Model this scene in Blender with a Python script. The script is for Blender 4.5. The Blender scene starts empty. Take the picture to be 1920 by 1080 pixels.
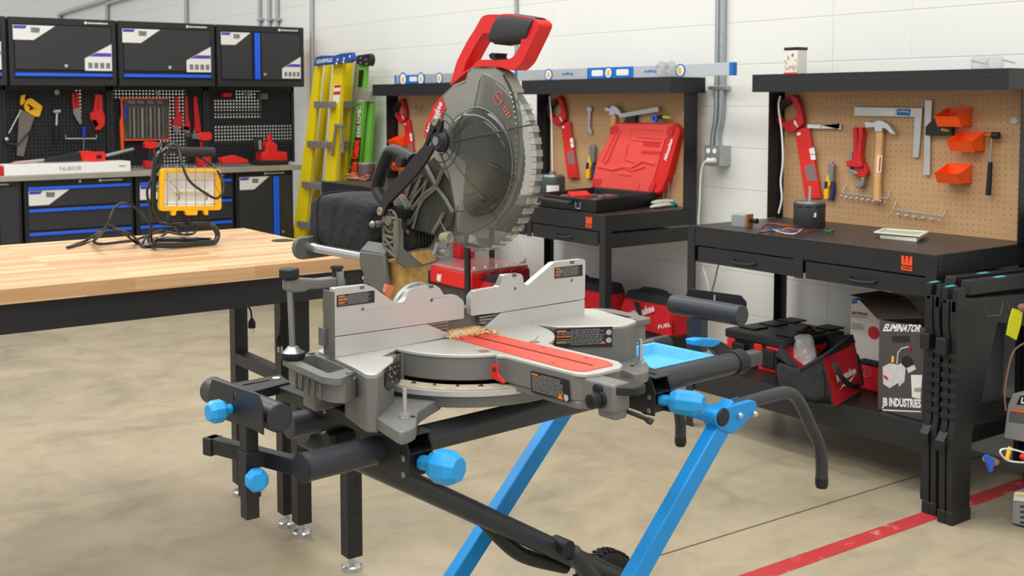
import bpy, bmesh, math, random
from mathutils import Vector, Matrix
from mathutils.geometry import tessellate_polygon
R = math.radians
random.seed(7)
sc = bpy.context.scene

# ---------------------------------------------------------------- camera (solved from the vanishing points of the benches)
FPX, CX, CY, TH, AZ, RO, HC = 2140.68, 897.49, 342.68, .0714811, .9544487, .00249977, 1.42
ca, sa = math.cos(AZ), math.sin(AZ)
RV = Vector((sa, -ca, 0)); GV = Vector((ca, sa, 0)); ZV = Vector((0, 0, 1))
FV = GV * math.cos(TH) - ZV * math.sin(TH); UV = GV * math.sin(TH) + ZV * math.cos(TH)
XC = RV * math.cos(RO) - UV * math.sin(RO); YC = RV * math.sin(RO) + UV * math.cos(RO)
EYE = Vector((0, 0, HC))
cam = bpy.data.cameras.new('camera'); co = bpy.data.objects.new('camera', cam); sc.collection.objects.link(co)
m3 = Matrix((XC, YC, -FV)).transposed()
co.matrix_world = Matrix.Translation(EYE) @ m3.to_4x4()
cam.sensor_width = 36; cam.lens = FPX / 1920 * 36
cam.shift_x = (960 - CX) / 1920; cam.shift_y = (CY - 540) / 1920
cam.clip_start = .05; cam.clip_end = 60
cam.dof.use_dof = True; cam.dof.focus_distance = 2.35; cam.dof.aperture_fstop = 10.0
sc.camera = co

# ---------------------------------------------------------------- light
w = bpy.data.worlds.new('world'); sc.world = w; w.use_nodes = True
bg = w.node_tree.nodes['Background']; bg.inputs[0].default_value = (.93, .96, 1, 1); bg.inputs[1].default_value = .62
def area(name, loc, sx, sy, power, rot=(0, 0, 0), col=(1, .985, .95)):
    l = bpy.data.lights.new(name, 'AREA'); l.shape = 'RECTANGLE'; l.size = sx; l.size_y = sy; l.energy = power; l.color = col
    o = bpy.data.objects.new(name, l); o.location = loc; o.rotation_euler = rot; sc.collection.objects.link(o); return o
area('ceiling_strip_light', (1.2, .3, 4.3), .5, 5, 70)
area('ceiling_strip_light', (-.6, 3.4, 4.3), .5, 6, 70)
area('ceiling_strip_light', (2.2, 5.0, 4.3), .5, 6, 85)
area('ceiling_strip_light', (-1.8, .3, 4.3), .5, 6, 60)
area('ceiling_strip_light', (.2, 8.5, 4.3), .5, 5, 60)
sc.view_settings.view_transform = 'Standard'; sc.view_settings.look = 'None'
sc.view_settings.exposure = 0.27; sc.view_settings.gamma = 1; sc.view_settings.use_curve_mapping = False

# ---------------------------------------------------------------- pixel -> point on a real plane
def ray(px, py):
    return FV + XC * ((px - CX) / FPX) + YC * ((CY - py) / FPX)
def hit(px, py, p0, n):
    d = ray(px, py); return EYE + d * ((p0 - EYE).dot(n) / d.dot(n))
class Fr:
    def __init__(s, x, y, deg):
        a = R(deg); s.o = Vector((x, y, 0)); s.U = Vector((math.cos(a), math.sin(a), 0)); s.V = Vector((-math.sin(a), math.cos(a), 0)); s.a = a
    def __call__(s, u, v, z): return s.o + s.U * u + s.V * v + ZV * z
    def Z(s, px, py, z): return hit(px, py, Vector((0, 0, z)), ZV)
    def X(s, px, py, u): return hit(px, py, s(u, 0, 0), s.U)
    def Y(s, px, py, v): return hit(px, py, s(0, v, 0), s.V)
    def loc(s, p): q = p - s.o; return Vector((q.dot(s.U), q.dot(s.V), p.z))
W = Fr(0, 0, 0)
S = Fr(1.34495, 1.94606, 4.6)          # saw frame: u to the right along the fence, v to the back

# ---------------------------------------------------------------- materials
def lin(c):
    return tuple(((x / 255) / 12.92 if x / 255 <= .04045 else ((x / 255 + .055) / 1.055) ** 2.4) for x in c) + (1,)
MATS = {}
def mat(name, col=None, rough=.5, metal=0., bump=0., bscale=300, var=0., vscale=8, alpha=1., bdist=.002, trans=0., ior=1.45, coat=0., emit=0.):
    if name in MATS: return MATS[name]
    m = bpy.data.materials.new(name); m.use_nodes = True; nt = m.node_tree; b = nt.nodes['Principled BSDF']
    b.inputs['Base Color'].default_value = lin(col); b.inputs['Roughness'].default_value = rough; b.inputs['Metallic'].default_value = metal
    b.inputs['IOR'].default_value = ior
    if coat: b.inputs['Coat Weight'].default_value = coat; b.inputs['Coat Roughness'].default_value = .15
    if trans: b.inputs['Transmission Weight'].default_value = trans
    if alpha < 1: b.inputs['Alpha'].default_value = alpha
    if emit: b.inputs['Emission Color'].default_value = lin(col); b.inputs['Emission Strength'].default_value = emit
    if bump or var:
        tc = nt.nodes.new('ShaderNodeTexCoord')
    if bump:
        n = nt.nodes.new('ShaderNodeTexNoise'); n.inputs['Scale'].default_value = bscale; n.inputs['Detail'].default_value = 2
        bp = nt.nodes.new('ShaderNodeBump'); bp.inputs['Strength'].default_value = bump; bp.inputs['Distance'].default_value = bdist
        nt.links.new(tc.outputs['Object'], n.inputs['Vector']); nt.links.new(n.outputs['Fac'], bp.inputs['Height']); nt.links.new(bp.outputs['Normal'], b.inputs['Normal'])
    if var:
        n = nt.nodes.new('ShaderNodeTexNoise'); n.inputs['Scale'].default_value = vscale; n.inputs['Detail'].default_value = 5; n.inputs['Roughness'].default_value = .6
        cr = nt.nodes.new('ShaderNodeValToRGB'); l = lin(col)
        cr.color_ramp.elements[0].position = .3; cr.color_ramp.elements[1].position = .7
        cr.color_ramp.elements[0].color = tuple(max(0, x * (1 - var)) for x in l[:3]) + (1,)
        cr.color_ramp.elements[1].color = tuple(min(1, x * (1 + var)) for x in l[:3]) + (1,)
        nt.links.new(tc.outputs['Object'], n.inputs['Vector']); nt.links.new(n.outputs['Fac'], cr.inputs['Fac']); nt.links.new(cr.outputs['Color'], b.inputs['Base Color'])
    MATS[name] = m; return m

def nodes(name):
    m = bpy.data.materials.new(name); m.use_nodes = True; nt = m.node_tree; MATS[name] = m
    return m, nt, nt.nodes['Principled BSDF'], (lambda t, **k: [setattr(n, a, v) for n in [nt.nodes.new(t)] for a, v in k.items()] and nt.nodes[-1] or nt.nodes[-1])
def N(nt, t, ins=None, **k):
    n = nt.nodes.new(t)
    for a, v in k.items(): setattr(n, a, v)
    for a, v in (ins or {}).items():
        if isinstance(v, bpy.types.NodeSocket): nt.links.new(v, n.inputs[a])
        else: n.inputs[a].default_value = v
    return n
def ramp(nt, fac, stops):
    r = nt.nodes.new('ShaderNodeValToRGB'); e = r.color_ramp.elements
    while len(e) < len(stops): e.new(.5)
    for k, (p, c) in enumerate(stops): e[k].position = p; e[k].color = c
    nt.links.new(fac, r.inputs['Fac']); return r.outputs['Color']
def mix(nt, fac, a, b, mode='MIX'):
    n = nt.nodes.new('ShaderNodeMix'); n.data_type = 'RGBA'; n.blend_type = mode
    for s, v in ((0, fac), (6, a), (7, b)):
        if isinstance(v, bpy.types.NodeSocket): nt.links.new(v, n.inputs[s])
        else: n.inputs[s].default_value = v
    return n.outputs[2]
G = lambda v: (v, v, v, 1)

def m_blocks():
    m, nt, b, _ = nodes('painted_block')
    tc = N(nt, 'ShaderNodeTexCoord'); sp = N(nt, 'ShaderNodeSeparateXYZ', {0: tc.outputs['Object']})
    cb = N(nt, 'ShaderNodeCombineXYZ', {0: sp.outputs['Y'], 1: sp.outputs['Z']})
    mp = N(nt, 'ShaderNodeMapping', {0: cb.outputs[0]}); mp.inputs[1].default_value = (-3.28, -.1705, 0)
    br = N(nt, 'ShaderNodeTexBrick', {'Vector': mp.outputs[0], 'Scale': 1.0, 'Mortar Size': .0035, 'Mortar Smooth': .6, 'Bias': 0., 'Brick Width': 400., 'Row Height': .2032}, offset=0., squash=1.)
    bv = N(nt, 'ShaderNodeTexBrick', {'Vector': mp.outputs[0], 'Scale': 1.0, 'Mortar Size': .003, 'Mortar Smooth': .8, 'Bias': 0., 'Brick Width': .398, 'Row Height': 400.}, offset=0., squash=1.)
    wk = N(nt, 'ShaderNodeTexNoise', {'Vector': tc.outputs['Object'], 'Scale': .7, 'Detail': 1.})
    wk2 = N(nt, 'ShaderNodeMapRange', {0: wk.outputs['Fac'], 1: .4, 2: .65, 3: .12, 4: .6})
    bvf = N(nt, 'ShaderNodeMath', {0: bv.outputs['Fac'], 1: wk2.outputs[0]}, operation='MULTIPLY')
    mx = N(nt, 'ShaderNodeMath', {0: br.outputs['Fac'], 1: bvf.outputs[0]}, operation='MAXIMUM')
    br.inputs['Color1'].default_value = G(1); br.inputs['Color2'].default_value = G(1); br.inputs['Mortar'].default_value = G(0)
    n1 = N(nt, 'ShaderNodeTexNoise', {'Vector': tc.outputs['Object'], 'Scale': 60., 'Detail': 4.})
    n2 = N(nt, 'ShaderNodeTexNoise', {'Vector': tc.outputs['Object'], 'Scale': 1.2, 'Detail': 3.})
    c = mix(nt, n2.outputs['Fac'], lin((229, 229, 222)), lin((237, 237, 231)))
    c = mix(nt, mx.outputs[0], c, lin((223, 222, 215)))
    nt.links.new(c, b.inputs['Base Color']); b.inputs['Roughness'].default_value = .55
    inv = N(nt, 'ShaderNodeMath', {0: 1., 1: mx.outputs[0]}, operation='SUBTRACT')
    ad = N(nt, 'ShaderNodeMath', {0: n1.outputs['Fac'], 1: .12, 2: inv.outputs[0]}, operation='MULTIPLY_ADD')
    bp = N(nt, 'ShaderNodeBump', {'Strength': .55, 'Distance': .003, 'Height': ad.outputs[0]})
    nt.links.new(bp.outputs[0], b.inputs['Normal']); return m
def m_floor():
    m, nt, b, _ = nodes('polished_concrete')
    tc = N(nt, 'ShaderNodeTexCoord'); o = tc.outputs['Object']
    n1 = N(nt, 'ShaderNodeTexNoise', {'Vector': o, 'Scale': 1.1, 'Detail': 6., 'Roughness': .6, 'Distortion': .8})
    n2 = N(nt, 'ShaderNodeTexNoise', {'Vector': o, 'Scale': 5., 'Detail': 8., 'Roughness': .7, 'Distortion': .5})
    n3 = N(nt, 'ShaderNodeTexNoise', {'Vector': o, 'Scale': 90., 'Detail': 3.})
    c = ramp(nt, n1.outputs['Fac'], [(.32, lin((152, 141, 120))), (.5, lin((180, 165, 137))), (.7, lin((192, 177, 149)))])
    d = ramp(nt, n2.outputs['Fac'], [(.35, lin((140, 130, 110))), (.5, lin((178, 164, 136))), (.75, lin((196, 185, 160)))])
    c = mix(nt, .32, c, d)
    # dark scuffs under the stand (stains on the slab)
    sp = N(nt, 'ShaderNodeSeparateXYZ', {0: o})
    mp = N(nt, 'ShaderNodeMapping', {0: o}); mp.inputs[3].default_value = (1., 3.2, 1)
    n4 = N(nt, 'ShaderNodeTexNoise', {'Vector': mp.outputs[0], 'Scale': .9, 'Detail': 5., 'Distortion': 1.5})
    st = ramp(nt, n4.outputs['Fac'], [(.55, G(0)), (.74, G(.34))])
    c = mix(nt, st, c, lin((118, 109, 94)))
    n5 = N(nt, 'ShaderNodeTexNoise', {'Vector': o, 'Scale': 22., 'Detail': 6., 'Roughness': .75})
    sr = ramp(nt, n5.outputs['Fac'], [(.35, G(.93)), (.7, G(1.05))])
    c = mix(nt, .8, c, sr, 'MULTIPLY')
    nt.links.new(c, b.inputs['Base Color'])
    rr = N(nt, 'ShaderNodeMapRange', {0: n2.outputs['Fac'], 3: .28, 4: .48}); nt.links.new(rr.outputs[0], b.inputs['Roughness'])
    bp = N(nt, 'ShaderNodeBump', {'Strength': .08, 'Distance': .002, 'Height': n3.outputs['Fac']}); nt.links.new(bp.outputs[0], b.inputs['Normal'])
    return m
def m_wood():
    m, nt, b, _ = nodes('butcher_block')
    tc = N(nt, 'ShaderNodeTexCoord'); o = tc.outputs['Object']; sp = N(nt, 'ShaderNodeSeparateXYZ', {0: o})
    ad = N(nt, 'ShaderNodeMath', {0: sp.outputs['Y'], 1: sp.outputs['Z']}, operation='ADD')
    cb = N(nt, 'ShaderNodeCombineXYZ', {0: sp.outputs['X'], 1: ad.outputs[0]})
    br = N(nt, 'ShaderNodeTexBrick', {'Vector': cb.outputs[0], 'Scale': 1., 'Mortar Size': .0004, 'Brick Width': .34, 'Row Height': .043, 'Bias': 0.}, offset=.37, offset_frequency=2)
    br.inputs['Color1'].default_value = lin((226, 190, 144)); br.inputs['Color2'].default_value = lin((194, 146, 98)); br.inputs['Mortar'].default_value = lin((186, 142, 96))
    mp = N(nt, 'ShaderNodeMapping', {0: o}); mp.inputs[3].default_value = (3., 60., 60.)
    n = N(nt, 'ShaderNodeTexNoise', {'Vector': mp.outputs[0], 'Scale': 1., 'Detail': 5., 'Distortion': .6})
    g = ramp(nt, n.outputs['Fac'], [(.3, G(.86)), (.65, G(1.05))])
    c = mix(nt, 1., br.outputs['Color'], g, 'MULTIPLY'); nt.links.new(c, b.inputs['Base Color'])
    b.inputs['Roughness'].default_value = .38; return m
def m_peg(name, base, hole, sp_=.0254, r=.0028, through=False, ax='Y'):
    m, nt, b, _ = nodes(name)
    tc = N(nt, 'ShaderNodeTexCoord'); s3 = N(nt, 'ShaderNodeSeparateXYZ', {0: tc.outputs['Object']})
    def cell(sock):
        a = N(nt, 'ShaderNodeMath', {0: sock, 1: 1 / sp_}, operation='MULTIPLY'); f = N(nt, 'ShaderNodeMath', {0: a.outputs[0]}, operation='FRACT')
        c = N(nt, 'ShaderNodeMath', {0: f.outputs[0], 1: .5}, operation='SUBTRACT'); return N(nt, 'ShaderNodeMath', {0: c.outputs[0], 1: 2.}, operation='POWER').outputs[0]
    q = N(nt, 'ShaderNodeMath', {0: cell(s3.outputs[ax]), 1: cell(s3.outputs['Z'])}, operation='ADD')
    ls = N(nt, 'ShaderNodeMath', {0: q.outputs[0], 1: (r / sp_) ** 2}, operation='LESS_THAN')
    n = N(nt, 'ShaderNodeTexNoise', {'Vector': tc.outputs['Object'], 'Scale': 250., 'Detail': 2.})
    c = mix(nt, n.outputs['Fac'], lin(tuple(x * .86 for x in base)), lin(tuple(min(255, x * 1.1) for x in base)))
    b.inputs['Roughness'].default_value = .6
    if through:
        nt.links.new(c, b.inputs['Base Color'])
        al = N(nt, 'ShaderNodeMath', {0: 1., 1: ls.outputs[0]}, operation='SUBTRACT'); nt.links.new(al.outputs[0], b.inputs['Alpha'])
    else:
        nt.links.new(mix(nt, ls.outputs[0], c, lin(hole)), b.inputs['Base Color'])
    return m
m_blocks(); m_floor(); m_wood(); m_peg('tan_pegboard', (192, 152, 108), (112, 82, 54), r=.0024)
m_peg('black_pegboard', (26, 27, 31), (0, 0, 0), sp_=.0255, r=.0062, through=True, ax='X')
BLK = mat('black_powder_coat', (33, 34, 36), .42, bump=.25, bscale=500)
BLK2 = mat('satin_black_paint', (28, 28, 30), .35)
TUBE = mat('grey_black_tube', (52, 54, 58), .36, bump=.15, bscale=600)
BPL = mat('black_plastic', (30, 31, 32), .5, bump=.12, bscale=400)
RUB = mat('black_rubber', (24, 24, 25), .6)
GRY = mat('grey_cast_metal', (122, 121, 116), .45, metal=.25, bump=.12, bscale=800, var=.05)
GRD = mat('dark_grey_cast', (104, 103, 98), .5, metal=.15, bump=.15, bscale=700, var=.08, vscale=25)
ALU = mat('machined_aluminium', (206, 204, 200), .38, metal=.55, var=.04, vscale=5)
ALT = mat('worn_table_aluminium', (200, 198, 190), .42, metal=.45, var=.07, vscale=12)
STL = mat('bright_steel', (205, 207, 208), .25, metal=.9)
STD = mat('dull_steel', (150, 150, 148), .4, metal=.8)
RED = mat('red_plastic', (226, 38, 34), .42, bump=.06)
RED2 = mat('deep_red_plastic', (200, 30, 34), .45)
REDF = mat('red_fabric', (205, 24, 36), .85, bump=.5, bscale=900, var=.12, vscale=20)
BLF = mat('black_fabric', (40, 40, 42), .9, bump=1., bscale=26, var=.25, vscale=14, bdist=.012)
BLU = mat('blue_powder_coat', (18, 148, 224), .35, bump=.1, bscale=500)
BLP = mat('blue_plastic', (38, 160, 228), .4)
ORG = mat('orange_plastic', (255, 92, 20), .45)
YEL = mat('yellow_plastic', (250, 190, 10), .4)
WHT = mat('white_paint', (238, 238, 234), .5)
WPL = mat('ivory_plastic', (226, 224, 206), .45)
DUST = mat('sawdust_coat', (206, 162, 92), .95, bump=.8, bscale=250, var=.22, vscale=60)
GAL = mat('galvanised_steel', (178, 184, 184), .38, metal=.7, var=.08, vscale=30)

# ---------------------------------------------------------------- mesh builder
def cr(pts, n=6, closed=False):
    P = [Vector(p) for p in pts]; out = []; L = len(P)
    rng = range(L if closed else L - 1)
    for i in rng:
        p1, p2 = P[i], P[(i + 1) % L]
        p0 = P[i - 1] if (closed or i) else p1 * 2 - p2
        p3 = P[(i + 2) % L] if (closed or i + 2 < L) else p2 * 2 - p1
        for k in range(n):
            t = k / n
            out.append(.5 * ((2 * p1) + (p2 - p0) * t + (2 * p0 - 5 * p1 + 4 * p2 - p3) * t * t + (3 * p1 - p0 - 3 * p2 + p3) * t ** 3))
    if not closed: out.append(P[-1])
    return out
def rnd(pts, r=.01, n=4):
    """round the corners of a closed polygon"""
    P = [Vector(p) for p in pts]; out = []
    for i, p in enumerate(P):
        a, b = P[i - 1], P[(i + 1) % len(P)]; da, db = a - p, b - p
        k = min(r, da.length * .45, db.length * .45); A = p + da.normalized() * k; B = p + db.normalized() * k
        for t in range(n + 1):
            s = t / n; out.append(A * (1 - s) ** 2 + p * 2 * s * (1 - s) + B * s * s)
    return out
class MB:
    def __init__(s): s.v = []; s.f = []; s.mi = []; s.m = 0
    def add(s, vs, fs):
        b = len(s.v); s.v += [Vector(x) for x in vs]; s.f += [tuple(i + b for i in f) for f in fs]; s.mi += [s.m] * len(fs); return s
    def box(s, fr, u0, u1, v0, v1, z0, z1):
        p = [fr(u, v, z) for z in (z0, z1) for u, v in ((u0, v0), (u1, v0), (u1, v1), (u0, v1))]
        return s.add(p, [(3, 2, 1, 0), (4, 5, 6, 7), (0, 1, 5, 4), (1, 2, 6, 5), (2, 3, 7, 6), (3, 0, 4, 7)])
    def prism(s, pts, d, holes=(), top=None):
        P = [Vector(p) for p in pts]; d = Vector(d); n = len(P)
        T = [Vector(p) for p in top] if top else [p + d for p in P]
        if not holes:
            return s.add(P + T, [tuple(range(n))[::-1], tuple(range(n, 2 * n))] + [(i, (i + 1) % n, n + (i + 1) % n, n + i) for i in range(n)])
        loops = [P] + [[Vector(q) for q in h] for h in holes]; flat = [q for l in loops for q in l]; m = len(flat)
        tr = tessellate_polygon(loops); fs = [tuple(t)[::-1] for t in tr] + [tuple(i + m for i in t) for t in tr]
        b = 0
        for l in loops:
            k = len(l); fs += [(b + i, b + (i + 1) % k, m + b + (i + 1) % k, m + b + i) for i in range(k)]; b += k
        return s.add(flat + [q + d for q in flat], fs)
    def loft(s, rings, cap=True, closed=True):
        n = len(rings[0]); vs = [p for r in rings for p in r]; fs = []
        for j in range(len(rings) - 1):
            for i in range(n if closed else n - 1):
                fs.append((j * n + i, j * n + (i + 1) % n, (j + 1) * n + (i + 1) % n, (j + 1) * n + i))
        if cap and closed: fs += [tuple(range(n))[::-1], tuple(range((len(rings) - 1) * n, len(rings) * n))]
        return s.add(vs, fs)
    def tube(s, pts, r, n=12, closed=False, sq=False, flat=1.):
        P = [Vector(p) for p in pts]; L = len(P); rings = []; ref = None
        for i, p in enumerate(P):
            if closed: t = P[(i + 1) % L] - P[i - 1]
            else: t = (P[min(i + 1, L - 1)] - P[max(i - 1, 0)])
            t.normalize()
            if ref is None:
                ref = ZV if abs(t.z) < .9 else Vector((1, 0, 0)); ref = (ref - t * ref.dot(t)).normalized()
            else: ref = (ref - t * ref.dot(t)).normalized()
            b = t.cross(ref); rr = r[i] if isinstance(r, (list, tuple)) else r
            a0 = math.pi / 4 if sq else 0; k = 4 if sq else n; q = 1.414 if sq else 1
            rings.append([p + (ref * math.cos(a0 + 2 * math.pi * j / k) * flat + b * math.sin(a0 + 2 * math.pi * j / k)) * rr * q for j in range(k)])
        if closed: rings.append(rings[0]); return s.loft(rings, cap=False)
        return s.loft(rings)
    def cyl(s, p0, p1, r0, r1=None, n=24): return s.tube([p0, p1], [r0, r0 if r1 is None else r1], n)
    def lathe(s, c, ax, prof, n=32, a0=0., a1=2 * math.pi, ref=None):
        c = Vector(c); ax = Vector(ax).normalized(); ref = Vector(ref) if ref else (ZV if abs(ax.z) < .9 else Vector((1, 0, 0)))
        ref = (ref - ax * ref.dot(ax)).normalized(); b = ax.cross(ref); full = abs(a1 - a0 - 2 * math.pi) < 1e-4
        k = n if full else n + 1; rings = []
        for r, t in prof: rings.append([c + ax * t + (ref * math.cos(a0 + (a1 - a0) * j / n) + b * math.sin(a0 + (a1 - a0) * j / n)) * r for j in range(k)])
        return s.loft(rings, cap=full and prof[0][0] > 1e-4 and tuple(prof[0]) != tuple(prof[-1]), closed=full)
    def ball(s, c, r, fr=W, n=16, m=10, rz=None):
        rx, ry, rz = r if isinstance(r, (tuple, list)) else (r, r, r); c = Vector(c); rings = []
        for j in range(m + 1):
            a = math.pi * j / m; rings.append([c + fr.U * rx * math.sin(a) * math.cos(2 * math.pi * i / n) + fr.V * ry * math.sin(a) * math.sin(2 * math.pi * i / n) + ZV * rz * math.cos(a) for i in range(n)])
        return s.loft(rings, cap=False)
    def poly(s, pts): return s.add(pts, [tuple(range(len(pts)))])
ORI = {}
SPLIT = set('finger_grip red_frame rivet moulded_warning bolt fence_tab hinge_lug latch side_latch teal_grip_pad panel_emboss moulded_rib saw_frame handle_bolt vent_slot socket sticker cap_bolt lid_stud lid_cleat tool_shaft plate_screw detent_notch spreader web_rib pivot_bolt guard_edge clamp_bar prong glove_palm glove_cuff hook shoe_sticker bulb_spring scribed_arc warning_symbol sticker_red_band logo_badge label_stripe card_picture temple lens tread foot_pad stiffening_rib jar_print moulded_recess moulded_ridge case_contents backing_sheet rod_hook tray_frame circle_ring mounting_lip apron top_shelf lower_shelf case_emblem'.split())
def pieces(mb):
    n = len(mb.v); p = list(range(n)); key = {}
    def f(a):
        while p[a] != a: p[a] = p[p[a]]; a = p[a]
        return a
    for i, v in enumerate(mb.v):
        k = (round(v.x, 5), round(v.y, 5), round(v.z, 5))
        if k in key: p[f(i)] = f(key[k])
        else: key[k] = i
    for fc in mb.f:
        for i in fc[1:]: p[f(i)] = f(fc[0])
    g = {}
    for k, fc in enumerate(mb.f): g.setdefault(f(fc[0]), []).append(k)
    out = []
    for ks in g.values():
        q = MB(); m = {}
        for k in ks:
            for i in mb.f[k]:
                if i not in m: m[i] = len(q.v); q.v.append(mb.v[i])
            q.f.append(tuple(m[i] for i in mb.f[k])); q.mi.append(mb.mi[k])
        out.append(q)
    return out
def touching(ps):
    bb = [(Vector([min(v[i] for v in q.v) for i in range(3)]), Vector([max(v[i] for v in q.v) for i in range(3)])) for q in ps]; n = len(ps); p = list(range(n))
    def f(a):
        while p[a] != a: a = p[a]
        return a
    for a in range(n):
        for b in range(a):
            if all(bb[a][0][i] <= bb[b][1][i] + 5e-4 and bb[b][0][i] <= bb[a][1][i] + 5e-4 for i in range(3)): p[f(a)] = f(b)
    g = {}
    for a in range(n): g.setdefault(f(a), []).append(ps[a])
    out = []
    for l in g.values():
        q = MB()
        for x in l: b = len(q.v); q.v += x.v; q.f += [tuple(i + b for i in fc) for fc in x.f]; q.mi += x.mi
        out.append(q)
    return out
def obj(name, mb, m, parent=None, **k):
    if parent and name in SPLIT:
        ps = touching(pieces(mb))
        if 1 < len(ps) <= 90: return [_obj(name, q, m, parent, **k) for q in ps][0]
    return _obj(name, mb, m, parent, **k)
def _obj(name, mb, m, parent=None, bev=0., seg=2, smooth=35, solid=0., sub=0, origin=None):
    me = bpy.data.meshes.new(name); o0 = Vector(ORI[parent.name]) if parent else Vector(origin or (0, 0, 0))
    bm = bmesh.new(); vs = [bm.verts.new(v - o0) for v in mb.v]
    for f, k in zip(mb.f, mb.mi):
        try: fc = bm.faces.new([vs[i] for i in f]); fc.material_index = k
        except ValueError: pass
    bmesh.ops.remove_doubles(bm, verts=bm.verts, dist=1e-6)
    bmesh.ops.recalc_face_normals(bm, faces=bm.faces); bm.to_mesh(me); bm.free()
    for x in (m if isinstance(m, (list, tuple)) else [m]): me.materials.append(x)
    if smooth: me.shade_smooth(); me.set_sharp_from_angle(angle=R(smooth))
    o = bpy.data.objects.new(name, me); sc.collection.objects.link(o)
    if parent: o.parent = parent
    else: o.location = o0
    ORI[o.name] = o0
    if solid: md = o.modifiers.new('s', 'SOLIDIFY'); md.thickness = solid; md.offset = 0
    if bev: md = o.modifiers.new('b', 'BEVEL'); md.width = bev; md.segments = seg; md.limit_method = 'ANGLE'; md.angle_limit = R(40)
    if sub: md = o.modifiers.new('u', 'SUBSURF'); md.levels = sub; md.render_levels = sub
    return o
def root(name, label, cat, loc, group=None):
    o = bpy.data.objects.new(name, None); sc.collection.objects.link(o); o.location = loc; o['label'] = label; o['category'] = cat
    if group: o['group'] = group
    ORI[o.name] = Vector(loc); return o
def tag(o, label, cat, group=None, kind=None):
    if label: o['label'] = label
    if cat: o['category'] = cat
    if group: o['group'] = group
    if kind: o['kind'] = kind
    return o
def each(name, mbs, m, parent, **k):
    return [obj(name, b, m, parent, **k) for b in mbs]
def dup(r, loc, label=None, rz=0, group=None, name=None):
    def cp(o, par):
        c = o.copy(); sc.collection.objects.link(c); c.parent = par; ORI[c.name] = ORI[o.name]
        for ch in o.children: cp(ch, c)
        return c
    c = cp(r, None); c.location = loc; c.rotation_euler = (0, 0, rz)
    if label: c['label'] = label
    if group: c['group'] = group
    return c
def txt(mb, s, P0, P1, P3, off=None, shear=0., bold=.0, ext=.0004):
    """lettering fitted to the parallelogram P0 (lower left) P1 (lower right) P3 (upper left)"""
    cu = bpy.data.curves.new('t', 'FONT'); cu.body = s; cu.shear = shear; cu.offset = bold; cu.resolution_u = 2
    o = bpy.data.objects.new('t', cu); sc.collection.objects.link(o); dg = bpy.context.evaluated_depsgraph_get(); me = bpy.data.meshes.new_from_object(o.evaluated_get(dg))
    vs = [v.co.copy() for v in me.vertices]; fs = [tuple(p.vertices) for p in me.polygons]
    bpy.data.objects.remove(o); bpy.data.curves.remove(cu); bpy.data.meshes.remove(me)
    if not vs: return mb
    x0, x1 = min(v.x for v in vs), max(v.x for v in vs); y0, y1 = min(v.y for v in vs), max(v.y for v in vs)
    X = Vector(P1) - Vector(P0); Y = Vector(P3) - Vector(P0); nrm = X.cross(Y).normalized(); f = (EYE - Vector(P0)).dot(nrm); nrm = nrm if f > 0 else -nrm
    b = [Vector(P0) + X * ((v.x - x0) / (x1 - x0)) + Y * ((v.y - y0) / (y1 - y0)) + nrm * (ext if off is None else off) for v in vs]
    return mb.add(b, fs)
def decal(mb, pts, t=.0006):
    P = [Vector(p) for p in pts]; n = (P[1] - P[0]).cross(P[2] - P[0]).normalized()
    if (EYE - P[0]).dot(n) < 0: n = -n
    return mb.prism(P, n * t)
def lift(p, t=.0008): return Vector(p) + (EYE - Vector(p)).normalized() * t
# ---------------------------------------------------------------- setting
fl = obj('floor', MB().box(W, -4, 9, -2.5, 22, -.1, 0), MATS['polished_concrete'], smooth=0); tag(fl, None, None, kind='structure')
wl = obj('wall_right', MB().box(W, 4.27, 4.5, -2.5, 22, 0, 5), MATS['painted_block'], smooth=0); tag(wl, None, None, kind='structure')
def m_tape():
    m, nt, b, _ = nodes('worn_red_floor_paint'); tc = N(nt, 'ShaderNodeTexCoord')
    n = N(nt, 'ShaderNodeTexNoise', {'Vector': tc.outputs['Object'], 'Scale': 14., 'Detail': 8., 'Roughness': .75})
    c = ramp(nt, n.outputs['Fac'], [(.0, lin((186, 52, 56))), (.56, lin((196, 62, 64))), (.63, lin((214, 140, 128)))])
    nt.links.new(c, b.inputs['Base Color']); b.inputs['Roughness'].default_value = .4; return m
m_tape()
def stripe(name, p, q, wd, m, z=.0012):
    p = Vector(p); q = Vector(q); d = (q - p).normalized(); n = Vector((-d.y, d.x, 0)) * wd / 2
    o = obj(name, MB().prism([p - n, q - n, q + n, p + n], (0, 0, z)), m, smooth=0); return tag(o, None, None, kind='structure')
a_, b_ = W.Z(1420, 1080, 0), W.Z(1740, 968, 0); d_ = (b_ - a_)
stripe('trim_1', a_ - d_ * .6, a_ + d_ * 3.2, .066, MATS['worn_red_floor_paint'])
a_, b_ = W.Z(1275, 1030, 0), W.Z(1718, 893, 0); d_ = b_ - a_
stripe('trim_2', a_ - d_ * 2, a_ + d_ * 2.2, .006, mat('dark_floor_joint', (84, 74, 60), .7), .0008)

# ---------------------------------------------------------------- mitre saw
saw = root('miter_saw', 'red and grey sliding mitre saw with clear blade guard, bolted to the rolling stand', 'mitre saw', S(0, 0, .83))
ZT = .93
def P2(l, z): return [S(u, v, z) for u, v in l]
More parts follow.
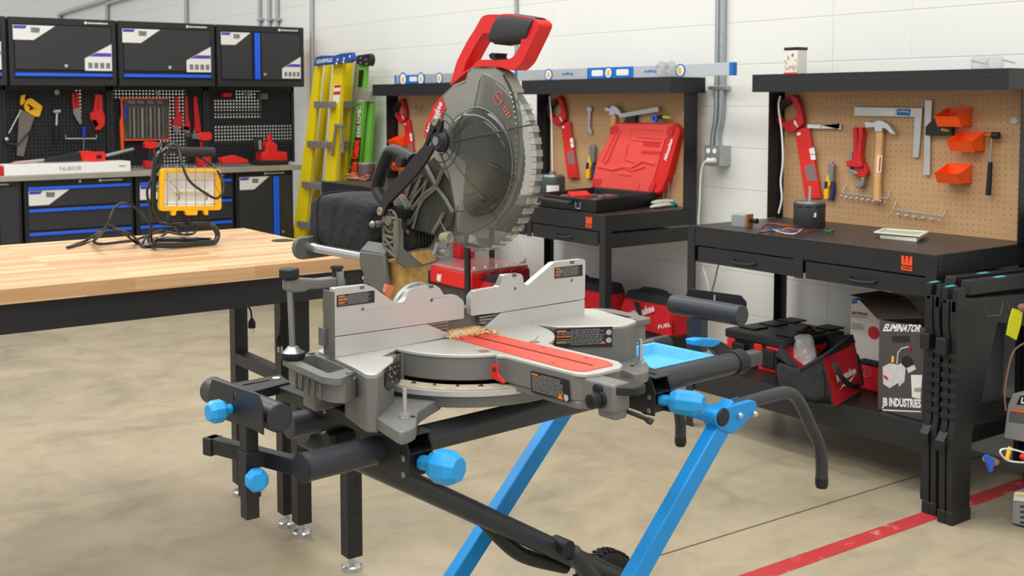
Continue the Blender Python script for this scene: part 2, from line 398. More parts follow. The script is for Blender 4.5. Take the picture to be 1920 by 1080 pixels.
# base casting: two wings with table tops
def wing(sgn):
    if sgn < 0: l = [(-.165, .085), (-.312, .085), (-.338, -.09), (-.352, -.145), (-.338, -.160), (-.253, -.092), (-.232, -.062), (-.250, -.045), (-.19, -.012), (-.178, .0)]
    else: l = [(.185, .085), (.40, .085), (.425, .03), (.392, -.125), (.33, -.145), (.275, -.105), (.206, -.053), (.19, 0.)]
    return l
mb = MB()
for s_ in (-1, 1):
    l = wing(s_); mb.prism(rnd(P2(l, ZT - .004), .008, 2), (0, 0, -.042))
    if s_ < 0:
        mb.prism(rnd(P2([(-.18, -.03), (-.3245, -.03), (-.339, -.09), (-.3535, -.146), (-.338, -.162), (-.253, -.0935), (-.2315, -.062), (-.2, -.03)], ZT - .005), .006, 2), (0, 0, -.103)); mb.prism(P2([(-.18, .085), (-.345, .085), (-.352, .03), (-.18, .03)], ZT - .060), (0, 0, -.047)); mb.prism(P2([(-.18, .08), (-.310, .08), (-.318, .045), (-.18, .045)], ZT - .04), (0, 0, -.03))
    else: mb.prism(rnd([S(u + (.0006 if u > .3 else 0), v - .0006, ZT - .005) for u, v in l], .008, 2), (0, 0, -.10))
mb.box(S, -.2, .21, .02, .12, .835, .92)
mb.lathe(S(0, 0, .835), (0, 0, 1), [(.222, 0), (.222, .022), (.1, .022), (.1, 0)], 48)
# feet
mb.prism(rnd([S.Z(x, y, .85) for x, y in [(690, 772), (752, 812), (780, 801), (783, 772), (806, 757), (832, 742), (790, 728), (745, 735), (700, 735)]], .02, 3), (0, 0, -.024))
mb.prism(rnd([S.Z(x, y, .85) for x, y in [(1105, 680), (1150, 662), (1190, 662), (1218, 684), (1215, 697), (1190, 702), (1160, 690), (1120, 700)]], .02, 3), (0, 0, -.024))
base = obj('base', mb, GRY, saw, bev=.004)
for s_ in (-1, 1): obj('table_top', MB().prism(rnd(P2(wing(s_), ZT), .01, 3), (0, 0, -.006)), ALT, base, bev=.002)
# carrying handles at the ends of the base
def grip(pts, hole):
    g = MB(); g.prism(rnd([S(u, v, .925) for u, v in pts], .012, 3), (0, 0, -.012), holes=[rnd([S(u, v, .925) for u, v in hole], .006, 2)]); 
    ins = [(u * .985 + .005 * (-1 if u > 0 else 1), v * .96) for u, v in pts]
    g.prism(rnd([S(u, v, .913) for u, v in ins], .012, 3), (0, 0, -.036), holes=[rnd([S(u, v, .913) for u, v in hole], .006, 2)])
    return g
hl = grip([(-.316, .083), (-.368, .094), (-.394, .082), (-.414, -.10), (-.398, -.132), (-.348, -.104)], [(-.330, .064), (-.374, .068), (-.390, -.080), (-.344, -.068)])
h_ = obj('carry_handle', hl, GRY, saw, bev=.003)
rb = MB()
for k in range(5): rb.prism([S(-.4135 + k * .0028 + a, -.085 + k * .026 + b, .908) for a, b in ((.002, 0), (.008, 0), (.008, .004), (.002, .004))], (0, 0, -.03))
obj('finger_grip', rb, GRD, h_, bev=.004)
hr = grip([(.40, .075), (.45, .07), (.475, .03), (.46, -.11), (.40, -.11)], [(.41, .05), (.44, .05), (.44, -.07), (.41, -.07)])
obj('carry_handle', hr, GRY, saw, bev=.003)
bo = MB()
for u, v in ((-.330, .076), (-.362, -.108), (.405, -.1)): obj('handle_bolt', MB().cyl(S(u, v, .924), S(u, v, .929), .007), STD, saw)
# mounting bolts that pass up through the feet
for px, py in ((759, 784), (1201, 683)):
    c = S.loc(S.Z(px, py, .85)); b = MB(); b.cyl(S(c.x, c.y, .85), S(c.x, c.y, .905), .0042, n=12); b.cyl(S(c.x, c.y, .85), S(c.x, c.y, .852), .011); b.cyl(S(c.x, c.y, .852), S(c.x, c.y, .861), .0085, n=6)
    obj('mounting_bolt', b, STL, saw)
for px, py in ((774, 781), (1186, 686)): c = S.Z(px, py, .8505); obj('bolt_hole', MB().cyl(c, c + ZV * .0008, .0045), BLK2, base)
# turntable
tb = MB(); TR = .186
arm = [(-.064, -.16), (-.062, -.388), (-.052, -.407), (-.03, -.415), (.03, -.411), (.052, -.397), (.066, -.372), (.068, -.16)]
a0, a1 = math.atan2(-.16, .068), math.atan2(-.16, -.064)
circ = [(TR * math.cos(a0 + (2 * math.pi - (a0 - a1)) * k / 60), TR * math.sin(a0 + (2 * math.pi - (a0 - a1)) * k / 60)) for k in range(61)]
outl = circ + [(-.074, -.185), (-.064, -.20)] + arm[1:-1] + [(.068, -.20), (.076, -.18)]
tb.prism([S(u * .985, v * .985, ZT - .006) for u, v in outl], (0, 0, -.046))
tb.prism([S(u, v, ZT - .052) for u, v in [(-.06, -.2), (-.06, -.39), (-.044, -.405), (.05, -.40), (.06, -.37), (.06, -.2)]], (0, 0, -.014))
tt = obj('turntable', tb, GRY, saw, bev=.002)
obj('turntable_top', MB().prism([S(u, v, ZT + .0004) for u, v in outl], (0, 0, -.007)), ALT, tt, bev=.0015)
gr = MB()
gr.lathe(S(0, 0, ZT + .0005), (0, 0, 1), [(.150, 0), (.1512, 0.0002), (.1524, 0)], 60, R(-100), R(-20), ref=(-1, 0, 0))
gr.lathe(S(0, 0, ZT + .0005), (0, 0, 1), [(.150, 0), (.1512, 0.0002), (.1524, 0)], 60, R(60), R(140), ref=(-1, 0, 0))
obj('scribed_arc', gr, STD, tt)
sb = MB(); sb.cyl(S(-.242, 0, .864), S(-.242, 0, .864), .001) if 0 else None
for px, py in ((907, 658), (1002, 641)):
    c = S.Z(px, py, ZT + .0008); obj('detent_screw', MB().lathe(c, ZV, [(.0105, 0), (.0105, .0006), (0, .0006)], 20), mat('red_ringed_screw', (176, 120, 108), .5, .4), tt)
# throat plate with kerf
kp = MB(); rp = [(-.042, .03), (.045, .03), (.048, -.362), (.034, -.392), (-.045, -.392), (-.055, -.37)]
kp.prism(rnd(P2(rp, ZT + .0005), .008, 2), (0, 0, .0016), holes=[P2([(-.004, .02), (.0034, .02), (.0034, -.372), (-.004, -.372)], ZT + .0005)])
tp = obj('throat_plate', kp, mat('faded_red_plate', (226, 84, 66), .5, var=.1, vscale=9), saw)
obj('kerf_slot', MB().box(S, -.0042, .0036, -.374, .02, ZT + .0003, ZT + .0009), BLK2, tp)
ks = MB()
for u, v in ((-.035, -.03), (-.038, -.17), (-.042, -.31), (.03, -.06), (.033, -.2), (.034, -.32)): ks.lathe(S(u, v, ZT + .0021), ZV, [(.004, 0), (.004, .0006), (0, .0006)], 12)
obj('plate_screw', ks, RED2, tp)
# mitre scale
ms = MB(); ms.lathe(S(0, 0, .858), ZV, [(.19, 0), (.23, 0), (.2345, .002), (.2345, .012), (.23, .0135), (.19, .0135), (.19, 0)], 80, R(12), R(122), ref=(-1, 0, 0))
msc = obj('miter_scale', ms, ALU, saw)
md = MB(); md.lathe(S(0, 0, .8717), ZV, [(.188, 0), (.231, 0), (.231, .0006), (.188, .0006)], 80, R(13), R(120), ref=(-1, 0, 0)); obj('scale_plate', md, mat('dusty_scale', (178, 168, 146), .8, var=.2, vscale=50), msc)
mk = MB()
for k in range(9):
    a = R(200 + k * 13); c = S(.20 * math.cos(a), .20 * math.sin(a), .8723); mk.lathe(c, ZV, [(.004 if k % 3 else .006, 0), (.002, .003), (0, .003)], 8)
obj('detent_notch', mk, BLK2, msc)
# red pointer
pt = MB(); fx = lambda px, py, u=-.088: S.X(px, py, u)
pt.prism(rnd([fx(*p) for p in [(919, 685), (931, 683), (933, 702), (947, 718), (941, 719), (920, 706)]], .002, 2), S.U * .004)
po = obj('angle_pointer', pt, RED, saw, bev=.0008)
obj('pointer_screw', MB().cyl(fx(926, 693, -.0875), fx(926, 693, -.091), .0035, n=12), BLK2, po)
# front block with lock knob, levers
fb = MB(); fb.box(S, -.056, -.014, -.478, -.40, .872, .924); fb.box(S, -.050, -.018, -.475, -.43, .858, .90)
fbo = obj('front_block', fb, GRY, saw, bev=.006, seg=3)
kn = MB(); c = S(-.056, -.444, .893); kn.cyl(c, c - S.U * .006, .0165); kn.cyl(c - S.U * .006, c - S.U * .026, .0135); kn.cyl(S(-.056, -.440, .910), S(-.062, -.440, .910), .011)
ko = obj('lock_knob', kn, BPL, saw, bev=.002); obj('knob_screw', MB().cyl(c - S.U * .0261, c - S.U * .027, .005), BLK2, ko)
lv = MB(); lv.prism(rnd([S.Z(*p, .921) for p in [(1146, 716), (1160, 708), (1196, 711), (1212, 720), (1196, 727), (1150, 725)]], .006, 2), (0, 0, -.016)); lv.box(S, -.02, .02, -.455, -.425, .897, .915)
obj('release_paddle', lv, BPL, saw, bev=.003)
obj('lock_lever', MB().tube(cr([S(-.026, -.45, .872), S(-.012, -.465, .868), S(.006, -.490, .858), S(.012, -.505, .852)], 4), [.006] * 10 + [.009] * 3, 8, flat=.7), BPL, saw)
# printed warning plates
def plate(name, plane, quad, rows, parent, bg=mat('label_black', (38, 37, 38), .4), tri=None, heads=3, notch=False):
    P = [plane(*q) for q in quad]; mb = MB(); decal(mb, P); o = obj(name, mb, bg, parent, smooth=0)
    n = (P[1] - P[0]).cross(P[3] - P[0]).normalized(); n = n if (EYE - P[0]).dot(n) > 0 else -n
    def at(a, b, t=.001): return P[0] + (P[1] - P[0]) * a + (P[3] - P[0]) * b + n * t
    g, h = MB(), MB(); rr = random.Random(len(name) + rows)
    for k in range(rows):
        b0 = .08 + .86 * k / rows; b1 = b0 + .42 / rows; x = .04 if k % (rows // heads + 1) else .28; xe = .9 - rr.random() * .12
        while x < xe:
            w_ = .02 + rr.random() * .06; g.poly([at(x, b0), at(min(x + w_, xe), b0), at(min(x + w_, xe), b1), at(x, b1)]); x += w_ + .012
    for k in range(heads):
        b0 = .08 + .86 * (k / heads); h.poly([at(.03, b0), at(.2 + .08 * (k == 1), b0), at(.2 + .08 * (k == 1), b0 + .1), at(.03, b0 + .1)])
    if tri: cx_, cy_, s_ = tri; h.poly([at(cx_ - s_, cy_ + s_ * 1.6, .0014), at(cx_ + s_, cy_ + s_ * 1.6, .0014), at(cx_, cy_ - s_ * 1.6, .0014)])
    obj('small_print', g, mat('print_grey', (150, 148, 144), .5), o, smooth=0); obj('warning_heading', h, mat('print_orange', (244, 120, 20), .5), o, smooth=0)
    return o, at
# label on right wing front face
A = S(.206, -.0545, .9); B = S(.33, -.1475, .9); nrm = Vector((-(B - A).y, (B - A).x, 0)).normalized(); nrm = nrm if nrm.dot(EYE - A) > 0 else -nrm
pw = lambda px, py: hit(px, py, A + nrm * .002, nrm)
lo_, at_ = plate('warning_label', pw, [(1040, 617), (1148, 612), (1148, 650), (1040, 652)], 9, base, tri=(.84, .82, .05))
wc = MB()
for b in (.3, .72):
    q = at_(.94, b, .0014); wc.lathe(q, nrm, [(.0035, 0), (.0062, 0)], 16)
obj('warning_symbol', wc, WHT, lo_, smooth=0)
A2 = S(-.335, -.162, .9); B2 = S(-.253, -.092, .9); n2_ = Vector((-(B2 - A2).y, (B2 - A2).x, 0)).normalized(); n2_ = n2_ if n2_.dot(EYE - A2) > 0 else -n2_
A2b = A2
lq = MB(); pq = lambda px, py: hit(px, py, A2 + n2_ * .002, n2_)
decal(lq, [pq(*q) for q in [(723, 690), (748, 675), (750, 716), (730, 732), (723, 724)]]); ll = obj('warning_label', lq, MATS['label_black'], base, smooth=0)
lg = MB(); 
for k in range(22):
    x = 727 + random.random() * 18; y = 684 + random.random() * 38; lg.poly([pq(x, y) + n2_ * .001, pq(x + 3, y - 1) + n2_ * .001, pq(x + 2, y + 3) + n2_ * .001])
obj('worn_print', lg, mat('worn_print', (170, 150, 140), .6), ll, smooth=0)
# label on arm side
fl2, at2 = plate('warning_label', lambda x, y: S.X(x, y, -.0645), [(995, 695), (1066, 713), (1069, 754), (997, 735)], 13, saw, heads=1, tri=(.78, .82, .08))
ws = MB(); ws.lathe(at2(.93, .82, .0014), -S.U, [(.003, 0), (.006, 0)], 16); obj('warning_symbol', ws, WHT, fl2, smooth=0)

# fence
def fence(upper, lower, holes, name):
    Y = lambda p, v=0.: S.Y(p[0], p[1], v)
    hs = []
    for hx, hy in holes:
        c = Y((hx, hy)); hs.append([c + S.U * .004 * math.cos(a * math.pi / 5) + ZV * .004 * math.sin(a * math.pi / 5) for a in range(10)])
    o = obj(name, MB().prism(rnd([Y(p) for p in upper], .004, 2), S.V * .016, holes=hs), ALU, saw, bev=.0012)
    l = obj('fence_base', MB().prism([Y(p) for p in lower], S.V * .02), ALU, saw, bev=.001)
    return o
lf = fence([(626, 541), (689, 534), (700, 538.6), (736, 564.6), (746.5, 568.5), (755.7, 566), (762, 558), (766, 544), (814, 533.4), (824.7, 540), (833.8, 555.5), (856, 553), (870, 564.6), (870, 597), (802, 606.6), (626, 631)],
           [(626.5, 633), (801, 608), (852, 630), (746.6, 650.6), (626.8, 671)], [(680, 580), (809.6, 563)], 'sliding_fence')
rf = fence([(883, 592), (883, 557), (891, 545.5), (936, 537.7), (945.5, 515.5), (976.7, 513), (980.6, 518), (982, 531), (988.4, 535.8), (1039, 492), (1094, 485.6), (1097.8, 489.5), (1096.5, 560), (937.7, 585.8)],
           [(939, 587), (1096.5, 562), (1096.5, 591), (993.6, 609), (900, 624)], [(966, 541), (1072, 525.5)], 'sliding_fence')
a1_ = S.Y(626, 541, 0); 
obj('fence_end_cap', MB().box(S, -.3285, -.3235, -.0008, .034, .931, 1.058).box(S, -.336, -.328, .02, .04, .95, .985), GRD, lf, bev=.001)
for par_, x_, y_ in ((lf, 675, 536.3), (lf, 805, 534.6), (rf, 961, 513.6), (rf, 1069, 489.2)): obj('fence_tab', MB().prism([S.Y(x_ + a, y_ + b, -.0006) for a, b in ((0, .6), (8, -.6), (8, 5), (0, 6.2))], S.V * .012), GRD, par_)
for q in ([(802, 608), (840, 602), (840, 606), (806, 611)], [(808, 612.5), (840, 607.5), (840, 611.5), (814, 615)], [(818, 616), (840, 613), (840, 617), (822, 618)]): obj('fence_track', MB().prism([S.Y(*p, .006) for p in q], S.V * .008), STD, saw)
for q in ([(899, 594), (936, 588), (930, 592), (899, 597.5)], [(899, 599), (926, 595), (920, 600), (899, 602.5)], [(899, 604), (916, 602), (909, 607), (899, 607)]): obj('fence_track', MB().prism([S.Y(*p, .006) for p in q], S.V * .008), STD, saw)
obj('fence_support', MB().box(S, -.06, .10, .018, .05, .925, .984), GRY, saw, bev=.003)
plate('fence_label', lambda x, y: S.Y(x, y, -.0002), [(631.5, 554), (702, 544.6), (702, 567), (631.5, 576)], 8, lf)
plate('fence_label', lambda x, y: S.Y(x, y, -.0002), [(1040, 502), (1092, 496), (1092, 517), (1040, 522.5)], 8, rf)

# sawdust
ch = MB(); rr = random.Random(3)
for k in range(900):
    a = rr.random(); u = -.055 + .125 * rr.random(); v = -.012 + .07 * rr.random() - .02 * (rr.random() if u > 0 else 0); hmax = .012 * (1 - abs(u / .075) ** 2) * (1 if v > 0 else .35)
    c = S(u, v, ZT + .002 + max(0, hmax) * rr.random()); q = [Vector((rr.gauss(0, 1), rr.gauss(0, 1), rr.gauss(0, .6))) * .0034 for _ in range(4)]
    ch.add([c + x for x in q], [(0, 1, 2), (0, 2, 3), (0, 1, 3), (1, 2, 3)])
mound = []
for j in range(6):
    t = j / 5; mound.append([S(.005 + (.068 - .03 * t) * math.cos(a * .2617) * (1 + .08 * math.sin(a * 3.1)), .022 + (.034 - .016 * t) * math.sin(a * .2617), ZT + .001 + .012 * math.sin(t * 1.4)) for a in range(24)])
ch.loft(mound)
tag(obj('sawdust_pile', ch, mat('fresh_sawdust', (236, 202, 150), .9, bump=.6, bscale=300, var=.12, vscale=80), origin=S(0, .03, ZT), smooth=0), 'small heap of pale sawdust lying between the two saw fences', 'sawdust', kind='stuff')

# slide tower, neck and bevel scale
tw = MB(); X = lambda px, py, u=-.075: S.X(px, py, u)
hs_ = [X(673, 470), X(720, 477), X(726, 550), X(706, 548), X(690, 532), X(673, 498)]
tw.prism(hs_, S.U * .012); q_ = S.loc(hs_[1]); q0_ = S.loc(hs_[0]); tw.box(S, -.065, .075, .262, q0_.y, q0_.z - .09, q0_.z + .012)
hs2 = [X(673, 470), X(720, 477)]; hs2 += [p + S.U * .02 + ZV * .012 for p in hs2[::-1]]
p_ = [S.loc(p) for p in hs_[:2]]; tw.prism([S(-.075, p_[0].y, p_[0].z), S(-.05, p_[0].y, p_[0].z + .022), S(-.05, p_[0].y, p_[0].z + .006), S(-.06, p_[0].y, p_[0].z)], S.V * (p_[1].y - p_[0].y))
obj('slide_housing', tw, GRD, saw, bev=.004)
rl = MB()
yb = S.loc(X(673, 470)).y
for u in (-.045, .045): rl.cyl(S(u, yb - .02, 1.068), S(u, .545, 1.068), .0115, n=24)
obj('slide_rail', rl, STL, saw)
ec = MB(); prof = [(math.cos(a * math.pi / 8), math.sin(a * math.pi / 8)) for a in range(16)]
ring = [S((.062 if c > 0 else -.062) + c * .024, .545, 1.066 + s_ * .028) for c, s_ in prof]
ec.prism(ring, S.V * .016); obj('rail_end_cap', ec, GRD, saw, bev=.003)
nk = MB(); cN = S.loc(S.Y(765, 515, .20)); tN = S.loc(S.Y(765, 488, .20)).z
nk.lathe(S(cN.x, .20, 0), ZV, [(0, .95), (.046, .95), (.044, tN - .05), (.0455, tN - .02), (.048, tN), (0, tN)], 32)
obj('neck', nk, DUST, saw)
bs = MB(); bc = S.loc(S.Y(786, 590, .045)); arc = [S(bc.x + .067 * math.cos(a), .045, bc.z + .067 * math.sin(a)) for a in [R(10 + 160 * k / 40) for k in range(41)]]
bs.prism(arc, S.V * .012); bso = obj('bevel_scale', bs, mat('scale_silver', (176, 182, 186), .45, .3), saw)
bk = MB(); arc2 = [S(bc.x + r_ * math.cos(R(a)), .0445, bc.z + r_ * math.sin(R(a))) for r_, rng in ((.056, range(15, 166, 6)), (.036, range(165, 14, -6))) for a in rng]
bk.prism(arc2, S.V * .0005)
for k in range(40):
    a = R(15 + k * 3.8); bk.prism([S(bc.x + r_ * math.cos(a + d), .0447, bc.z + r_ * math.sin(a + d)) for r_, d in ((.053, -.006), (.053, .006), (.066 if k % 5 == 0 else .06, .006), (.066 if k % 5 == 0 else .06, -.006))], S.V * .0004)
obj('scale_band', bk, BLK2, bso, smooth=0)
bt = MB()
for k, s_ in enumerate(('45', '40', '30', '22', '15', '0', '15', '30')):
    a = R(160 - k * 19); c = S(bc.x + .044 * math.cos(a), .044, bc.z + .044 * math.sin(a)); ex = S.U * math.sin(a) - ZV * math.cos(a); ey = S.U * math.cos(a) + ZV * math.sin(a)
    w_ = .0065 * len(s_); txt(bt, s_, c - ex * w_ / 2 - ey * .005, c + ex * w_ / 2 - ey * .005, c - ex * w_ / 2 + ey * .005, off=.0004)
obj('scale_number', bt, WHT, bso, smooth=0)
pr_ = MB(); pr_.prism([S.Y(*p, .04) for p in [(735, 552), (741, 536), (726, 533), (722, 548), (727, 560)]], S.V * .01); obj('bevel_pointer', pr_, mat('dusty_red', (214, 120, 84), .8), saw)
# yoke
yk = MB(); yv = .145
yo = [(743, 414), (757, 432), (757, 466), (766, 474), (790, 466), (806, 464), (813, 452), (817, 440), (832, 440), (840, 458), (838, 470), (829, 484), (818, 493), (793, 499), (762, 502), (748, 492), (743, 474)]
yk.prism([S.Y(*p, yv) for p in yo], S.V * .012); 
yk.prism([S.Y(*p, yv) for p in yo], S.V * .045) if 0 else None
L0 = S.loc(S.Y(743, 414, yv)); L1 = S.loc(S.Y(757, 432, yv)); L2 = S.loc(S.Y(743, 474, yv)); u0 = L0.x
# lattice left cheek: frame + ribs on the -u face
def rib(p, q, r=.003, u=u0): return yk.tube([S(u, p[0], p[1]), S(u, q[0], q[1])], r, 6)
z0, z1 = L2.z - .012, L0.z + .004; va, vb = yv + .002, yv + .052
yk.box(S, u0 + .010, u0 + .016, va, vb, z0, z1)
for a, b in (((va, z0), (va, z1)), ((vb, z0 + .02), (vb, z1)), ((va, z1), (vb, z1)), ((va, z0), (vb, z0 + .02)), ((va, z0 + .04), (vb, z0 + .045)), ((va, z0 + .005), (vb, z0 + .042)), ((vb, z0 + .022), (va, z0 + .038))):
    yk.tube([S(u0 + .004, a[0], a[1]), S(u0 + .004, b[0], b[1])], .0042, 6)
cz, cv = z0 + .078, (va + vb) / 2
for k in range(9): a = k * math.pi / 4.5; yk.tube([S(u0 + .004, cv, cz), S(u0 + .004, cv + .022 * math.cos(a), cz + .026 * math.sin(a))], .002, 5)
yk.lathe(S(u0 + .004, cv, cz), S.U, [(.026, -.003), (.026, .003), (.0225, .003), (.0225, -.003), (.026, -.003)], 28); yk.lathe(S(u0, cv, cz), S.U, [(.006, -.004), (.0105, -.004), (.0105, .01), (.006, .01)], 20)
yk.lathe(S(u0, cv + .016, cz), S.U, [(.002, -.002), (.006, -.002), (.006, .01)], 12)
yko = obj('pivot_yoke', yk, mat('dusty_grey_cast', (116, 112, 98), .6, metal=.1, bump=.4, var=.18, vscale=30), saw, bev=.0015)
st = MB(); st.cyl(S(u0 - .012, vb + .002, z1 - .014), S(u0 + .02, vb + .002, z1 - .014), .007); st.ball(S(u0 - .024, vb + .002, z1 - .014), .0075); st.cyl(S(u0 - .03, vb + .002, z1 - .014), S(u0 - .012, vb + .002, z1 - .014), .005); obj('stop_pin', st, STD, saw)
ds = MB(); ds.prism([S.Y(*p, yv - .001) for p in [(770, 474), (788, 470), (806, 468), (815, 472), (818, 488), (793, 496), (780, 486), (772, 478)]], S.V * .001); obj('dust_coat', ds, DUST, yko)
mt = MB(); cM = S.loc(S.Y(785, 446, .19)); mt.cyl(S(cM.x - .045, .195, cM.z), S(cM.x + .06, .195, cM.z), .040, n=32)
for k in range(8): mt.lathe(S(cM.x - .03 + k * .008, .195, cM.z), S.U, [(.030, 0), (.047, .001), (.047, .004), (.030, .005)], 24)
obj('pivot_spring', mt, mat('dusty_black', (46, 42, 36), .7, var=.3, vscale=40), saw)

# saw head: motor housing with webs
mh = MB(); body = [(797, 306), (822, 284), (848, 300), (856, 395), (843, 428), (820, 446), (792, 436), (752, 428), (741, 412), (735, 392), (757, 362), (778, 334)]
mh.prism([S.X(*p, -.02) for p in body], S.U * .07); mh.cyl(S(.02, .02, 1.31), S(.16, .06, 1.29), .055, n=32); mh.cyl(S(-.03, .2, 1.15), S(.07, .2, 1.15), .03)
hh = obj('head_casting', mh, mat('dark_dusty_cast', (58, 57, 50), .6, bump=.3, var=.3, vscale=20), saw, bev=.004)
wb = MB()
for pts, r in ((((797, 306), (807, 326), (818, 348)), .0045), (((833, 312), (826, 330), (818, 348)), .0045), (((818, 349), (800, 360), (788, 372), (765, 402), (752, 412)), .004), (((818, 350), (835, 372), (850, 398)), .004),
               (((778, 318), (757, 385)), .003), (((788, 337), (772, 378), (765, 420)), .003), (((800, 340), (786, 385), (774, 428)), .003), (((761, 390), (801, 338)), .0026), (((767, 420), (795, 372), (819, 352)), .003), (((768, 372), (790, 330)), .0022),
               (((740, 398), (752, 420), (768, 438)), .004), (((812, 436), (826, 412), (832, 400)), .004)):
    wb.tube([S.X(*p, -.024) for p in pts], [r * 1.15] * len(pts), 6)
obj('web_rib', wb, mat('dusty_web', (118, 116, 102), .6, metal=.1, var=.15, vscale=30), hh)
sp_ = MB(); c = S.X(760, 402, -.05); c = S.X(748, 398, -.05); sp_.cyl(c - S.U * .012, c + S.U * .03, .0155); sp_.cyl(c - S.U * .0125, c - S.U * .014, .006); obj('return_hub', sp_, BPL, hh)
mb2 = MB(); mb2.prism([S.X(*p, -.045) for p in [(735, 372), (747, 366), (760, 388), (756, 402), (742, 404)]], S.U * .02); obj('arm_bracket', mb2, GRY, hh, bev=.002)
# blade and guards
GC = (-.042, 1.303)
bl = MB(); cB = S(0, -.042, 1.303)
n = 60; prof = []
for k in range(n * 2): a = math.pi * k / n; r_ = .142 if k % 2 else .1395; prof.append(cB + S.V * r_ * math.cos(a) + ZV * r_ * math.sin(a))
bl.prism(prof, S.U * .002); obj('blade', bl, mat('blade_steel', (150, 150, 142), .35, metal=.75, var=.1, vscale=9), saw, smooth=20)
ug = MB(); gpx = [(797, 265), (801, 232), (812, 203), (828, 179), (849, 160), (872, 149), (878, 133), (885, 126), (905, 127), (926, 126), (944, 138), (961, 172), (971, 220), (974, 280), (967, 335), (949, 385), (920, 420), (886, 438), (858, 436), (853, 396), (845, 345), (822, 305), (803, 285)]
ug.prism([S.X(*p, -.026) for p in gpx], S.U * .012)
rimp = [S.X(*p, -.026) for p in gpx[:12]]
ring2 = []; cc = S(-.026, GC[0], GC[1])
inner = [p + (cc - p).normalized() * .006 for p in rimp]
ug.prism(rimp + inner[::-1], S.U * .032)
ugo = obj('upper_guard', ug, mat('guard_grey', (150, 150, 140), .45, metal=.25, bump=.25, var=.05), saw, bev=.003)
dk_ = MB(); edge_ = cr([S.X(*p, -.0275) for p in [(944, 140), (960, 174), (969, 220), (972, 280), (965, 335), (947, 385), (919, 419), (886, 436)]], 5); dk_.tube(edge_, .004, 6, flat=.3); obj('guard_lip', dk_, mat('dark_rib', (60, 60, 56), .5), ugo)
wd_ = MB()
for p in edge_[5:24:1]: wd_.ball(p - S.U * .004, .0016, n=6, m=4)
obj('lip_dots', wd_, WHT, ugo)
rp_ = MB(); q = [S.X(*p, -.027) for p in [(828, 180), (836, 204), (812, 262), (795, 258), (798, 235), (813, 200)]]
rp_.prism(q, S.U * -.0012); ro = obj('name_plate', rp_, mat('badge_red', (214, 44, 40), .5), ugo)
lt = MB(); xx = lambda px, py: S.X(px, py, -.029)
txt(lt, 'Milwaukee', xx(806, 253), xx(831, 194), xx(797.5, 248), shear=.35, bold=.025); txt(lt, 'FUEL', xx(822, 227), xx(829, 209), xx(818, 225), shear=.3, bold=.01)
lt.poly([xx(*p) for p in [(813, 240), (826, 207), (819, 228), (822, 229), (812, 252), (816, 238)]])
obj('brand_lettering', lt, WHT, ro, smooth=0)
def m_clear(name='clear_guard_plastic', tint=(206, 206, 198), haze=.2, hcol=(170, 170, 160)):
    m, nt, b, _ = nodes(name); out = [x for x in nt.nodes if x.type == 'OUTPUT_MATERIAL'][0]; nt.nodes.remove(b)
    t = N(nt, 'ShaderNodeBsdfTransparent', {0: lin(tint)}); g = N(nt, 'ShaderNodeBsdfGlossy', {0: G(.95), 1: .09}); d = N(nt, 'ShaderNodeBsdfDiffuse', {0: lin(hcol)})
    lw = N(nt, 'ShaderNodeLayerWeight', {0: .35}); m1 = N(nt, 'ShaderNodeMixShader', {0: haze, 1: t.outputs[0], 2: d.outputs[0]})
    sc_ = N(nt, 'ShaderNodeMath', {0: lw.outputs['Fresnel'], 1: .55}, operation='MULTIPLY'); m2 = N(nt, 'ShaderNodeMixShader', {0: sc_.outputs[0], 1: m1.outputs[0], 2: g.outputs[0]})
    nt.links.new(m2.outputs[0], out.inputs[0]); return m
m_clear(); m_clear('thin_clear_plastic', (246, 246, 244), .12, (235, 235, 235))
cg = MB(); ax = S.U; cG = S(0, GC[0], GC[1])
cg.lathe(cG, ax, [(.085, -.036), (.165, -.033), (.176, -.030), (.183, -.024), (.185, -.014), (.185, .002), (.182, .007), (.165, .009)], 72, R(16), R(194)); cD = S(0, -.078, 1.298)
cgo = obj('lower_guard', cg, MATS['clear_guard_plastic'], saw); m_clear('smoked_dome_plastic', (176, 176, 168), .12, (120, 120, 112))
obj('guard_dome', MB().lathe(cD, ax, [(0.0, -.0625), (.02, -.062), (.06, -.0605), (.085, -.058), (.098, -.052), (.106, -.043), (.110, -.034)], 72, R(-66), R(190)), MATS['smoked_dome_plastic'], cgo)
er = MB()
er.lathe(cD, ax, [(.109, -.0375), (.1115, -.036)], 60, R(-60), R(188))
for a in (16, 194):
    d = ZV * math.cos(R(a)) + (-S.V) * math.sin(R(a)); er.tube([cG + d * .10 - ax * .036, cG + d * .165 - ax * .0335, cG + d * .184 - ax * .022, cG + d * .185 + ax * .004], .0012, 6)
for k in range(18):
    a = R(56 + k * 7.2); d = ZV * math.cos(a) - S.V * math.sin(a); e = -ZV * math.sin(a) - S.V * math.cos(a); c = cG + d * .1852
    for s_ in (-1, 1): er.tube([c + e * .0065 * s_ - ax * .022, c + d * .003 + e * .0065 * s_ - ax * .018, c + d * .003 + e * .0065 * s_ + ax * .004], .0007, 5)
obj('guard_edge', er, mat('guard_edge_shadow', (96, 96, 90), .4), cgo)
tz = MB()
for k in range(18):
    a = R(56 + k * 7.2); d = ZV * math.cos(a) - S.V * math.sin(a); e = -ZV * math.sin(a) - S.V * math.cos(a); c = cG + d * .185
    tz.add([c + d * .004 + e * i * .0062 + ax * j for j in (-.020, .004) for i in (-1, 1)] + [c + e * i * .0062 + ax * j for j in (-.022, .006) for i in (-1, 1)], [(0, 1, 3, 2), (0, 1, 5, 4), (2, 3, 7, 6), (0, 2, 6, 4), (1, 3, 7, 5)])
m_clear('frosted_ridge', (240, 240, 238), .5, (236, 236, 232)); m_clear('clear_ridge', (242, 242, 238), .27, (226, 226, 220))
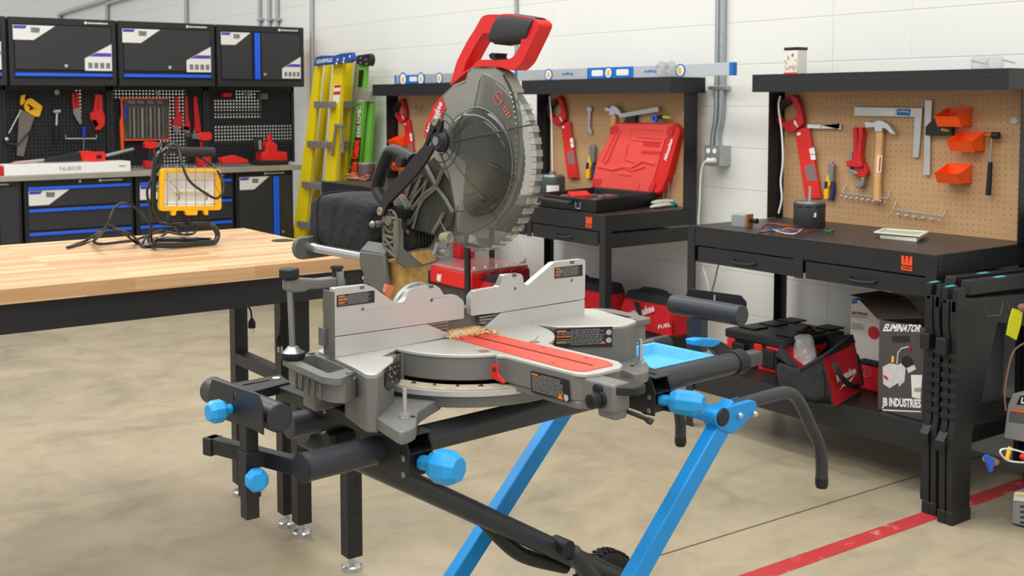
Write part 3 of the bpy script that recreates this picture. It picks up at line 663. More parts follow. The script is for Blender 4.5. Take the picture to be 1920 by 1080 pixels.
obj('guard_ridge', tz, MATS['clear_ridge'], cgo, smooth=0)
gm = MB(); d0 = lambda a, r_, t: cG + (ZV * math.cos(R(a)) - S.V * math.sin(R(a))) * r_ + ax * t
c = d0(40, .160, -.0345); nn = -ax
for r0, r1 in ((.0115, .0135),): gm.lathe(c, nn, [(r0, .0), (r1, .0), (r1, .0006), (r0, .0006), (r0, .0)], 24)
for a in (45, 135): e = S.V * math.cos(R(a)) + ZV * math.sin(R(a)); gm.tube([c - e * .012, c + e * .012], .0009, 4)
for q in range(4): gm.prism([d0(49 + q * 2.5, .166, -.0345), d0(50.2 + q * 2.5, .166, -.0345), d0(50.2 + q * 2.5, .154 + .002 * (q % 2), -.035), d0(49 + q * 2.5, .154, -.035)], -ax * .0004)
gm.prism([d0(62, .150, -.036), d0(66, .149, -.036), d0(64, .144, -.036)], -ax * .0004)
obj('moulded_warning', gm, mat('faded_red_print', (206, 96, 88), .5), cgo, smooth=0)
rbs = MB(); hx = lambda px, py: S.X(px, py, -.0635)
for pts in (((843, 266), (890, 256), (944, 246)), ((842, 274), (885, 293), (934, 315)), ((836, 284), (868, 326), (905, 374)), ((846, 250), (858, 232), (868, 216)), ((851, 256), (862, 240), (880, 222)), ((826, 288), (842, 330), (853, 392)), ((853, 396), (880, 396), (903, 380))):
    rbs.tube([hx(*p) for p in pts], .0018, 6)
ch_ = S.loc(hx(826, 264))
for r_ in (.028, .044, .058):
    rbs.tube([S(-.0635, ch_.y - r_ * math.sin(R(a)), ch_.z + r_ * math.cos(R(a))) for a in range(0, 200, 8)], .0014, 5)
for pts in (((952, 243), (975, 238), (998, 234)), ((925, 312), (945, 325), (968, 336)), ((906, 375), (920, 395), (930, 412))): rbs.tube([S.X(*p, -.037) for p in pts], .0016, 5)
obj('stiffening_rib', rbs, mat('dark_rib', (60, 60, 56), .5), cgo)
hb = MB(); c = S.X(829, 264, -.064); hb.lathe(c, -S.U, [(.0, .0), (.024, .0), (.024, .006), (.019, .012), (.017, .016), (.0, .016)], 28)
hbo = obj('arbor_hub', hb, BPL, saw); obj('arbor_bolt', MB().lathe(c, -S.U, [(.004, .018), (.009, .018), (.009, .015)], 20).cyl(c - S.U * .016, c - S.U * .0165, .005), STD, hbo)
# link arm
lk = MB(); lx = lambda px, py: S.X(px, py, -.078)
lo2 = [(808, 226), (817, 220), (828, 226), (826, 242), (822, 250), (812, 278), (797, 305), (778, 330), (747, 363), (725, 385), (720, 400), (715, 407), (707.5, 395), (712, 382), (722, 357), (760, 313), (780, 288), (795, 271), (803, 245)]
lk.prism(rnd([lx(*p) for p in lo2], .006, 2), S.U * .008, holes=[[lx(*p) for p in [(799, 272), (804, 277), (820, 243), (815, 240)]]])
lko = obj('link_arm', lk, BPL, saw, bev=.001)
lp = MB()
for px, py in ((817, 228), (714, 396)): c = lx(px, py); lp.lathe(c, -S.U, [(.0, .003), (.0045, .003), (.0045, .0045), (.0085, .0045), (.0095, .0), (.0095, -.01)], 20)
obj('pivot_bolt', lp, mat('zinc_bolt', (170, 160, 140), .35, metal=.8), lko)
# rear grip
rg = MB(); gx = lambda px, py: S.X(px, py, -.03)
rg.tube(cr([gx(*p) for p in [(776, 299), (758, 290), (743, 283), (732, 284), (722, 305), (709, 342), (710, 358), (722, 376), (733, 388)]], 5), .0168, 12, flat=.8)
rg.cyl(gx(764, 303) - S.U * .025, gx(764, 303) + S.U * .02, .0125)
obj('carry_grip', rg, BPL, saw); 
# clear chip deflector and cup at the bottom
cp = MB(); c = S.Y(843, 445, .0); cp.lathe(c, (S.V * -1 + ZV * .1), [(.006, -.002), (.009, .003), (.0125, -.001), (.012, -.010), (.010, -.024)], 24)
cp.prism([S.Y(*p, .01) for p in [(832, 425), (850, 450), (870, 462), (858, 458), (838, 440), (826, 415)]], S.V * .003)
obj('chip_deflector', cp, mat('dusty_clear', (176, 168, 142), .5, alpha=.75), saw)
c = S.Y(838, 474, .03); cb_ = MB(); cb_.lathe(c, -S.V, [(.004, .0), (.008, .0), (.008, -.03)], 20); cb_.prism([S.Y(*p, .05) for p in [(822, 455), (838, 450), (838, 470), (830, 485), (815, 478)]], S.V * .01); obj('depth_stop', cb_, STD, saw)
# red handle
hd = MB(); hxp = lambda px, py: S.X(px, py, -.022)
ho = [(843, 162), (856, 116), (874, 80), (893, 50), (903, 31), (914, 27), (960, 27), (1000, 34), (1012, 45), (1005, 62), (978, 118), (962, 133), (950, 130), (936, 126), (888, 126), (868, 140)]
hi = [(905, 62), (978, 62), (976, 84), (962, 107), (952, 112), (897, 112), (886, 124), (867, 137), (874, 116), (890, 86)]
hd.prism(rnd([hxp(*p) for p in ho], .008, 3), S.U * .035, holes=[rnd([hxp(*p) for p in hi], .006, 3)])
hdo = obj('main_handle', hd, RED, saw, bev=.006, seg=3)
gp = MB(); rgs = []
for (xa, ya), (xb, yb) in (((936, 25.5), (914, 78)), ((938, 25), (915, 80)), ((960, 25.5), (940, 80)), ((985, 29), (968, 78)), ((1000, 32), (984, 76)), ((1002, 33), (986, 74))):
    t0_, b0_ = S.loc(hxp(xa, ya)), S.loc(hxp(xb, yb)); hz_, hv_ = (t0_.z - b0_.z) / 2, (t0_.y - b0_.y) / 2; cz_, cy_ = (t0_.z + b0_.z) / 2, (t0_.y + b0_.y) / 2
    rgs.append([S(-.0045 + .023 * (abs(math.cos(t)) ** .6) * (1 if math.cos(t) > 0 else -1), cy_ + hv_ * (abs(math.sin(t)) ** .7) * (1 if math.sin(t) > 0 else -1), cz_ + hz_ * (abs(math.sin(t)) ** .7) * (1 if math.sin(t) > 0 else -1)) for t in [k * math.pi / 12 for k in range(24)]])
gp.loft(rgs)
obj('rubber_grip', gp, mat('soft_grip', (58, 59, 62), .75, bump=.3, bscale=700), hdo, bev=.002)
obj('trigger', MB().tube([hxp(916, 76) + S.U * .018, hxp(945, 77) + S.U * .018, hxp(975, 75) + S.U * .018], [.007, .009, .006], 10), BLK2, hdo)
obj('lock_off_button', MB().prism([hxp(*p) - S.U * .0008 for p in [(917, 103), (922, 99), (930, 100), (928, 106), (933, 113), (924, 112), (919, 110)]], S.U * .031), BLK2, hdo)
# dust bag
bgm = MB(); sec = []
def sup(c, a, b, k, v, n_=32, tw_=0):
    out = []
    for i in range(n_):
        t = 2 * math.pi * i / n_; x, z = math.cos(t), math.sin(t); s1 = abs(x) ** k * (1 if x > 0 else -1); s2 = abs(z) ** k * (1 if z > 0 else -1)
        out.append(S(c[0] + a * s1, v + tw_ * x, c[1] + b * s2))
    return out
for v, a, b, cz_, k in ((.29, .03, .035, 1.135, .6), (.30, .055, .055, 1.13, .5), (.33, .062, .066, 1.128, .45), (.39, .066, .072, 1.133, .42), (.45, .066, .07, 1.135, .42), (.51, .062, .062, 1.137, .42), (.55, .056, .052, 1.136, .45), (.562, .045, .040, 1.134, .5)):
    sec.append([p + Vector((random.gauss(0, .0014), random.gauss(0, .0014), random.gauss(0, .0014))) for p in sup((.015, cz_), a, b, k, v)])
bgm.loft(sec); bgo = obj('dust_bag', bgm, BLF, saw, sub=2)
sm = MB(); sm.tube([p + (p - S(.015, .52, 1.136)).normalized() * .0015 for p in sup((.015, 1.137), .062, .063, .45, .505, 40)], .0022, 6, closed=True); obj('seam_piping', sm, BLF, bgo)

# hold-down clamp
hc = root('hold_down_clamp', 'grey hold-down clamp with round pad standing at the left end of the saw fence', 'clamp', S(-.30, .05, .92))
cv_ = .05; K = lambda px, py: S.Y(px, py, cv_)
pc = S.loc(K(638, 520)); ac = S.loc(K(552, 535)); 
obj('post', MB().cyl(S(pc.x, cv_, .90), S(pc.x, cv_, pc.z + .012), .008), STD, hc)
am = MB(); am.prism(rnd([K(*p) for p in [(540, 526), (560, 522), (600, 524), (635, 520), (648, 520), (650, 540), (600, 542), (580, 543), (572, 548), (548, 549), (540, 545)]], .004, 2) , S.V * .024); obj('clamp_arm', am, GRY, hc, bev=.004)
obj('arm_pin', MB().cyl(S(pc.x, cv_ + .012, pc.z), S(pc.x, cv_ + .012, pc.z + .022), .010).cyl(S(pc.x, cv_ + .012, pc.z + .016), S(pc.x, cv_ + .012, pc.z + .021), .013), BPL, hc)
tk_ = S.loc(K(548, 515)); obj('knob', MB().prism(rnd([S(tk_.x + .022 * math.cos(a), cv_ + .012 + .022 * math.sin(a), tk_.z - .008) for a in [k * math.pi / 3 for k in range(6)]], .006, 2), (0, 0, .019)), BPL, hc, bev=.003)
tf = S.loc(K(555, 660)); obj('screw_rod', MB().cyl(S(tf.x, cv_ + .012, tf.z), S(tk_.x, cv_ + .012, tk_.z), .0058, n=16), STD, hc)
obj('clamp_pad', MB().lathe(S(tf.x, cv_ + .012, tf.z - .006), ZV, [(.020, .004), (.016, .008), (.010, .015), (0, .017)], 28), STL, hc); obj('pad_rim', MB().lathe(S(tf.x, cv_ + .012, tf.z - .006), ZV, [(0, -.009), (.022, -.009), (.0245, -.003), (.0235, .004), (.0, .0045)], 28), BPL, hc)
# ---------------------------------------------------------------- rolling stand
stn = root('rolling_saw_stand', 'folding rolling saw stand with bright blue legs and grey tubular rails under the mitre saw', 'saw stand', S(.1, .05, 0))
ft = [S(-.470, -.118, .775), S(.80, -.105, .775)]
obj('front_tube', MB().cyl(ft[0], ft[1], .0262, n=32), TUBE, stn, bev=.002)
rt = [S(-.355, .127, .775), S(.80, .14, .775)]
obj('rear_tube', MB().cyl(rt[0], rt[1], .0262, n=32), TUBE, stn, bev=.002)
ec = MB(); d = (ft[1] - ft[0]).normalized(); ec.cyl(ft[0] - d * .004, ft[0] + d * .001, .0275, n=32); obj('tube_cap', ec, BPL, stn, bev=.0015)
def rail(u0, v0, u1, v1, name='mounting_rail'):
    """channel rail with a U bracket at its front end, along v"""
    a = Vector((u0, v0)); b = Vector((u1, v1)); d = (b - a).normalized(); n = Vector((d.y, -d.x))   # n to +u
    q = lambda t, w_, z: S(a.x + d.x * t + n.x * w_, a.y + d.y * t + n.y * w_, z)
    L = (b - a).length; r = MB()
    r.prism([q(0, -.004, .822), q(0, .05, .822), q(L, .05, .822), q(L, -.004, .822)], (0, 0, -.003), holes=[[q(.02, .02, .822), q(.02, .027, .822), q(.06, .027, .822), q(.06, .02, .822)], [q(L - .1, .02, .822), q(L - .1, .027, .822), q(L - .035, .027, .822), q(L - .035, .02, .822)]])
    for w_ in (-.004, .047): r.prism([q(0.014, w_, .820), q(L, w_, .820), q(L, w_, .795), q(0.014, w_, .795)], (S.U * n.x + S.V * n.y) * .003)
    o = obj(name, r, BLK, stn, bev=.001)
    k = MB()
    for w_ in (-.006, .047):
        k.prism([q(.0, w_, .795), q(.014, w_, .820), q(.15, w_, .80), q(.15, w_, .795), q(.145, w_, .758), q(.12, w_, .743), q(.04, w_, .740), q(.03, w_, .736), q(.0, w_, .738)], (S.U * n.x + S.V * n.y) * .004)
    k.prism([q(.0, -.006, .788), q(.0, .05, .788), q(.14, .05, .788), q(.14, -.006, .788)], (0, 0, -.003))
    k.prism([q(.012, -.004, .786), q(.012, .05, .786), q(.012, .05, .740), q(.012, -.004, .740)], (S.U * d.x + S.V * d.y) * .004)
    kb = obj('quick_mount_bracket', k, BLK, o, bev=.001)
    rv = MB()
    for t, z in ((.014, .778), (.014, .748)): rv.lathe(q(t, -.0062, z), -(S.U * n.x + S.V * n.y), [(.006, 0), (.006, .001), (.003, .002), (0, .002)], 12)
    rv.lathe(q(.12, -.0042, .806), -(S.U * n.x + S.V * n.y), [(.005, 0), (.004, .002), (0, .002)], 12); rv.lathe(q(.28, -.0042, .808), -(S.U * n.x + S.V * n.y), [(.005, 0), (.004, .002), (0, .002)], 12)
    obj('rivet', rv, STD, o)
    return q, L
def hexknob(c, axis, r, h, name='adjusting_knob', stem=.02):
    axis = Vector(axis).normalized(); ref = ZV if abs(axis.z) < .9 else Vector((1, 0, 0)); ref = (ref - axis * ref.dot(axis)).normalized(); b = axis.cross(ref)
    rg = lambda rr, t, ph=0.: [Vector(c) + axis * t + (ref * math.cos(a + ph) + b * math.sin(a + ph)) * rr for a in [k * math.pi / 4 + math.pi / 8 for k in range(8)]]
    m = MB(); m.loft([rg(r * .45, -stem), rg(r * .45, 0.), rg(r * .78, .0), rg(r, h * .22), rg(r, h * .72), rg(r * .72, h)])
    return obj(name, m, BLP, stn, bev=.0015, smooth=0)
qL, LL = rail(-.302, -.212, -.302, .26)
qR, LR = rail(.358, -.212, .358, .26)
hexknob(qL(-.016, .036, .766), -(S.V * 1) + S.U * .30, .0315, .060, stem=.026)
hexknob(qR(-.012, .034, .768), -(S.V * 1) + S.U * .42, .0275, .074, stem=.026)
# rear bracket arm with slot and washer
rb = MB(); rb.prism([S.Z(*p, .826) for p in [(436, 718), (525, 702), (545, 716), (475, 734)]], (0, 0, -.02), holes=[[S.Z(*p, .826) for p in [(455, 721), (506, 711.5), (507, 713.5), (456, 723)]]]); ro_ = obj('slotted_arm', rb, BLK, stn, bev=.001)
obj('guide_washer', MB().lathe(S.Z(518, 709, .8265), ZV, [(.0085, 0), (.0085, .0012), (0, .0012)], 20), WHT, ro_)
# rear black knob below the rail
kc = S.Y(640, 822, .12); obj('rear_clamp_knob', MB().lathe(kc + S.U * -.035, S.U, [(0, 0), (.018, 0), (.024, .008), (.024, .04), (.02, .06), (0, .06)], 8), BPL, stn, smooth=0, bev=.002)
# left extension: bar, sleeve, post, plate and roller
eb = MB(); b0, b1 = S.Z(384, 820, .775), S.Z(575, 868, .775); dd = (b1 - b0).normalized(); sd = Vector((dd.y, -dd.x, 0))
eb.prism([b0, b1, b1 - sd * .024, b0 - sd * .024], (0, 0, -.03)); eb.prism([b0 - dd * .003 + sd * .004, b0 + dd * .02 + sd * .004, b0 + dd * .02 - sd * .028, b0 - dd * .003 - sd * .028], (0, 0, -.034))
obj('extension_bar', eb, BLK, stn, bev=.002)
pv = S.Y
PB = S.loc(S.Y(463, 978, -.01)); PT = S.loc(S.Y(463, 790, -.01))
def colu(u0, v0, w_, d_, z0, z1): return MB().box(S, u0, u0 + w_, v0, v0 + d_, z0, z1)
pu_, pv_ = PB.x, -.01
zt_ = PT.z
obj('post_tube', colu(pu_ + .0015, pv_ + .0015, .026, .026, PB.z, .86), BLK, stn, bev=.002)
zs0, zs1 = S.loc(S.Y(463, 938, -.01)).z, S.loc(S.Y(463, 850, -.01)).z
obj('post_sleeve', colu(pu_ - .001, pv_ - .001, .031, .031, zs0, zs1), BLK, stn, bev=.0015)
pu2 = -.555
q = S.loc(S.X(485, 780, pu_ - .004)); 
pl = MB(); uu = pu_ - .004
pl.prism([S.X(*p, uu) for p in [(397, 711), (484, 740), (491, 760), (493, 816), (476, 806), (391, 777), (390, 735)]], S.U * .003, holes=[[S.X(*p, uu) for p in [(437, 732), (440, 733), (440.5, 752), (437.5, 752)]]])
obj('stop_plate', pl, BLK, stn, bev=.0008)
r0, r1 = S.loc(S.X(398, 738, pu_ + .032)), S.loc(S.X(515, 777, pu_ + .032))
ro1 = MB(); A3, B3 = S(pu_ + .036, r0.y + .01, r0.z), S(pu_ + .036, r1.y - .012, r1.z); A3.z = B3.z = (A3.z + B3.z) / 2
ro1.cyl(A3, B3, .0265, n=32); obj('support_roller', ro1, TUBE, stn, bev=.003, seg=3)
kc = S.X(434, 766, uu); hexknob(kc - S.U * .014, -S.U, .0215, .033, stem=.014)
kc = S.loc(S.Y(450, 910, pv_ - .03)); hexknob(S(pu_ + .012, pv_ - .012, kc.z), -S.V - S.U * .3, .0215, .026, stem=.012)
# right extension: collar, square tube, lever, T post, roller, plate
rg_ = MB(); rg_.cyl(S(.760, -.105, .775), S(.795, -.105, .775), .031, n=32); 
obj('tube_collar', rg_, BPL, stn, bev=.002)
sq = MB(); a_, b_ = S(.83, -.06, .762), S(.945, -.055, .762); sq.box(S, .79, .862, -.122, -.088, .758, .792)
obj('inner_slide_bar', sq, mat('worn_grey_steel', (84, 84, 80), .5, .4, var=.2, vscale=20), stn, bev=.002)
lb = MB(); lb.prism([S.Y(*p, -.02) for p in [(1338, 645), (1352, 640), (1362, 645), (1386, 665), (1384, 680), (1372, 684), (1350, 668), (1338, 655)]], S.V * .022); lbo = obj('lever_bracket', lb, BLK, stn, bev=.002)
obj('release_lever', MB().prism(rnd([S.Y(*p, -.03) for p in [(1302, 638), (1318, 635), (1350, 637), (1350, 645), (1336, 652), (1304, 648)]], .003, 2), S.V * .03), BLP, lbo, bev=.002)
tpv = .06
tpo = MB(); t0, t1 = S.loc(S.Y(1313, 600, tpv)), S.loc(S.Y(1343, 600, tpv)); tpo.box(S, t0.x, t0.x + .032, tpv, tpv + .03, .76, t0.z + .02); obj('post_tube', tpo, mat('blue_black_paint', (44, 56, 74), .4, bump=.15), stn, bev=.002)
ra, rb2 = S.loc(S.X(1262, 570, t0.x + .012)), S.loc(S.X(1392, 592, t0.x + .012)); zc = (ra.z + rb2.z) / 2
obj('support_roller', MB().cyl(S(t0.x + .012, ra.y, zc), S(t0.x + .012, rb2.y, zc), .0268, n=32), TUBE, stn, bev=.003, seg=3)
uq = t0.x + .045
obj('stop_plate', MB().prism([S.X(*p, uq) for p in [(1293, 541), (1389, 554), (1399, 566), (1399, 592), (1286, 577), (1286, 552)]], S.U * .003, holes=[[S.X(*p, uq) for p in [(1337, 552.5), (1341, 553), (1341, 572), (1337, 572)]]]), BLK, stn, bev=.0008)
# tool tray between the tubes
ty = MB(); TQ = [(1190, 661), (1232, 646), (1352, 668), (1340, 678), (1245, 694), (1200, 676)]
o4 = [S(.485, -.095, .80), S(.485, .100, .80), S(.705, .100, .80), S(.705, -.095, .80)]; i4 = [S(.497, -.083, .80), S(.497, .088, .80), S(.693, .088, .80), S(.693, -.083, .80)]; bt4 = [p - ZV * .024 + (S(.595, .0, .80) - p) * .12 for p in i4]
ty.add(o4 + i4 + bt4, [(0, 1, 5, 4), (1, 2, 6, 5), (2, 3, 7, 6), (3, 0, 4, 7), (4, 5, 9, 8), (5, 6, 10, 9), (6, 7, 11, 10), (7, 4, 8, 11), (8, 9, 10, 11)])
obj('tool_tray', ty, mat('light_blue_plastic', (92, 186, 242), .5, var=.05, vscale=30), stn, solid=.003, bev=.001)
obj('tray_frame', MB().tube([S(.475, .118, .797), S(.72, .118, .797)], .008, 8).tube([S(.475, -.09, .797), S(.475, .118, .797)], .008, 8), mat('dusty_grey_plastic', (110, 108, 102), .6), stn)
# blue legs (front v=-.2, rear v=.27)
def leg(v, name='blue_leg'):
    top = (.66, .705); bot = (-.07, .0); dx, dz = bot[0] - top[0], bot[1] - top[1]; L = math.hypot(dx, dz); t = (dx / L, dz / L); n = (-t[1], t[0]); hw = .0235
    m = MB(); m.prism([S(top[0] + n[0] * hw, v, top[1] + n[1] * hw), S(bot[0] + n[0] * hw, v, bot[1] + n[1] * hw), S(bot[0] - n[0] * hw, v, bot[1] - n[1] * hw), S(top[0] - n[0] * hw, v, top[1] - n[1] * hw)], S.V * .034)
    o = obj(name, m, BLU, stn, bev=.004, seg=3)
    g = MB(); hp_ = [S.loc(S.Y(*p, -.204)) for p in [(1340, 778), (1349, 768), (1372, 761), (1410, 750), (1420, 754), (1419, 768), (1405, 786), (1376, 815), (1350, 806), (1341, 792)]]; g.prism(rnd([S(p.x, v - .004, p.z) for p in hp_], .008, 3), S.V * .042); obj('hinge_plate', g, BLU, o, bev=.003)
    c = S.loc(S.Y(1355, 782, -.204)); c = S(c.x, v - .004, c.z); obj('end_plug', MB().lathe(c, -S.V, [(.0, .006), (.019, .005), (.0215, .002), (.0215, 0)], 28), BPL, o)
    return o
lg1 = leg(-.2); leg(.27)
for px, py in ((1384, 778), (1412, 775)): c = S.Y(px, py, -.204); obj('leg_bolt', MB().ball(c - S.V * .006, .0075).cyl(c, c - S.V * .005, .008, n=6), STL, lg1)
obj('cross_bar', MB().box(S, .60, .625, -.2, .30, .668, .702), BLU, stn, bev=.003)
for v in (-.2, .27):
    pth = cr([S(.66, v + .017, .70), S(.80, v + .017, .70), S(.885, v + .017, .695), S(.935, v + .017, .66), S(.985, v + .017, .59), S(1.02, v + .017, .54), S(1.035, v + .017, .49), S(1.037, v + .017, .43)], 6)
    h = obj('carry_handle', MB().tube(pth, .0158, 20), TUBE, stn); obj('handle_cap', MB().lathe(S(1.037, v + .017, .43), -ZV, [(.0168, -.016), (.0168, -.004), (.017, .0), (.0135, .010), (0, .012)], 24), BPL, h)
# dark lower frame
for v in (.0, .2):
    o = obj('dark_leg', MB().tube([S(-.275, v, .724), S(.64, v, .175)], .0225, 20), TUBE, stn)
    if v == 0:
        obj('leg_brace', MB().tube(cr([S.Y(*p, v + .02) for p in [(885, 950), (930, 1000), (965, 1032), (1000, 1048), (1060, 1062)]], 5), .017, 14), BLK, o)
        c = S.Y(1068, 1030, v - .045); obj('leg_pivot', MB().cyl(c, c + S.V * .05, .019, n=24), BPL, o, bev=.002); c2 = S.Y(1098, 1052, v - .045); obj('pivot_bolt', MB().cyl(c2, c2 + S.V * .03, .010, n=16), BPL, o, bev=.002)
        obj('axle_leg', MB().tube([S.Y(1074, 1036, v - .03), S.Y(1180, 1170, v - .03)], .020, 18), TUBE, o)
obj('axle', MB().cyl(S(.66, -.24, .12), S(.66, .30, .12), .01), BLK, stn)
for v, px in ((-.12, None), (.22, None)):
    wh = MB(); c = S(.645, v, .115); wh.lathe(c, S.V, [(.055, -.02), (.095, -.026), (.108, -.02), (.115, -.008), (.115, .008), (.108, .02), (.095, .026), (.055, .02)], 48)
    o = obj('wheel', wh, RUB, stn); tr = MB()
    for k in range(40):
        for s_ in (-1, 0, 1):
            a = 2 * math.pi * (k + .5 * (s_ == 0)) / 40; d = S.U * math.cos(a) + ZV * math.sin(a); e = -S.U * math.sin(a) + ZV * math.cos(a); cc = c + d * .1135 + S.V * s_ * .012
            tr.prism([cc - e * .006 - S.V * .0045, cc + e * .004 - S.V * .0045, cc + e * .006 + S.V * .0045, cc - e * .004 + S.V * .0045], d * .004)
    obj('tread', tr, RUB, o, smooth=0); obj('hub', MB().cyl(c - S.V * .02, c + S.V * .02, .056), BPL, o)

# ---------------------------------------------------------------- butcher block bench on the left
wbn = root('butcher_block_workbench', 'butcher block workbench on black steel legs with the yellow work light on it', 'workbench', (.3, 3.4, 0))
ZB = .962
obj('bench_top', MB().box(W, -1.3, 1.69, 2.945, 3.86, ZB - .04, ZB), MATS['butcher_block'], wbn, bev=.002)
ap = MB(); ap.box(W, -1.25, 1.675, 2.965, 2.975, ZB - .118, ZB - .04); ap.box(W, -1.25, 1.675, 3.83, 3.84, ZB - .118, ZB - .04); ap.box(W, 1.655, 1.675, 2.965, 3.84, ZB - .118, ZB - .04)
apo = obj('apron', ap, BLK, wbn, bev=.002)
for px, py in ((663, 523), (680, 521)): c = W.Y(px, py, 2.964); obj('apron_bolt', MB().ball(c, .006), STL, apo)
for k, y in enumerate((2.955, 3.29, 3.40, 3.775)):
    x0 = W.Y(653, 1000, 2.955).x if 1 else 0; w_ = .05
    lgm = MB(); lgm.box(W, x0, x0 + w_, y, y + .05, .045, ZB - .04); lo = obj('leg', lgm, BLK, wbn, bev=.003)
    ft_ = MB(); c = Vector((x0 + .025, y + .025, 0)); ft_.lathe(c, ZV, [(0, .0), (.031, .0), (.031, .014), (.026, .018), (.008, .019), (.008, .046)], 28); obj('levelling_foot', ft_, STL, lo)
    if k == 0:
        hl_ = MB()
        for z in (.33, .26, .19): hl_.cyl(Vector((x0 + .03, y - .0008, z)), Vector((x0 + .03, y + .001, z)), .0045)
        for px, py in ((669, 901), (669, 932), (669, 962)): c = W.Y(px, py, y - .0008); hl_.cyl(c, c + Vector((0, .001, 0)), .0042)
        obj('adjustment_hole', hl_, BLK2, lo)
x0 = W.Y(653, 1000, 2.955).x
for y0, y1 in ((2.955 + .05, 3.29), (3.45, 3.775)):
    z = W.X(470, 675, x0).z; obj('side_rail', MB().box(W, x0, x0 + .05, y0, y1, z - .04, z), BLK, wbn, bev=.002)
gc_ = W.Z(530, 451, ZB + .0005); obj('cable_grommet', MB().lathe(gc_, ZV, [(.0, .0), (.036, 0), (.036, .0015), (.030, .0018), (.026, .0006)], 32), BPL, wbn)
# power cords hanging under the bench end
def cordset(pts, label, plug):
    o = root('power_cord', label, 'cord', pts[0]); obj('cable', MB().tube(cr(pts, 8), .0035, 8), RUB, o)
    e = Vector(pts[-1]); m = MB(); m.lathe(e, -ZV, [(.004, -.004), (.007, .0), (.013, .012), (.013, .032), (0, .034)], 16); obj('plug', m, RUB, o)
    b = MB(); 
    for s_ in (-.006, .006): b.box(W, e.x + s_ - .001, e.x + s_ + .001, e.y - .003, e.y + .003, e.z - .052, e.z - .033)
    obj('prong', b, STL, o)
yc = 3.7
c0 = [W.Y(464, 556, yc), W.Y(466, 580, yc), W.Y(472, 596, yc), W.Y(471, 585, yc), W.Y(474, 600, yc)]
cordset([W.Y(461, 505, yc), W.Y(463, 565, yc), W.Y(470, 582, yc), W.Y(472, 598, yc)], 'black power cord with a two-prong plug hanging under the butcher block bench', 1)
yc = 3.284
cordset([W.Y(539, 500, yc), W.Y(530, 580, yc), W.Y(526, 612, yc), W.Y(525, 630, yc)], 'black cord with plug hanging in front of the bench leg beside the hold-down clamp', 1)
# ---------------------------------------------------------------- wall services
def one(name, mb, m, label, cat, origin, group=None, **k):
    return tag(obj(name, mb, m, origin=origin, **k), label, cat, group)
PX = 4.255
def conduit(pts, label, r=.0135, clamp=None):
    P = [W.X(x, y, PX) for x, y in pts]; P = [Vector((4.268 - r, p.y, p.z)) for p in P]; o = root('electrical_conduit', label, 'conduit', P[-1]); obj('pipe', MB().tube(cr(P, 4) if len(P) > 2 else P, r, 14), GAL, o)
    if clamp:
        c = W.X(*clamp, PX); obj('pipe_strap', MB().box(W, PX - r - .004, PX + .012, c.y - r - .028, c.y + r + .028, c.z - .010, c.z + .010), GAL, o, bev=.002)
    return o
conduit([(1347, -60), (1345, 120), (1343, 215), (1338, 250), (1336, 275)], 'steel conduit running down the wall into the outlet box, left of the pair', clamp=(1344, 165))
conduit([(1357, -60), (1355, 120), (1353, 215), (1347, 250), (1346, 275)], 'steel conduit running down the wall into the outlet box, right of the pair', r=.016, clamp=(1354, 165))
conduit([(585, -60), (587, 330)], 'thin steel conduit on the wall behind the yellow ladder', r=.017)
conduit([(967, -60), (968, 200)], 'steel conduit seen behind the raised saw handle', r=.011)
conduit([(350, -60), (351, 160)], 'single steel conduit rising above the middle wall cabinet', r=.02)
for x in (487, 505, 520): conduit([(x, -60), (x + 1, 160)], 'one of three steel conduits side by side above the right wall cabinet', r=.016, clamp=(x + 2, 37 if x > 500 else 37))
for o in sc.collection.objects:
    if o.get('label', '').startswith('one of three'): o['group'] = 'three conduits above the right wall cabinet'
conduit([(116, 60), (115, 34), (119, 25), (200, 0), (290, -28)], 'bent conduit high on the wall, leftmost above the cabinets', r=.028)
conduit([(203, 60), (203, 12), (207, 6), (240, -4), (300, -22)], 'bent conduit high on the wall, second from left above the cabinets', r=.024)
ob = root('outlet_box', 'galvanised outlet box with four sockets on the white wall', 'outlet box', W.X(1342, 293, 4.24))
q = [W.X(x, y, 4.17) for x, y in ((1321, 272), (1347, 272))]; y0, y1 = q[1].y, q[0].y; zt, zb = q[0].z, W.X(1330, 311, 4.17).z
obj('box_body', MB().box(W, 4.18, 4.27, y0 + .01, y1, zb, zt - .003), GAL, ob, bev=.002); obj('cover_plate', MB().box(W, 4.170, 4.18, y0, y1, zb, zt), STD, ob, bev=.002)
sk = MB()
for a in (.27, .73):
    for b in (.27, .73): sk.lathe(Vector((4.170, y0 + (y1 - y0) * a, zb + (zt - zb) * b)), (-1, 0, 0), [(0, .002), (.012, .002), (.013, 0)], 20)
obj('socket', sk, WHT, ob)
cd = root('power_cord', 'cream power cord plugged into the outlet box and hanging beside the bench', 'cord', W.X(1322, 303, 4.15))
obj('plug', MB().tube([W.X(1338, 301, 4.165), W.X(1325, 302, 4.14)], [.014, .008], 10), WPL, cd)
cpts = [W.X(*p, 4.14) for p in [(1326, 302), (1319, 307), (1314, 330), (1312, 380), (1310, 420), (1316, 450)]] + [W.X(*p, 4.2) for p in [(1318, 500), (1324, 520), (1330, 552), (1332, 600)]]
obj('cable', MB().tube(cr(cpts, 6), .0045, 8), WPL, cd)
one('power_cord', MB().tube(cr([W.X(*p, 4.2) for p in [(1352, 480), (1345, 505), (1340, 528), (1334, 552), (1331, 600)]], 6), .004, 8), mat('brown_cord', (120, 108, 92), .5), 'thin brown cord hanging against the wall below the right bench drawer', 'cord', W.X(1340, 528, 4.2))
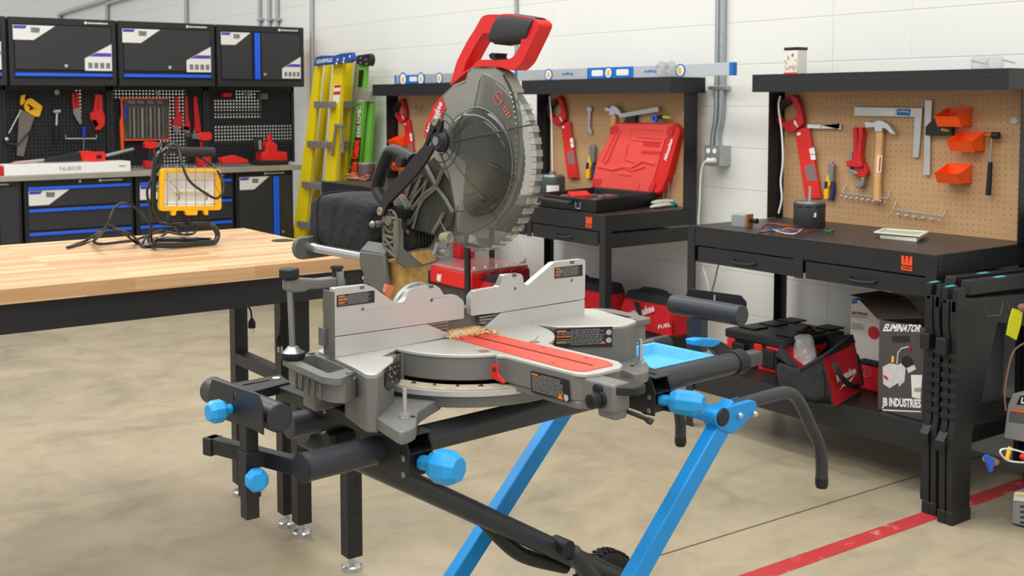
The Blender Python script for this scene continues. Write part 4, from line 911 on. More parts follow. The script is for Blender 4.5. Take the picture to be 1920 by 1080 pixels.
one('power_cord', MB().tube(cr([W.X(*p, 4.262) for p in [(965, 430), (978, 470), (984, 486), (975, 492), (945, 505), (930, 512)]], 6), .0045, 8), WPL, 'pale cord bent across the wall beneath the middle bench', 'cord', W.X(978, 470, 4.262))
one('power_cord', MB().tube(cr([W.X(*p, 4.264) for p in [(928, 440), (931, 480), (929, 515)]], 6), .004, 8), WPL, 'pale cord hanging straight beside the middle bench rear post', 'cord', W.X(930, 480, 4.264))

# ---------------------------------------------------------------- pegboard workbenches
def bench(y0, y1, where, drawers):
    r = root('pegboard_workbench', where, 'workbench', (3.9, (y0 + y1) / 2, 0)); X0, X1 = 3.587, 4.19; Z = .88
    obj('worktop', MB().box(W, X0 + .004, X1, y0 + .002, y1 - .002, Z - .012, Z), mat('brown_black_top', (58, 52, 50), .4, var=.25, vscale=6), r, bev=.0015)
    a = MB(); a.box(W, X0, X0 + .004, y0, y1, .80, Z - .003); a.box(W, X0, X1, y0, y0 + .004, .80, Z - .003); a.box(W, X0, X1, y1 - .004, y1, .80, Z - .003); a.box(W, X0 + .03, X1, y0 + .001, y0 + .004, .72, .79); a.box(W, X0 + .03, X1, y1 - .004, y1 - .001, .72, .79)
    obj('apron', a, BLK, r, bev=.001)
    def post(x, y, sx, sy, z1): return MB().prism([W(x, y, 0), W(x + sx * .042, y, 0), W(x + sx * .042, y + sy * .003, 0), W(x + sx * .003, y + sy * .003, 0), W(x + sx * .003, y + sy * .042, 0), W(x, y + sy * .042, 0)], (0, 0, z1))
    for y, sy in ((y0 - .002, 1), (y1 + .002, -1)):
        p = obj('post', post(X0 - .002, y, 1, sy, Z - .004), BLK, r, bev=.0008)
        b = MB()
        for z in (.855, .825, .775, .745):
            b.lathe(Vector((X0 - .002, y + sy * .02, z)), (-1, 0, 0), [(.005, 0), (.004, .002), (0, .0025)], 10)
            b.lathe(Vector((X0 + .02, y, z)), (0, -sy, 0), [(.005, 0), (.004, .002), (0, .0025)], 10)
        obj('bolt', b, mat('black_bolt', (60, 60, 62), .35, .4), p)
        obj('post', post(X1 + .004, y, -1, sy, 1.46), BLK, r, bev=.0008)
        obj('side_panel', MB().box(W, 4.10, X1, y - .002 * sy, y + .002 * sy, Z, 1.46), BLK, r)
    obj('lower_shelf', MB().box(W, X0 + .01, X1, y0 + .01, y1 - .01, .262, .27).box(W, X0 + .005, X0 + .009, y0 + .03, y1 - .03, .165, .268).box(W, X0 + .01, X1, y0 + .004, y0 + .008, .165, .262), BLK, r, bev=.001)
    for a_, b_ in drawers:
        d = MB(); d.box(W, X0 - .001, X0 + .004, a_, b_, .728, .794); d.box(W, X0 + .004, X1 - .1, a_ + .01, b_ - .01, .735, .78); do = obj('drawer', d, BLK, r, bev=.001)
        c = (a_ + b_) / 2; obj('handle', MB().tube(cr([W(X0, c - .06, .757), W(X0 - .018, c - .045, .752), W(X0 - .022, c, .75), W(X0 - .018, c + .045, .752), W(X0, c + .06, .757)], 4), [.007] * 4 + [.006] * 9 + [.007] * 4, 10), BPL, do)
        b = MB()
        for z in (.778, .745):
            for y in (a_ + .02, b_ - .02): b.lathe(Vector((X0 - .001, y, z)), (-1, 0, 0), [(.004, 0), (.003, .002), (0, .002)], 10)
        obj('rivet', b, MATS['black_bolt'], do)
    obj('drawer_divider', MB().box(W, X0 - .0015, X0 + .003, (y0 + y1) / 2 - .02, (y0 + y1) / 2 + .02, .725, .81), BLK, r)
    obj('pegboard', MB().box(W, X1 - .008, X1 - .003, y0 + .02, y1 - .02, Z + .001, 1.46), MATS['tan_pegboard'], r)
    s = MB(); s.box(W, 3.994, 3.997, y0 - .01, y1 + .01, 1.457, 1.535); s.box(W, 3.994, 4.24, y0 - .01, y0 - .007, 1.457, 1.535); s.box(W, 3.994, 4.24, y1 + .007, y1 + .01, 1.457, 1.535); s.box(W, 3.994, 4.24, y0 - .01, y1 + .01, 1.505, 1.51)
    obj('top_shelf', s, BLK, r, bev=.001)
    lg = MB(); yb, yt = y0 + .138, y0 + .094; P = lambda a, b: W(X0 - .0012, yb + (yt - yb) * a, .812 + .052 * b)
    lg.prism([P(*p) for p in [(0, .38), (0, 1), (.22, 1), (.27, .7), (.33, 1), (.67, 1), (.73, .7), (.78, 1), (1, 1), (1, .38)]], (-.0008, 0, 0)); lg.prism([P(*p) for p in [(0, 0), (0, .3), (1, .3), (1, 0)]], (-.0008, 0, 0))
    lo = obj('logo_badge', lg, mat('badge_orange', (240, 84, 30), .45), r, smooth=0)
    lt_ = MB(); txt(lt_, 'WEN', W(X0 - .0022, yb - .004, .816), W(X0 - .0022, yt + .004, .816), W(X0 - .0022, yb - .004, .825), off=.0003, bold=.02); Q = lambda a, b: W(X0 - .0023, yb + (yt - yb) * a, .812 + .052 * b)
    for pts in ([(.26, .52), (.32, .98), (.37, .98), (.33, .52)], [(.67, .52), (.63, .98), (.68, .98), (.74, .52)]): lt_.poly([Q(*p) for p in pts])
    obj('logo_lettering', lt_, BLK2, lo, smooth=0)
    return r
bench(2.302, 3.492, 'black pegboard workbench nearest on the right, holding the white circuit module and orange bins', [(2.342, 2.862), (2.915, 3.432)])
bench(4.03, 5.20, 'black pegboard workbench in the middle, holding the open red tool case', [(4.08, 4.585), (4.645, 5.16)])
bench(5.75, 6.90, 'black pegboard workbench farthest along the wall, mostly behind the mitre saw', [(5.79, 6.29), (6.35, 6.86)])

# ---------------------------------------------------------------- tools on the right pegboard
PB_ = 4.172
def pg(px, py, x=PB_): return W.X(px, py, x)
def trace(pts, t=.012, x=PB_, holes=(), r=0): 
    P = [pg(*p, x) for p in pts]; P = rnd(P, r, 2) if r else P
    return MB().prism(P, (-t, 0, 0), holes=[[pg(*p, x) for p in h] for h in holes])
def red_saw(label):
    c = pg(1505, 235); r = root('hand_saw', label, 'hand saw', c, 'red sheathed hand saws on the pegboards')
    h = trace([(1452, 201), (1462, 192), (1476, 185), (1492, 177.5), (1500, 182), (1506, 196), (1511, 221), (1512, 232), (1496, 246), (1482, 248), (1465, 232), (1460, 220)], .022, holes=[[(1474, 198), (1491, 191), (1500, 212), (1494, 222), (1473, 229), (1466, 212)]]); ho = obj('saw_handle', h, RED2, r, bev=.004)
    obj('grip_inlay', trace([(1452, 201), (1466, 192), (1488, 184), (1491, 192), (1470, 205), (1466, 222), (1461, 224), (1457, 207)], .026), BPL, ho, bev=.003)
    s = obj('blade_sheath', trace([(1493, 246), (1505, 240), (1519, 238), (1542, 372), (1512, 372)], .010), RED, r, bev=.002)
    obj('sheath_window', trace([(1508, 311), (1527, 306), (1533, 339), (1514, 340)], .0006, PB_ - .0105), mat('sheath_grey', (140, 112, 104), .5), s)
    st = MB()
    for q in ([(1517, 279), (1526, 276), (1529, 288), (1519, 289)], [(1519, 291), (1528, 289), (1530, 299), (1521, 300)], [(1494, 249), (1501, 248), (1501, 253), (1495, 254)]): st.prism([pg(*p, PB_ - .0105) for p in q], (-.0006, 0, 0))
    t_ = MB(); obj('sticker', st, WHT, s, smooth=0)
    lt_ = MB(); lt_.poly([pg(*p, PB_ - .0225) for p in [(1488, 226), (1491, 226), (1497, 238), (1494, 239), (1493, 234), (1490, 235)]]); obj('brand_mark', lt_, WHT, ho, smooth=0)
    return r
rs = red_saw('red hand saw in its red sheath, at the left of the nearest pegboard')
ref = pg(1511, 231.7); dup(rs, rs.location + (pg(1065, 223) - ref), 'red hand saw in its red sheath, on the middle bench pegboard')
dup(rs, rs.location + (pg(766, 219) - ref) + Vector((0, 0, -.005)), 'red hand saw in its red sheath, on the farthest pegboard above an orange bin')
# claw hammer
def hammer(label, pts_head, pts_handle, mh, lab=None):
    c = pg(*pts_head[0]); r = root('claw_hammer', label, 'hammer', c)
    obj('hammer_head', trace(pts_head, .024, r=.002), STL, r, bev=.003); ho = obj('hammer_handle', trace(pts_handle, .02), mh, r, bev=.005)
    if lab: obj('handle_label', trace(lab, .0006, PB_ - .0205), WHT, ho, smooth=0).data; l = [lab[0], lab[1], lab[2], lab[3]]; obj('label_print', trace([(l[0][0] + 3, l[0][1] + 2), (l[1][0] - 1.5, l[1][1] + 2), (l[2][0] - 1.5, l[2][1] - 2), (l[3][0] + 3, l[3][1] - 2)], .0006, PB_ - .0212), mat('label_orange_red', (200, 70, 40), .5), ho, smooth=0)
    return r
hammer('wooden-handled claw hammer hanging in the middle of the nearest pegboard', [(1627, 230), (1630, 228), (1643, 230), (1650, 226), (1660, 226.5), (1671, 232), (1678, 242), (1685, 252), (1676, 250), (1668, 242), (1661, 239), (1660, 247), (1647, 247), (1646, 238), (1630, 239)], [(1647, 247), (1659, 247), (1657, 290), (1654, 340), (1655, 378), (1642, 378), (1643, 340), (1645, 290)], mat('hickory', (222, 172, 112), .45, var=.12, vscale=10), [(1646, 292), (1654, 292), (1652, 323), (1644, 323)])
# framing square
sq = trace([(1603, 201), (1730, 203), (1726, 260), (1723, 295), (1712, 295), (1716, 219), (1602, 217)], .003); so = one('framing_square', sq, mat('satin_aluminium', (196, 196, 192), .35, .6), 'silver framing square hanging beside the claw hammer', 'square', pg(1603, 201))
st = MB(); st.prism([pg(*p, PB_ - .0035) for p in [(1682, 204), (1707, 204.5), (1706, 217), (1681, 216)]], (-.0005, 0, 0)); sb_ = obj('blue_sticker', st, mat('sticker_blue', (20, 110, 196), .5), so, smooth=0)
tt_ = MB(); txt(tt_, 'Empire', pg(1704, 206, PB_ - .0045), pg(1684, 205.5, PB_ - .0045), pg(1703.5, 212, PB_ - .0045), bold=.02); obj('brand_lettering', tt_, WHT, sb_, smooth=0)
obj('white_sticker', MB().prism([pg(*p, PB_ - .0035) for p in [(1653, 203), (1679, 203.5), (1678, 216), (1652, 215)]], (-.0005, 0, 0)), WHT, so, smooth=0)
# pipe wrench pair
pr = root('pipe_wrench', 'red pipe wrench hanging jaw down beside the claw hammer', 'pipe wrench', pg(1612, 250))
obj('wrench_handle', trace([(1604, 240), (1609, 238), (1612, 245), (1613, 280), (1617, 303), (1627, 308), (1632, 322), (1628, 332), (1610, 332), (1606, 318), (1602, 300), (1605, 275)], .02), RED2, pr, bev=.003)
obj('wrench_handle', trace([(1618, 240), (1624, 239), (1625, 250), (1621, 290), (1626, 312), (1618, 314), (1613, 306), (1615, 280)], .03), RED2, pr, bev=.003)
obj('adjusting_nut', trace([(1594, 302), (1606, 298), (1625, 306), (1622, 314), (1596, 312)], .032), RED2, pr, bev=.003)
obj('jaw', trace([(1598, 286), (1603, 285), (1604, 300), (1600, 316), (1612, 322), (1615, 326), (1606, 328), (1597, 322)], .024), STD, pr, bev=.002)
obj('jaw', trace([(1620, 332), (1627, 332), (1625, 348), (1618, 353), (1609, 352), (1610, 347), (1618, 345)], .024), STD, pr, bev=.002)
# slip-joint pliers
def pliers(label, dx=0, dy=0, s=1., ref=(1560, 320)):
    T = lambda pts: [(ref[0] + (x - 1560) * s + dx, ref[1] + (y - 320) * s + dy) for x, y in pts]
    r = root('slip_joint_pliers', label, 'pliers', pg(*T([(1560, 320)])[0]))
    obj('plier_jaw', trace(T([(1557, 305), (1563, 303), (1567, 310), (1566, 322), (1566, 340), (1560, 342), (1556, 322)]), .016), STD, r, bev=.002)
    for a, b in (([(1556, 322), (1562, 340), (1557, 352), (1556, 372), (1549, 374), (1548, 352), (1552, 338)], YEL), ([(1562, 340), (1567, 340), (1568, 358), (1564, 376), (1558, 376), (1562, 360)], mat('navy_grip', (34, 42, 92), .5))):
        obj('plier_handle', trace(T(a), .014), b, r, bev=.002)
    obj('grip_band', trace(T([(1550, 340), (1556, 340), (1556, 352), (1549, 354)]), .016), MATS['navy_grip'], r, bev=.001)
    return r
pliers('yellow and navy slip-joint pliers hanging on the nearest pegboard beside the red saw')
pliers('yellow and navy pliers on the middle bench pegboard left of the red case', -448, -36 + 2, .92)
# combination square and small items
cs = root('combination_square', 'combination square with black head and steel rule on the nearest pegboard', 'square', pg(1740, 260))
obj('rule', trace([(1735, 188), (1748, 188), (1745, 260), (1744, 328), (1732, 328), (1734, 260)], .003), mat('satin_aluminium', (196, 196, 192)), cs)
obj('square_head', trace([(1739, 238), (1764, 212), (1766, 216), (1764, 232), (1790, 236), (1790, 254), (1739, 254)], .016, PB_ - .003), BPL, cs, bev=.002)
obj('level_vial', MB().cyl(pg(1766, 243, PB_ - .02), pg(1780, 245, PB_ - .02), .006), mat('vial_yellow', (190, 170, 40), .3), cs)
mlt = root('tack_hammer', 'small hammer with black grip hanging at the right end of the nearest pegboard', 'hammer', pg(1858, 250))
obj('hammer_head', MB().cyl(pg(1849, 253, 4.15), pg(1862, 254, 4.15), .011), mat('amber_plastic', (176, 80, 40), .3), mlt); obj('mallet_face', MB().cyl(pg(1861, 254, 4.15), pg(1873, 254, 4.15), .0135), BLK2, mlt)
obj('shaft', MB().tube([pg(1860, 258, 4.155), pg(1857, 304, 4.155)], .0045, 10), STL, mlt); obj('rubber_grip', MB().tube([pg(1857, 304, 4.155), pg(1853, 366, 4.155)], [.0085, .0105], 12), RUB, mlt)
one('torpedo_level', trace([(1517, 233), (1541, 234), (1541, 241), (1517, 240)], .012).prism([pg(*p) for p in [(1541, 235), (1577, 243), (1577, 232), (1576, 232), (1575, 241), (1541, 241)]], (-.004, 0, 0)), WHT, 'small white blade tool stuck behind the red saw on the nearest pegboard', 'blade', pg(1520, 236))
# orange bins
def bin_(px, py, label):
    c = pg(px, py, 4.18); r = root('parts_bin', label, 'bin', c, 'orange hanging parts bins')
    w2, h, d = .052, .072, .095; m = MB(); A = lambda x, y, z: c + Vector((-x, y, z)); t = .003
    sil = [(0, -h), (d * .72, -h), (d, -h * .42), (d * .92, -h * .38), (.012, 0), (0, 0)]
    for s_ in (-1, 1): m.prism([A(x, s_ * w2, z) for x, z in sil], (0, -s_ * t, 0))
    m.prism([A(0, -w2, -h), A(d * .72, -w2, -h), A(d * .72, w2, -h), A(0, w2, -h)], (0, 0, t))
    m.prism([A(d * .72, -w2, -h), A(d, -w2, -h * .42), A(d, w2, -h * .42), A(d * .72, w2, -h)], (t, 0, 0)); m.prism([A(0, -w2, -h), A(0, w2, -h), A(0, w2, 0), A(0, -w2, 0)], (-t, 0, 0))
    obj('bin_shell', m, ORG, r, bev=.001); obj('mounting_lip', MB().box(W, c.x - .004, c.x, c.y - w2, c.y + w2, c.z, c.z + .006), ORG, r); return r
bn0 = bin_(1800, 203, 'orange parts bin, topmost of the three on the nearest pegboard')
cb0 = bn0.location.copy()
for px, py, l in ((1824, 249, 'orange parts bin, middle of the three on the nearest pegboard'), (1800, 309, 'orange parts bin, lowest of the three on the nearest pegboard'), (755, 255, 'orange parts bin, upper one on the farthest pegboard'), (758, 300, 'orange parts bin, lower one on the farthest pegboard behind the saw grip')):
    dup(bn0, cb0 + (pg(px, py, 4.18) - pg(1800, 203, 4.18)), l)
# hook racks
def rack(x0, y0, x1, y1, n, label, dn=1, depth=.05, g=None):
    a, b = pg(x0, y0, 4.16), pg(x1, y1, 4.16); r = root('hook_rack', label, 'hook rack', a, g)
    obj('rack_bar', MB().tube([a + Vector((.02, 0, .03)), a, b, b + Vector((.02, 0, .03))], .003, 8), STL, r); m = MB()
    for k in range(n):
        c = a.lerp(b, (k + .5) / n); m.tube(cr([c + Vector((0, 0, .006)), c + Vector((0, 0, -.018)), c + Vector((-.012, 0, -.026)), c + Vector((-depth * .5, 0, -.024)), c + Vector((-depth * .55, 0, -.012))], 3), .0018, 6)
        m.ball(c + Vector((-depth * .55, 0, -.012)), .005, n=8, m=6)
    obj('hook', m, STL, r)
rack(1580, 361, 1664, 372, 8, 'steel screwdriver rack behind the claw hammer handle'); rack(1675, 392, 1769, 405, 6, 'steel rack with six double hooks low on the nearest pegboard', depth=.08)
c1, c2 = pg(1900, 225, PB_ - .002), pg(1255, 215, PB_ + .01)
for c, l in ((pg(1902, 226, 4.181), 'pale round hole cover near the right edge of the nearest pegboard'), (pg(1284, 215, 4.181), 'pale round hole cover near the right edge of the middle pegboard')):
    one('hole_cover', MB().lathe(c, (-1, 0, 0), [(0, .0025), (.013, .0025), (.015, 0)], 24), mat('cover_grey', (196, 192, 182), .5), l, 'cover', c)
# white cord of the shelf light and black edging
one('lamp_cord', MB().tube(cr([W.X(*p, 4.12) for p in [(1463, 180), (1460, 200), (1466, 250), (1468, 300), (1464, 340), (1466, 372), (1460, 400)]], 6), .0045, 8), WHT, 'white lamp cord running down the left edge of the nearest pegboard', 'cord', W.X(1466, 300, 4.12))
one('lamp_cord', MB().tube(cr([W.X(*p, 4.12) for p in [(1030, 180), (1034, 220), (1035, 270), (1036, 320)]], 6), .0045, 8), WHT, 'white lamp cord running down the left edge of the middle pegboard', 'cord', W.X(1035, 270, 4.12))

# middle pegboard tools
wr = one('combination_wrench', trace([(1101, 202), (1105, 200), (1111, 203), (1110, 207), (1108, 212), (1107, 238), (1111, 246), (1109, 254), (1104, 248), (1102, 252), (1103, 240), (1104, 212), (1102, 207)], .006, r=.001), STL, 'chrome combination wrench hanging on the middle bench pegboard', 'wrench', pg(1105, 225), bev=.001)
hammer('claw hammer hanging behind the open red case', [(1140, 201), (1150, 203), (1152, 198), (1160, 199), (1167, 206), (1171, 217), (1164, 216), (1159, 212), (1158, 216), (1148, 216), (1148, 209), (1140, 208)], [(1150, 216), (1158, 216), (1157, 260), (1150, 260)], MATS['hickory'])
cs2 = root('combination_square', 'combination square lying on pegs behind the open red case', 'square', pg(1190, 215))
obj('rule', trace([(1160, 214), (1234, 200), (1236, 209), (1162, 221)], .003, PB_ - .02), MATS['satin_aluminium'], cs2); obj('square_head', trace([(1173, 231), (1183, 212), (1196, 212), (1196, 231)], .02), BPL, cs2, bev=.002)
tp_ = W.X(1229, 222, 4.14); one('tape_roll', MB().lathe(tp_, (-1, 0, 0), [(.0095, -.01), (.019, -.01), (.019, .012), (.0095, .012), (.0095, -.01)], 24), mat('tape_blue', (40, 120, 214), .5), 'roll of blue tape hanging on the middle bench pegboard', 'tape', tp_)
sdv = root('screwdriver', 'screwdriver with clear yellow handle beside the blue tape roll', 'screwdriver', W.X(1250, 220, 4.15)); obj('driver_handle', MB().tube([W.X(1243, 219, 4.15), W.X(1258, 221, 4.15)], [.009, .007], 10), mat('vial_green', (196, 206, 60), .3), sdv); obj('collar', MB().tube([W.X(1236, 219, 4.15), W.X(1244, 219, 4.15)], .011, 10), BPL, sdv)
clp = root('bar_clamp', 'blue-handled bar clamp hanging at the right of the open red case', 'clamp', W.X(1252, 320, 4.15)); obj('clamp_handle', trace([(1248, 318), (1251, 308), (1258, 307), (1261, 316), (1257, 338), (1246, 338)], .03, r=.004), mat('tool_blue', (20, 92, 200), .45), clp, bev=.003)
obj('clamp_bar', MB().tube([W.X(1247, 336, 4.16), W.X(1244, 372, 4.16)], .004, 6).tube([W.X(1254, 336, 4.16), W.X(1254, 368, 4.16)], .004, 6), STD, clp); obj('clamp_jaw', MB().tube([W.X(1263, 338, 4.15), W.X(1265, 328, 4.15)], .004, 6), STL, clp)
# farthest pegboard hooks
rack(776, 205, 788, 206, 3, 'three bright hooks beside the red saw on the farthest pegboard', depth=.05)

# ---------------------------------------------------------------- things on top of the shelves
jr = root('screw_jar', 'clear jar of wall anchors with black lid standing on the nearest top shelf', 'jar', W(4.09, W.X(1493, 130, 4.09).y, 1.51)); jy = W.X(1493, 130, 4.09).y
zt = W.X(1493, 88, 4.05).z; obj('jar_body', MB().box(W, 4.05, 4.12, jy - .036, jy + .036, 1.511, zt - .012), mat('jar_card', (236, 228, 220), .4, var=.04, vscale=60), jr, bev=.006); obj('lid', MB().box(W, 4.048, 4.122, jy - .037, jy + .037, zt - .013, zt), BLK2, jr, bev=.003)
jl = MB(); rr = random.Random(5)
for k in range(14): y = jy - .03 + .06 * rr.random(); z = 1.545 + .07 * rr.random(); jl.box(W, 4.0485, 4.0498, y, y + .003 + .008 * rr.random(), z, z + .004 + .012 * rr.random())
obj('jar_print', jl, mat('jar_print', (190, 170, 140), .5, var=.3, vscale=120), jr, smooth=0); obj('jar_stripe', MB().box(W, 4.0486, 4.0498, jy - .036, jy + .036, 1.530, 1.543), ORG, jr, smooth=0)
def goggles(px, py, x, label):
    c = W.X(px, py, x); r = root('safety_glasses', label, 'safety glasses', c); m = MB()
    for s_ in (-1, 1): m.lathe(c + Vector((0, s_ * .032, 0)), (-1, 0, 0), [(.034, -.01), (.032, .004), (.022, .016), (0, .02)], 20)
    obj('lens', m, MATS['thin_clear_plastic'], r); obj('temple', MB().tube([c + Vector((0, .062, .01)), c + Vector((.09, .06, 0))], .003, 6).tube([c + Vector((0, -.062, .01)), c + Vector((.09, -.06, 0))], .003, 6), MATS['frosted_ridge'], r)
goggles(1850, 118, 4.05, 'clear safety glasses lying on the nearest top shelf'); goggles(1248, 127, 4.03, 'clear safety glasses lying on the middle top shelf')
m_level = mat('level_aluminium', (206, 210, 214), .35, .5)
def level(xa, ya, xb, yb, xp, label, wins, hmm=.06):
    a, b = W.X(xa, ya, xp), W.X(xb, yb, xp); z0 = 1.537; r = root('box_level', label, 'level', (xp, (a.y + b.y) / 2, z0)); lo, hi = min(a.y, b.y), max(a.y, b.y)
    obj('level_body', MB().box(W, xp, xp + .026, lo, hi, z0, z0 + hmm), m_level, r, bev=.001); e = MB(); e.box(W, xp - .001, xp + .027, lo - .002, lo + .022, z0 - .0005, z0 + hmm + .001); obj('end_cap', e, MATS['sticker_blue'], r, bev=.001)
    e = MB(); e.box(W, xp - .001, xp + .027, hi - .022, hi + .002, z0 - .0005, z0 + hmm + .001); obj('end_cap', e, MATS['sticker_blue'], r, bev=.001)
    for kind, p0, p1 in wins:
        ya_, yb_ = W.X(p0, 130, xp).y, W.X(p1, 130, xp).y
        if kind == 'b': obj('blue_panel', MB().box(W, xp - .0012, xp + .001, yb_, ya_, z0 + .001, z0 + hmm - .001), MATS['sticker_blue'], r, bev=.0005)
        if kind == 'o': obj('hand_hole', MB().prism(rnd([W(xp - .0016, ya_, z0 + .014), W(xp - .0016, yb_, z0 + .014), W(xp - .0016, yb_, z0 + hmm - .014), W(xp - .0016, ya_, z0 + hmm - .014)], .01, 3), (-.0006, 0, 0)), WHT, r, smooth=0)
        if kind == 'v':
            c = W(xp - .0016, (ya_ + yb_) / 2, z0 + hmm / 2); rr_ = abs(ya_ - yb_) / 2
            v = obj('vial_window', MB().lathe(c, (-1, 0, 0), [(0, .001), (rr_ * .8, .001), (rr_ * .8, 0)], 24), WHT, r, smooth=0); obj('vial', MB().box(W, xp - .0045, xp - .0025, c.y - rr_ * .25, c.y + rr_ * .25, c.z - .014, c.z + .014), YEL, v); obj('vial_ring', MB().lathe(c, (-1, 0, 0), [(rr_ * .8, 0), (rr_ * .8, .0014), (rr_, .0014), (rr_, 0)], 24), MATS['sticker_blue'], v, smooth=0)
        if kind == 't': 
            t_ = MB(); txt(t_, 'Empire', W(xp - .0008, yb_, z0 + hmm - .018), W(xp - .0008, ya_, z0 + hmm - .018), W(xp - .0008, yb_, z0 + .020), bold=.02); obj('brand_lettering', t_, MATS['sticker_blue'], r, smooth=0)
    return r
level(966, 150, 1374, 130, 4.06, 'long silver box level with blue ends across the middle top shelf', [('v', 1022, 1036), ('t', 1054, 1074), ('b', 1101, 1188), ('o', 1110, 1131), ('v', 1134, 1149), ('o', 1156, 1179), ('t', 1208, 1230), ('v', 1267, 1285)])
level(740, 152, 905, 145, 4.06, 'silver box level with blue end on the farthest top shelf', [('b', 748, 797), ('v', 749, 763), ('o', 768, 782), ('v', 783, 796), ('v', 818, 830)])

# ---------------------------------------------------------------- on the nearest worktop
def T(px, py, z=.88): return W.Z(px, py, z)
c = T(1523, 428); mo = root('fan_motor', 'black cylindrical fan motor standing on the nearest workbench', 'motor', c)
c = c + Vector((.03, .04, 0)); r_ = .066
obj('motor_shell', MB().lathe(c, ZV, [(r_ * .96, 0), (r_, .004), (r_, .098), (r_ * .97, .104), (0, .106)], 40), mat('motor_black', (66, 66, 68), .45, .3), mo); obj('end_bell', MB().lathe(c + ZV * .104, ZV, [(r_ * .98, 0), (r_ * .95, .008), (r_ * .3, .012), (0, .012)], 36), STD, mo); obj('shaft', MB().cyl(c + ZV * .11, c + ZV * .175, .0065), STL, mo)
vn = MB()
for k in range(10):
    a = k * math.pi / 5; d = W.U * math.cos(a) + W.V * math.sin(a); e = -W.U * math.sin(a) + W.V * math.cos(a); p = c + d * (r_ + .0004); vn.prism([p - e * .012 + ZV * .088, p + e * .012 + ZV * .088, p + e * .012 + ZV * .094, p - e * .012 + ZV * .094], d * .0006)
obj('vent_slot', vn, BLK2, mo, smooth=0); a_ = R(233); d = Vector((math.cos(a_ + .0), math.sin(a_ + .0), 0)); e = Vector((-d.y, d.x, 0)); p = c + d * (r_ + .001); obj('sticker', MB().prism([p + ZV * .05, p + e * .01 + ZV * .048, p + e * .012 + ZV * .066, p + e * .004 + ZV * .068], d * .0006), WHT, mo, smooth=0)
for col, pts, l in (((196, 92, 60), [(1500, 425), (1470, 422), (1445, 419), (1432, 423), (1420, 432)], 'brown'), ((60, 120, 200), [(1502, 428), (1480, 434), (1455, 430), (1430, 432), (1412, 428)], 'blue'), ((230, 226, 216), [(1504, 430), (1490, 438), (1470, 437), (1450, 431)], 'white'), ((236, 130, 50), [(1500, 432), (1480, 428), (1460, 432), (1425, 434)], 'orange'), ((34, 34, 36), [(1452, 432), (1430, 436), (1412, 442), (1400, 446)], 'black'), ((190, 40, 36), [(1528, 431), (1500, 436), (1478, 440), (1462, 436)], 'red'), ((40, 130, 96), [(1544, 432), (1556, 434), (1562, 430), (1548, 438)], 'green')):
    P = cr([T(*p, .884 + .012 * (k % 3 == 1)) for k, p in enumerate(pts)], 5); obj('lead_wire', MB().tube(P, .0026, 6), mat('wire_' + l, col, .45), mo)
c = T(1388, 424); sw = root('switch_box', 'small galvanised switch box with wooden side and black knob on the nearest workbench', 'switch box', c)
sw_ = [W(c.x + a, c.y + b, 0) for a, b in ((0, -.02), (.05, -.03), (.06, .045), (.0, .05))]
obj('box_body', MB().prism([T(1371, 425), T(1397, 427), T(1397, 427) + Vector((.05, .01, 0)), T(1371, 425) + Vector((.05, .01, 0))], (0, 0, .055)), GAL, sw, bev=.002); P = T(1397, 427)
obj('side_plate', MB().prism([P + Vector((0, -.002, .001)), P + Vector((.05, .008, .001)), P + Vector((.05, .008, .056)), P + Vector((0, -.002, .056))], (.001, -.008, 0)), mat('rust_orange', (176, 104, 66), .6, var=.2, vscale=40), sw); obj('knob', MB().tube([P + Vector((.025, -.008, .03)), P + Vector((.025, -.045, .03))], [.008, .012], 12), BLK2, sw, bev=.002)
c = T(1690, 450); md_ = root('circuit_module', 'ivory plastic circuit module lying on the nearest workbench', 'circuit module', c)
P = [T(1645, 447), T(1722, 455), T(1737, 444), T(1662, 437)]; zc = .006
mm = MB(); ctr = sum(P, Vector()) / 4; mm.prism([p + (ctr - p) * .1 for p in P], (0, 0, .016)); obj('module_base', mm, WPL, md_, bev=.002)
P2_ = [T(1638, 437, .90), T(1725, 445, .90), T(1743, 436, .90), T(1656, 430, .90)]; mm = MB().prism(P2_, (0, 0, .006), holes=[[p + (sum(P2_, Vector()) / 4 - p) * .16 for p in P2_]]); obj('module_rim', mm, WPL, md_, bev=.0015)
obj('circuit_board', MB().prism([p + (sum(P2_, Vector()) / 4 - p) * .16 for p in P2_], (0, 0, .002)), mat('board_green', (176, 196, 168), .5, var=.1, vscale=60), md_)
# open case, motor, gloves on the middle worktop
kc_ = root('tool_case', 'red and black power tool case standing open on the middle workbench', 'tool case', T(1100, 400))
A_, B_, C_, D_ = W(3.605, 4.90, .885), W(3.605, 4.47, .885), W(4.02, 4.40, .885), W(4.02, 4.83, .885)
A_, B_ = T(1001, 388), T(1118, 402); C_ = T(1232, 386); D_ = A_ + (C_ - B_)
bm_ = MB(); ctr = (A_ + B_ + C_ + D_) / 4; Q = [A_, B_, C_, D_]; lo4 = [p + (ctr - p) * .07 for p in Q]; up = [p + ZV * .07 for p in Q]; iu = [p + (ctr - p) * .07 + ZV * .07 for p in Q]; il = [p + (ctr - p) * .1 + ZV * .02 for p in Q]
bm_.add(lo4 + up + iu + il, [(3, 2, 1, 0)] + [(i, (i + 1) % 4, 4 + (i + 1) % 4, 4 + i) for i in range(4)] + [(4 + i, 4 + (i + 1) % 4, 8 + (i + 1) % 4, 8 + i) for i in range(4)] + [(8 + i, 8 + (i + 1) % 4, 12 + (i + 1) % 4, 12 + i) for i in range(4)] + [(12, 13, 14, 15)])
kb_ = obj('case_base', bm_, BPL, kc_, bev=.006, seg=3)
dA = (B_ - A_).normalized()
hn = MB(); fA = A_ + dA * .08 + ZV * .052; fB = A_ + dA * .30 + ZV * .045; out = Vector((-dA.y, dA.x, 0)); out = out if out.x < 0 else -out
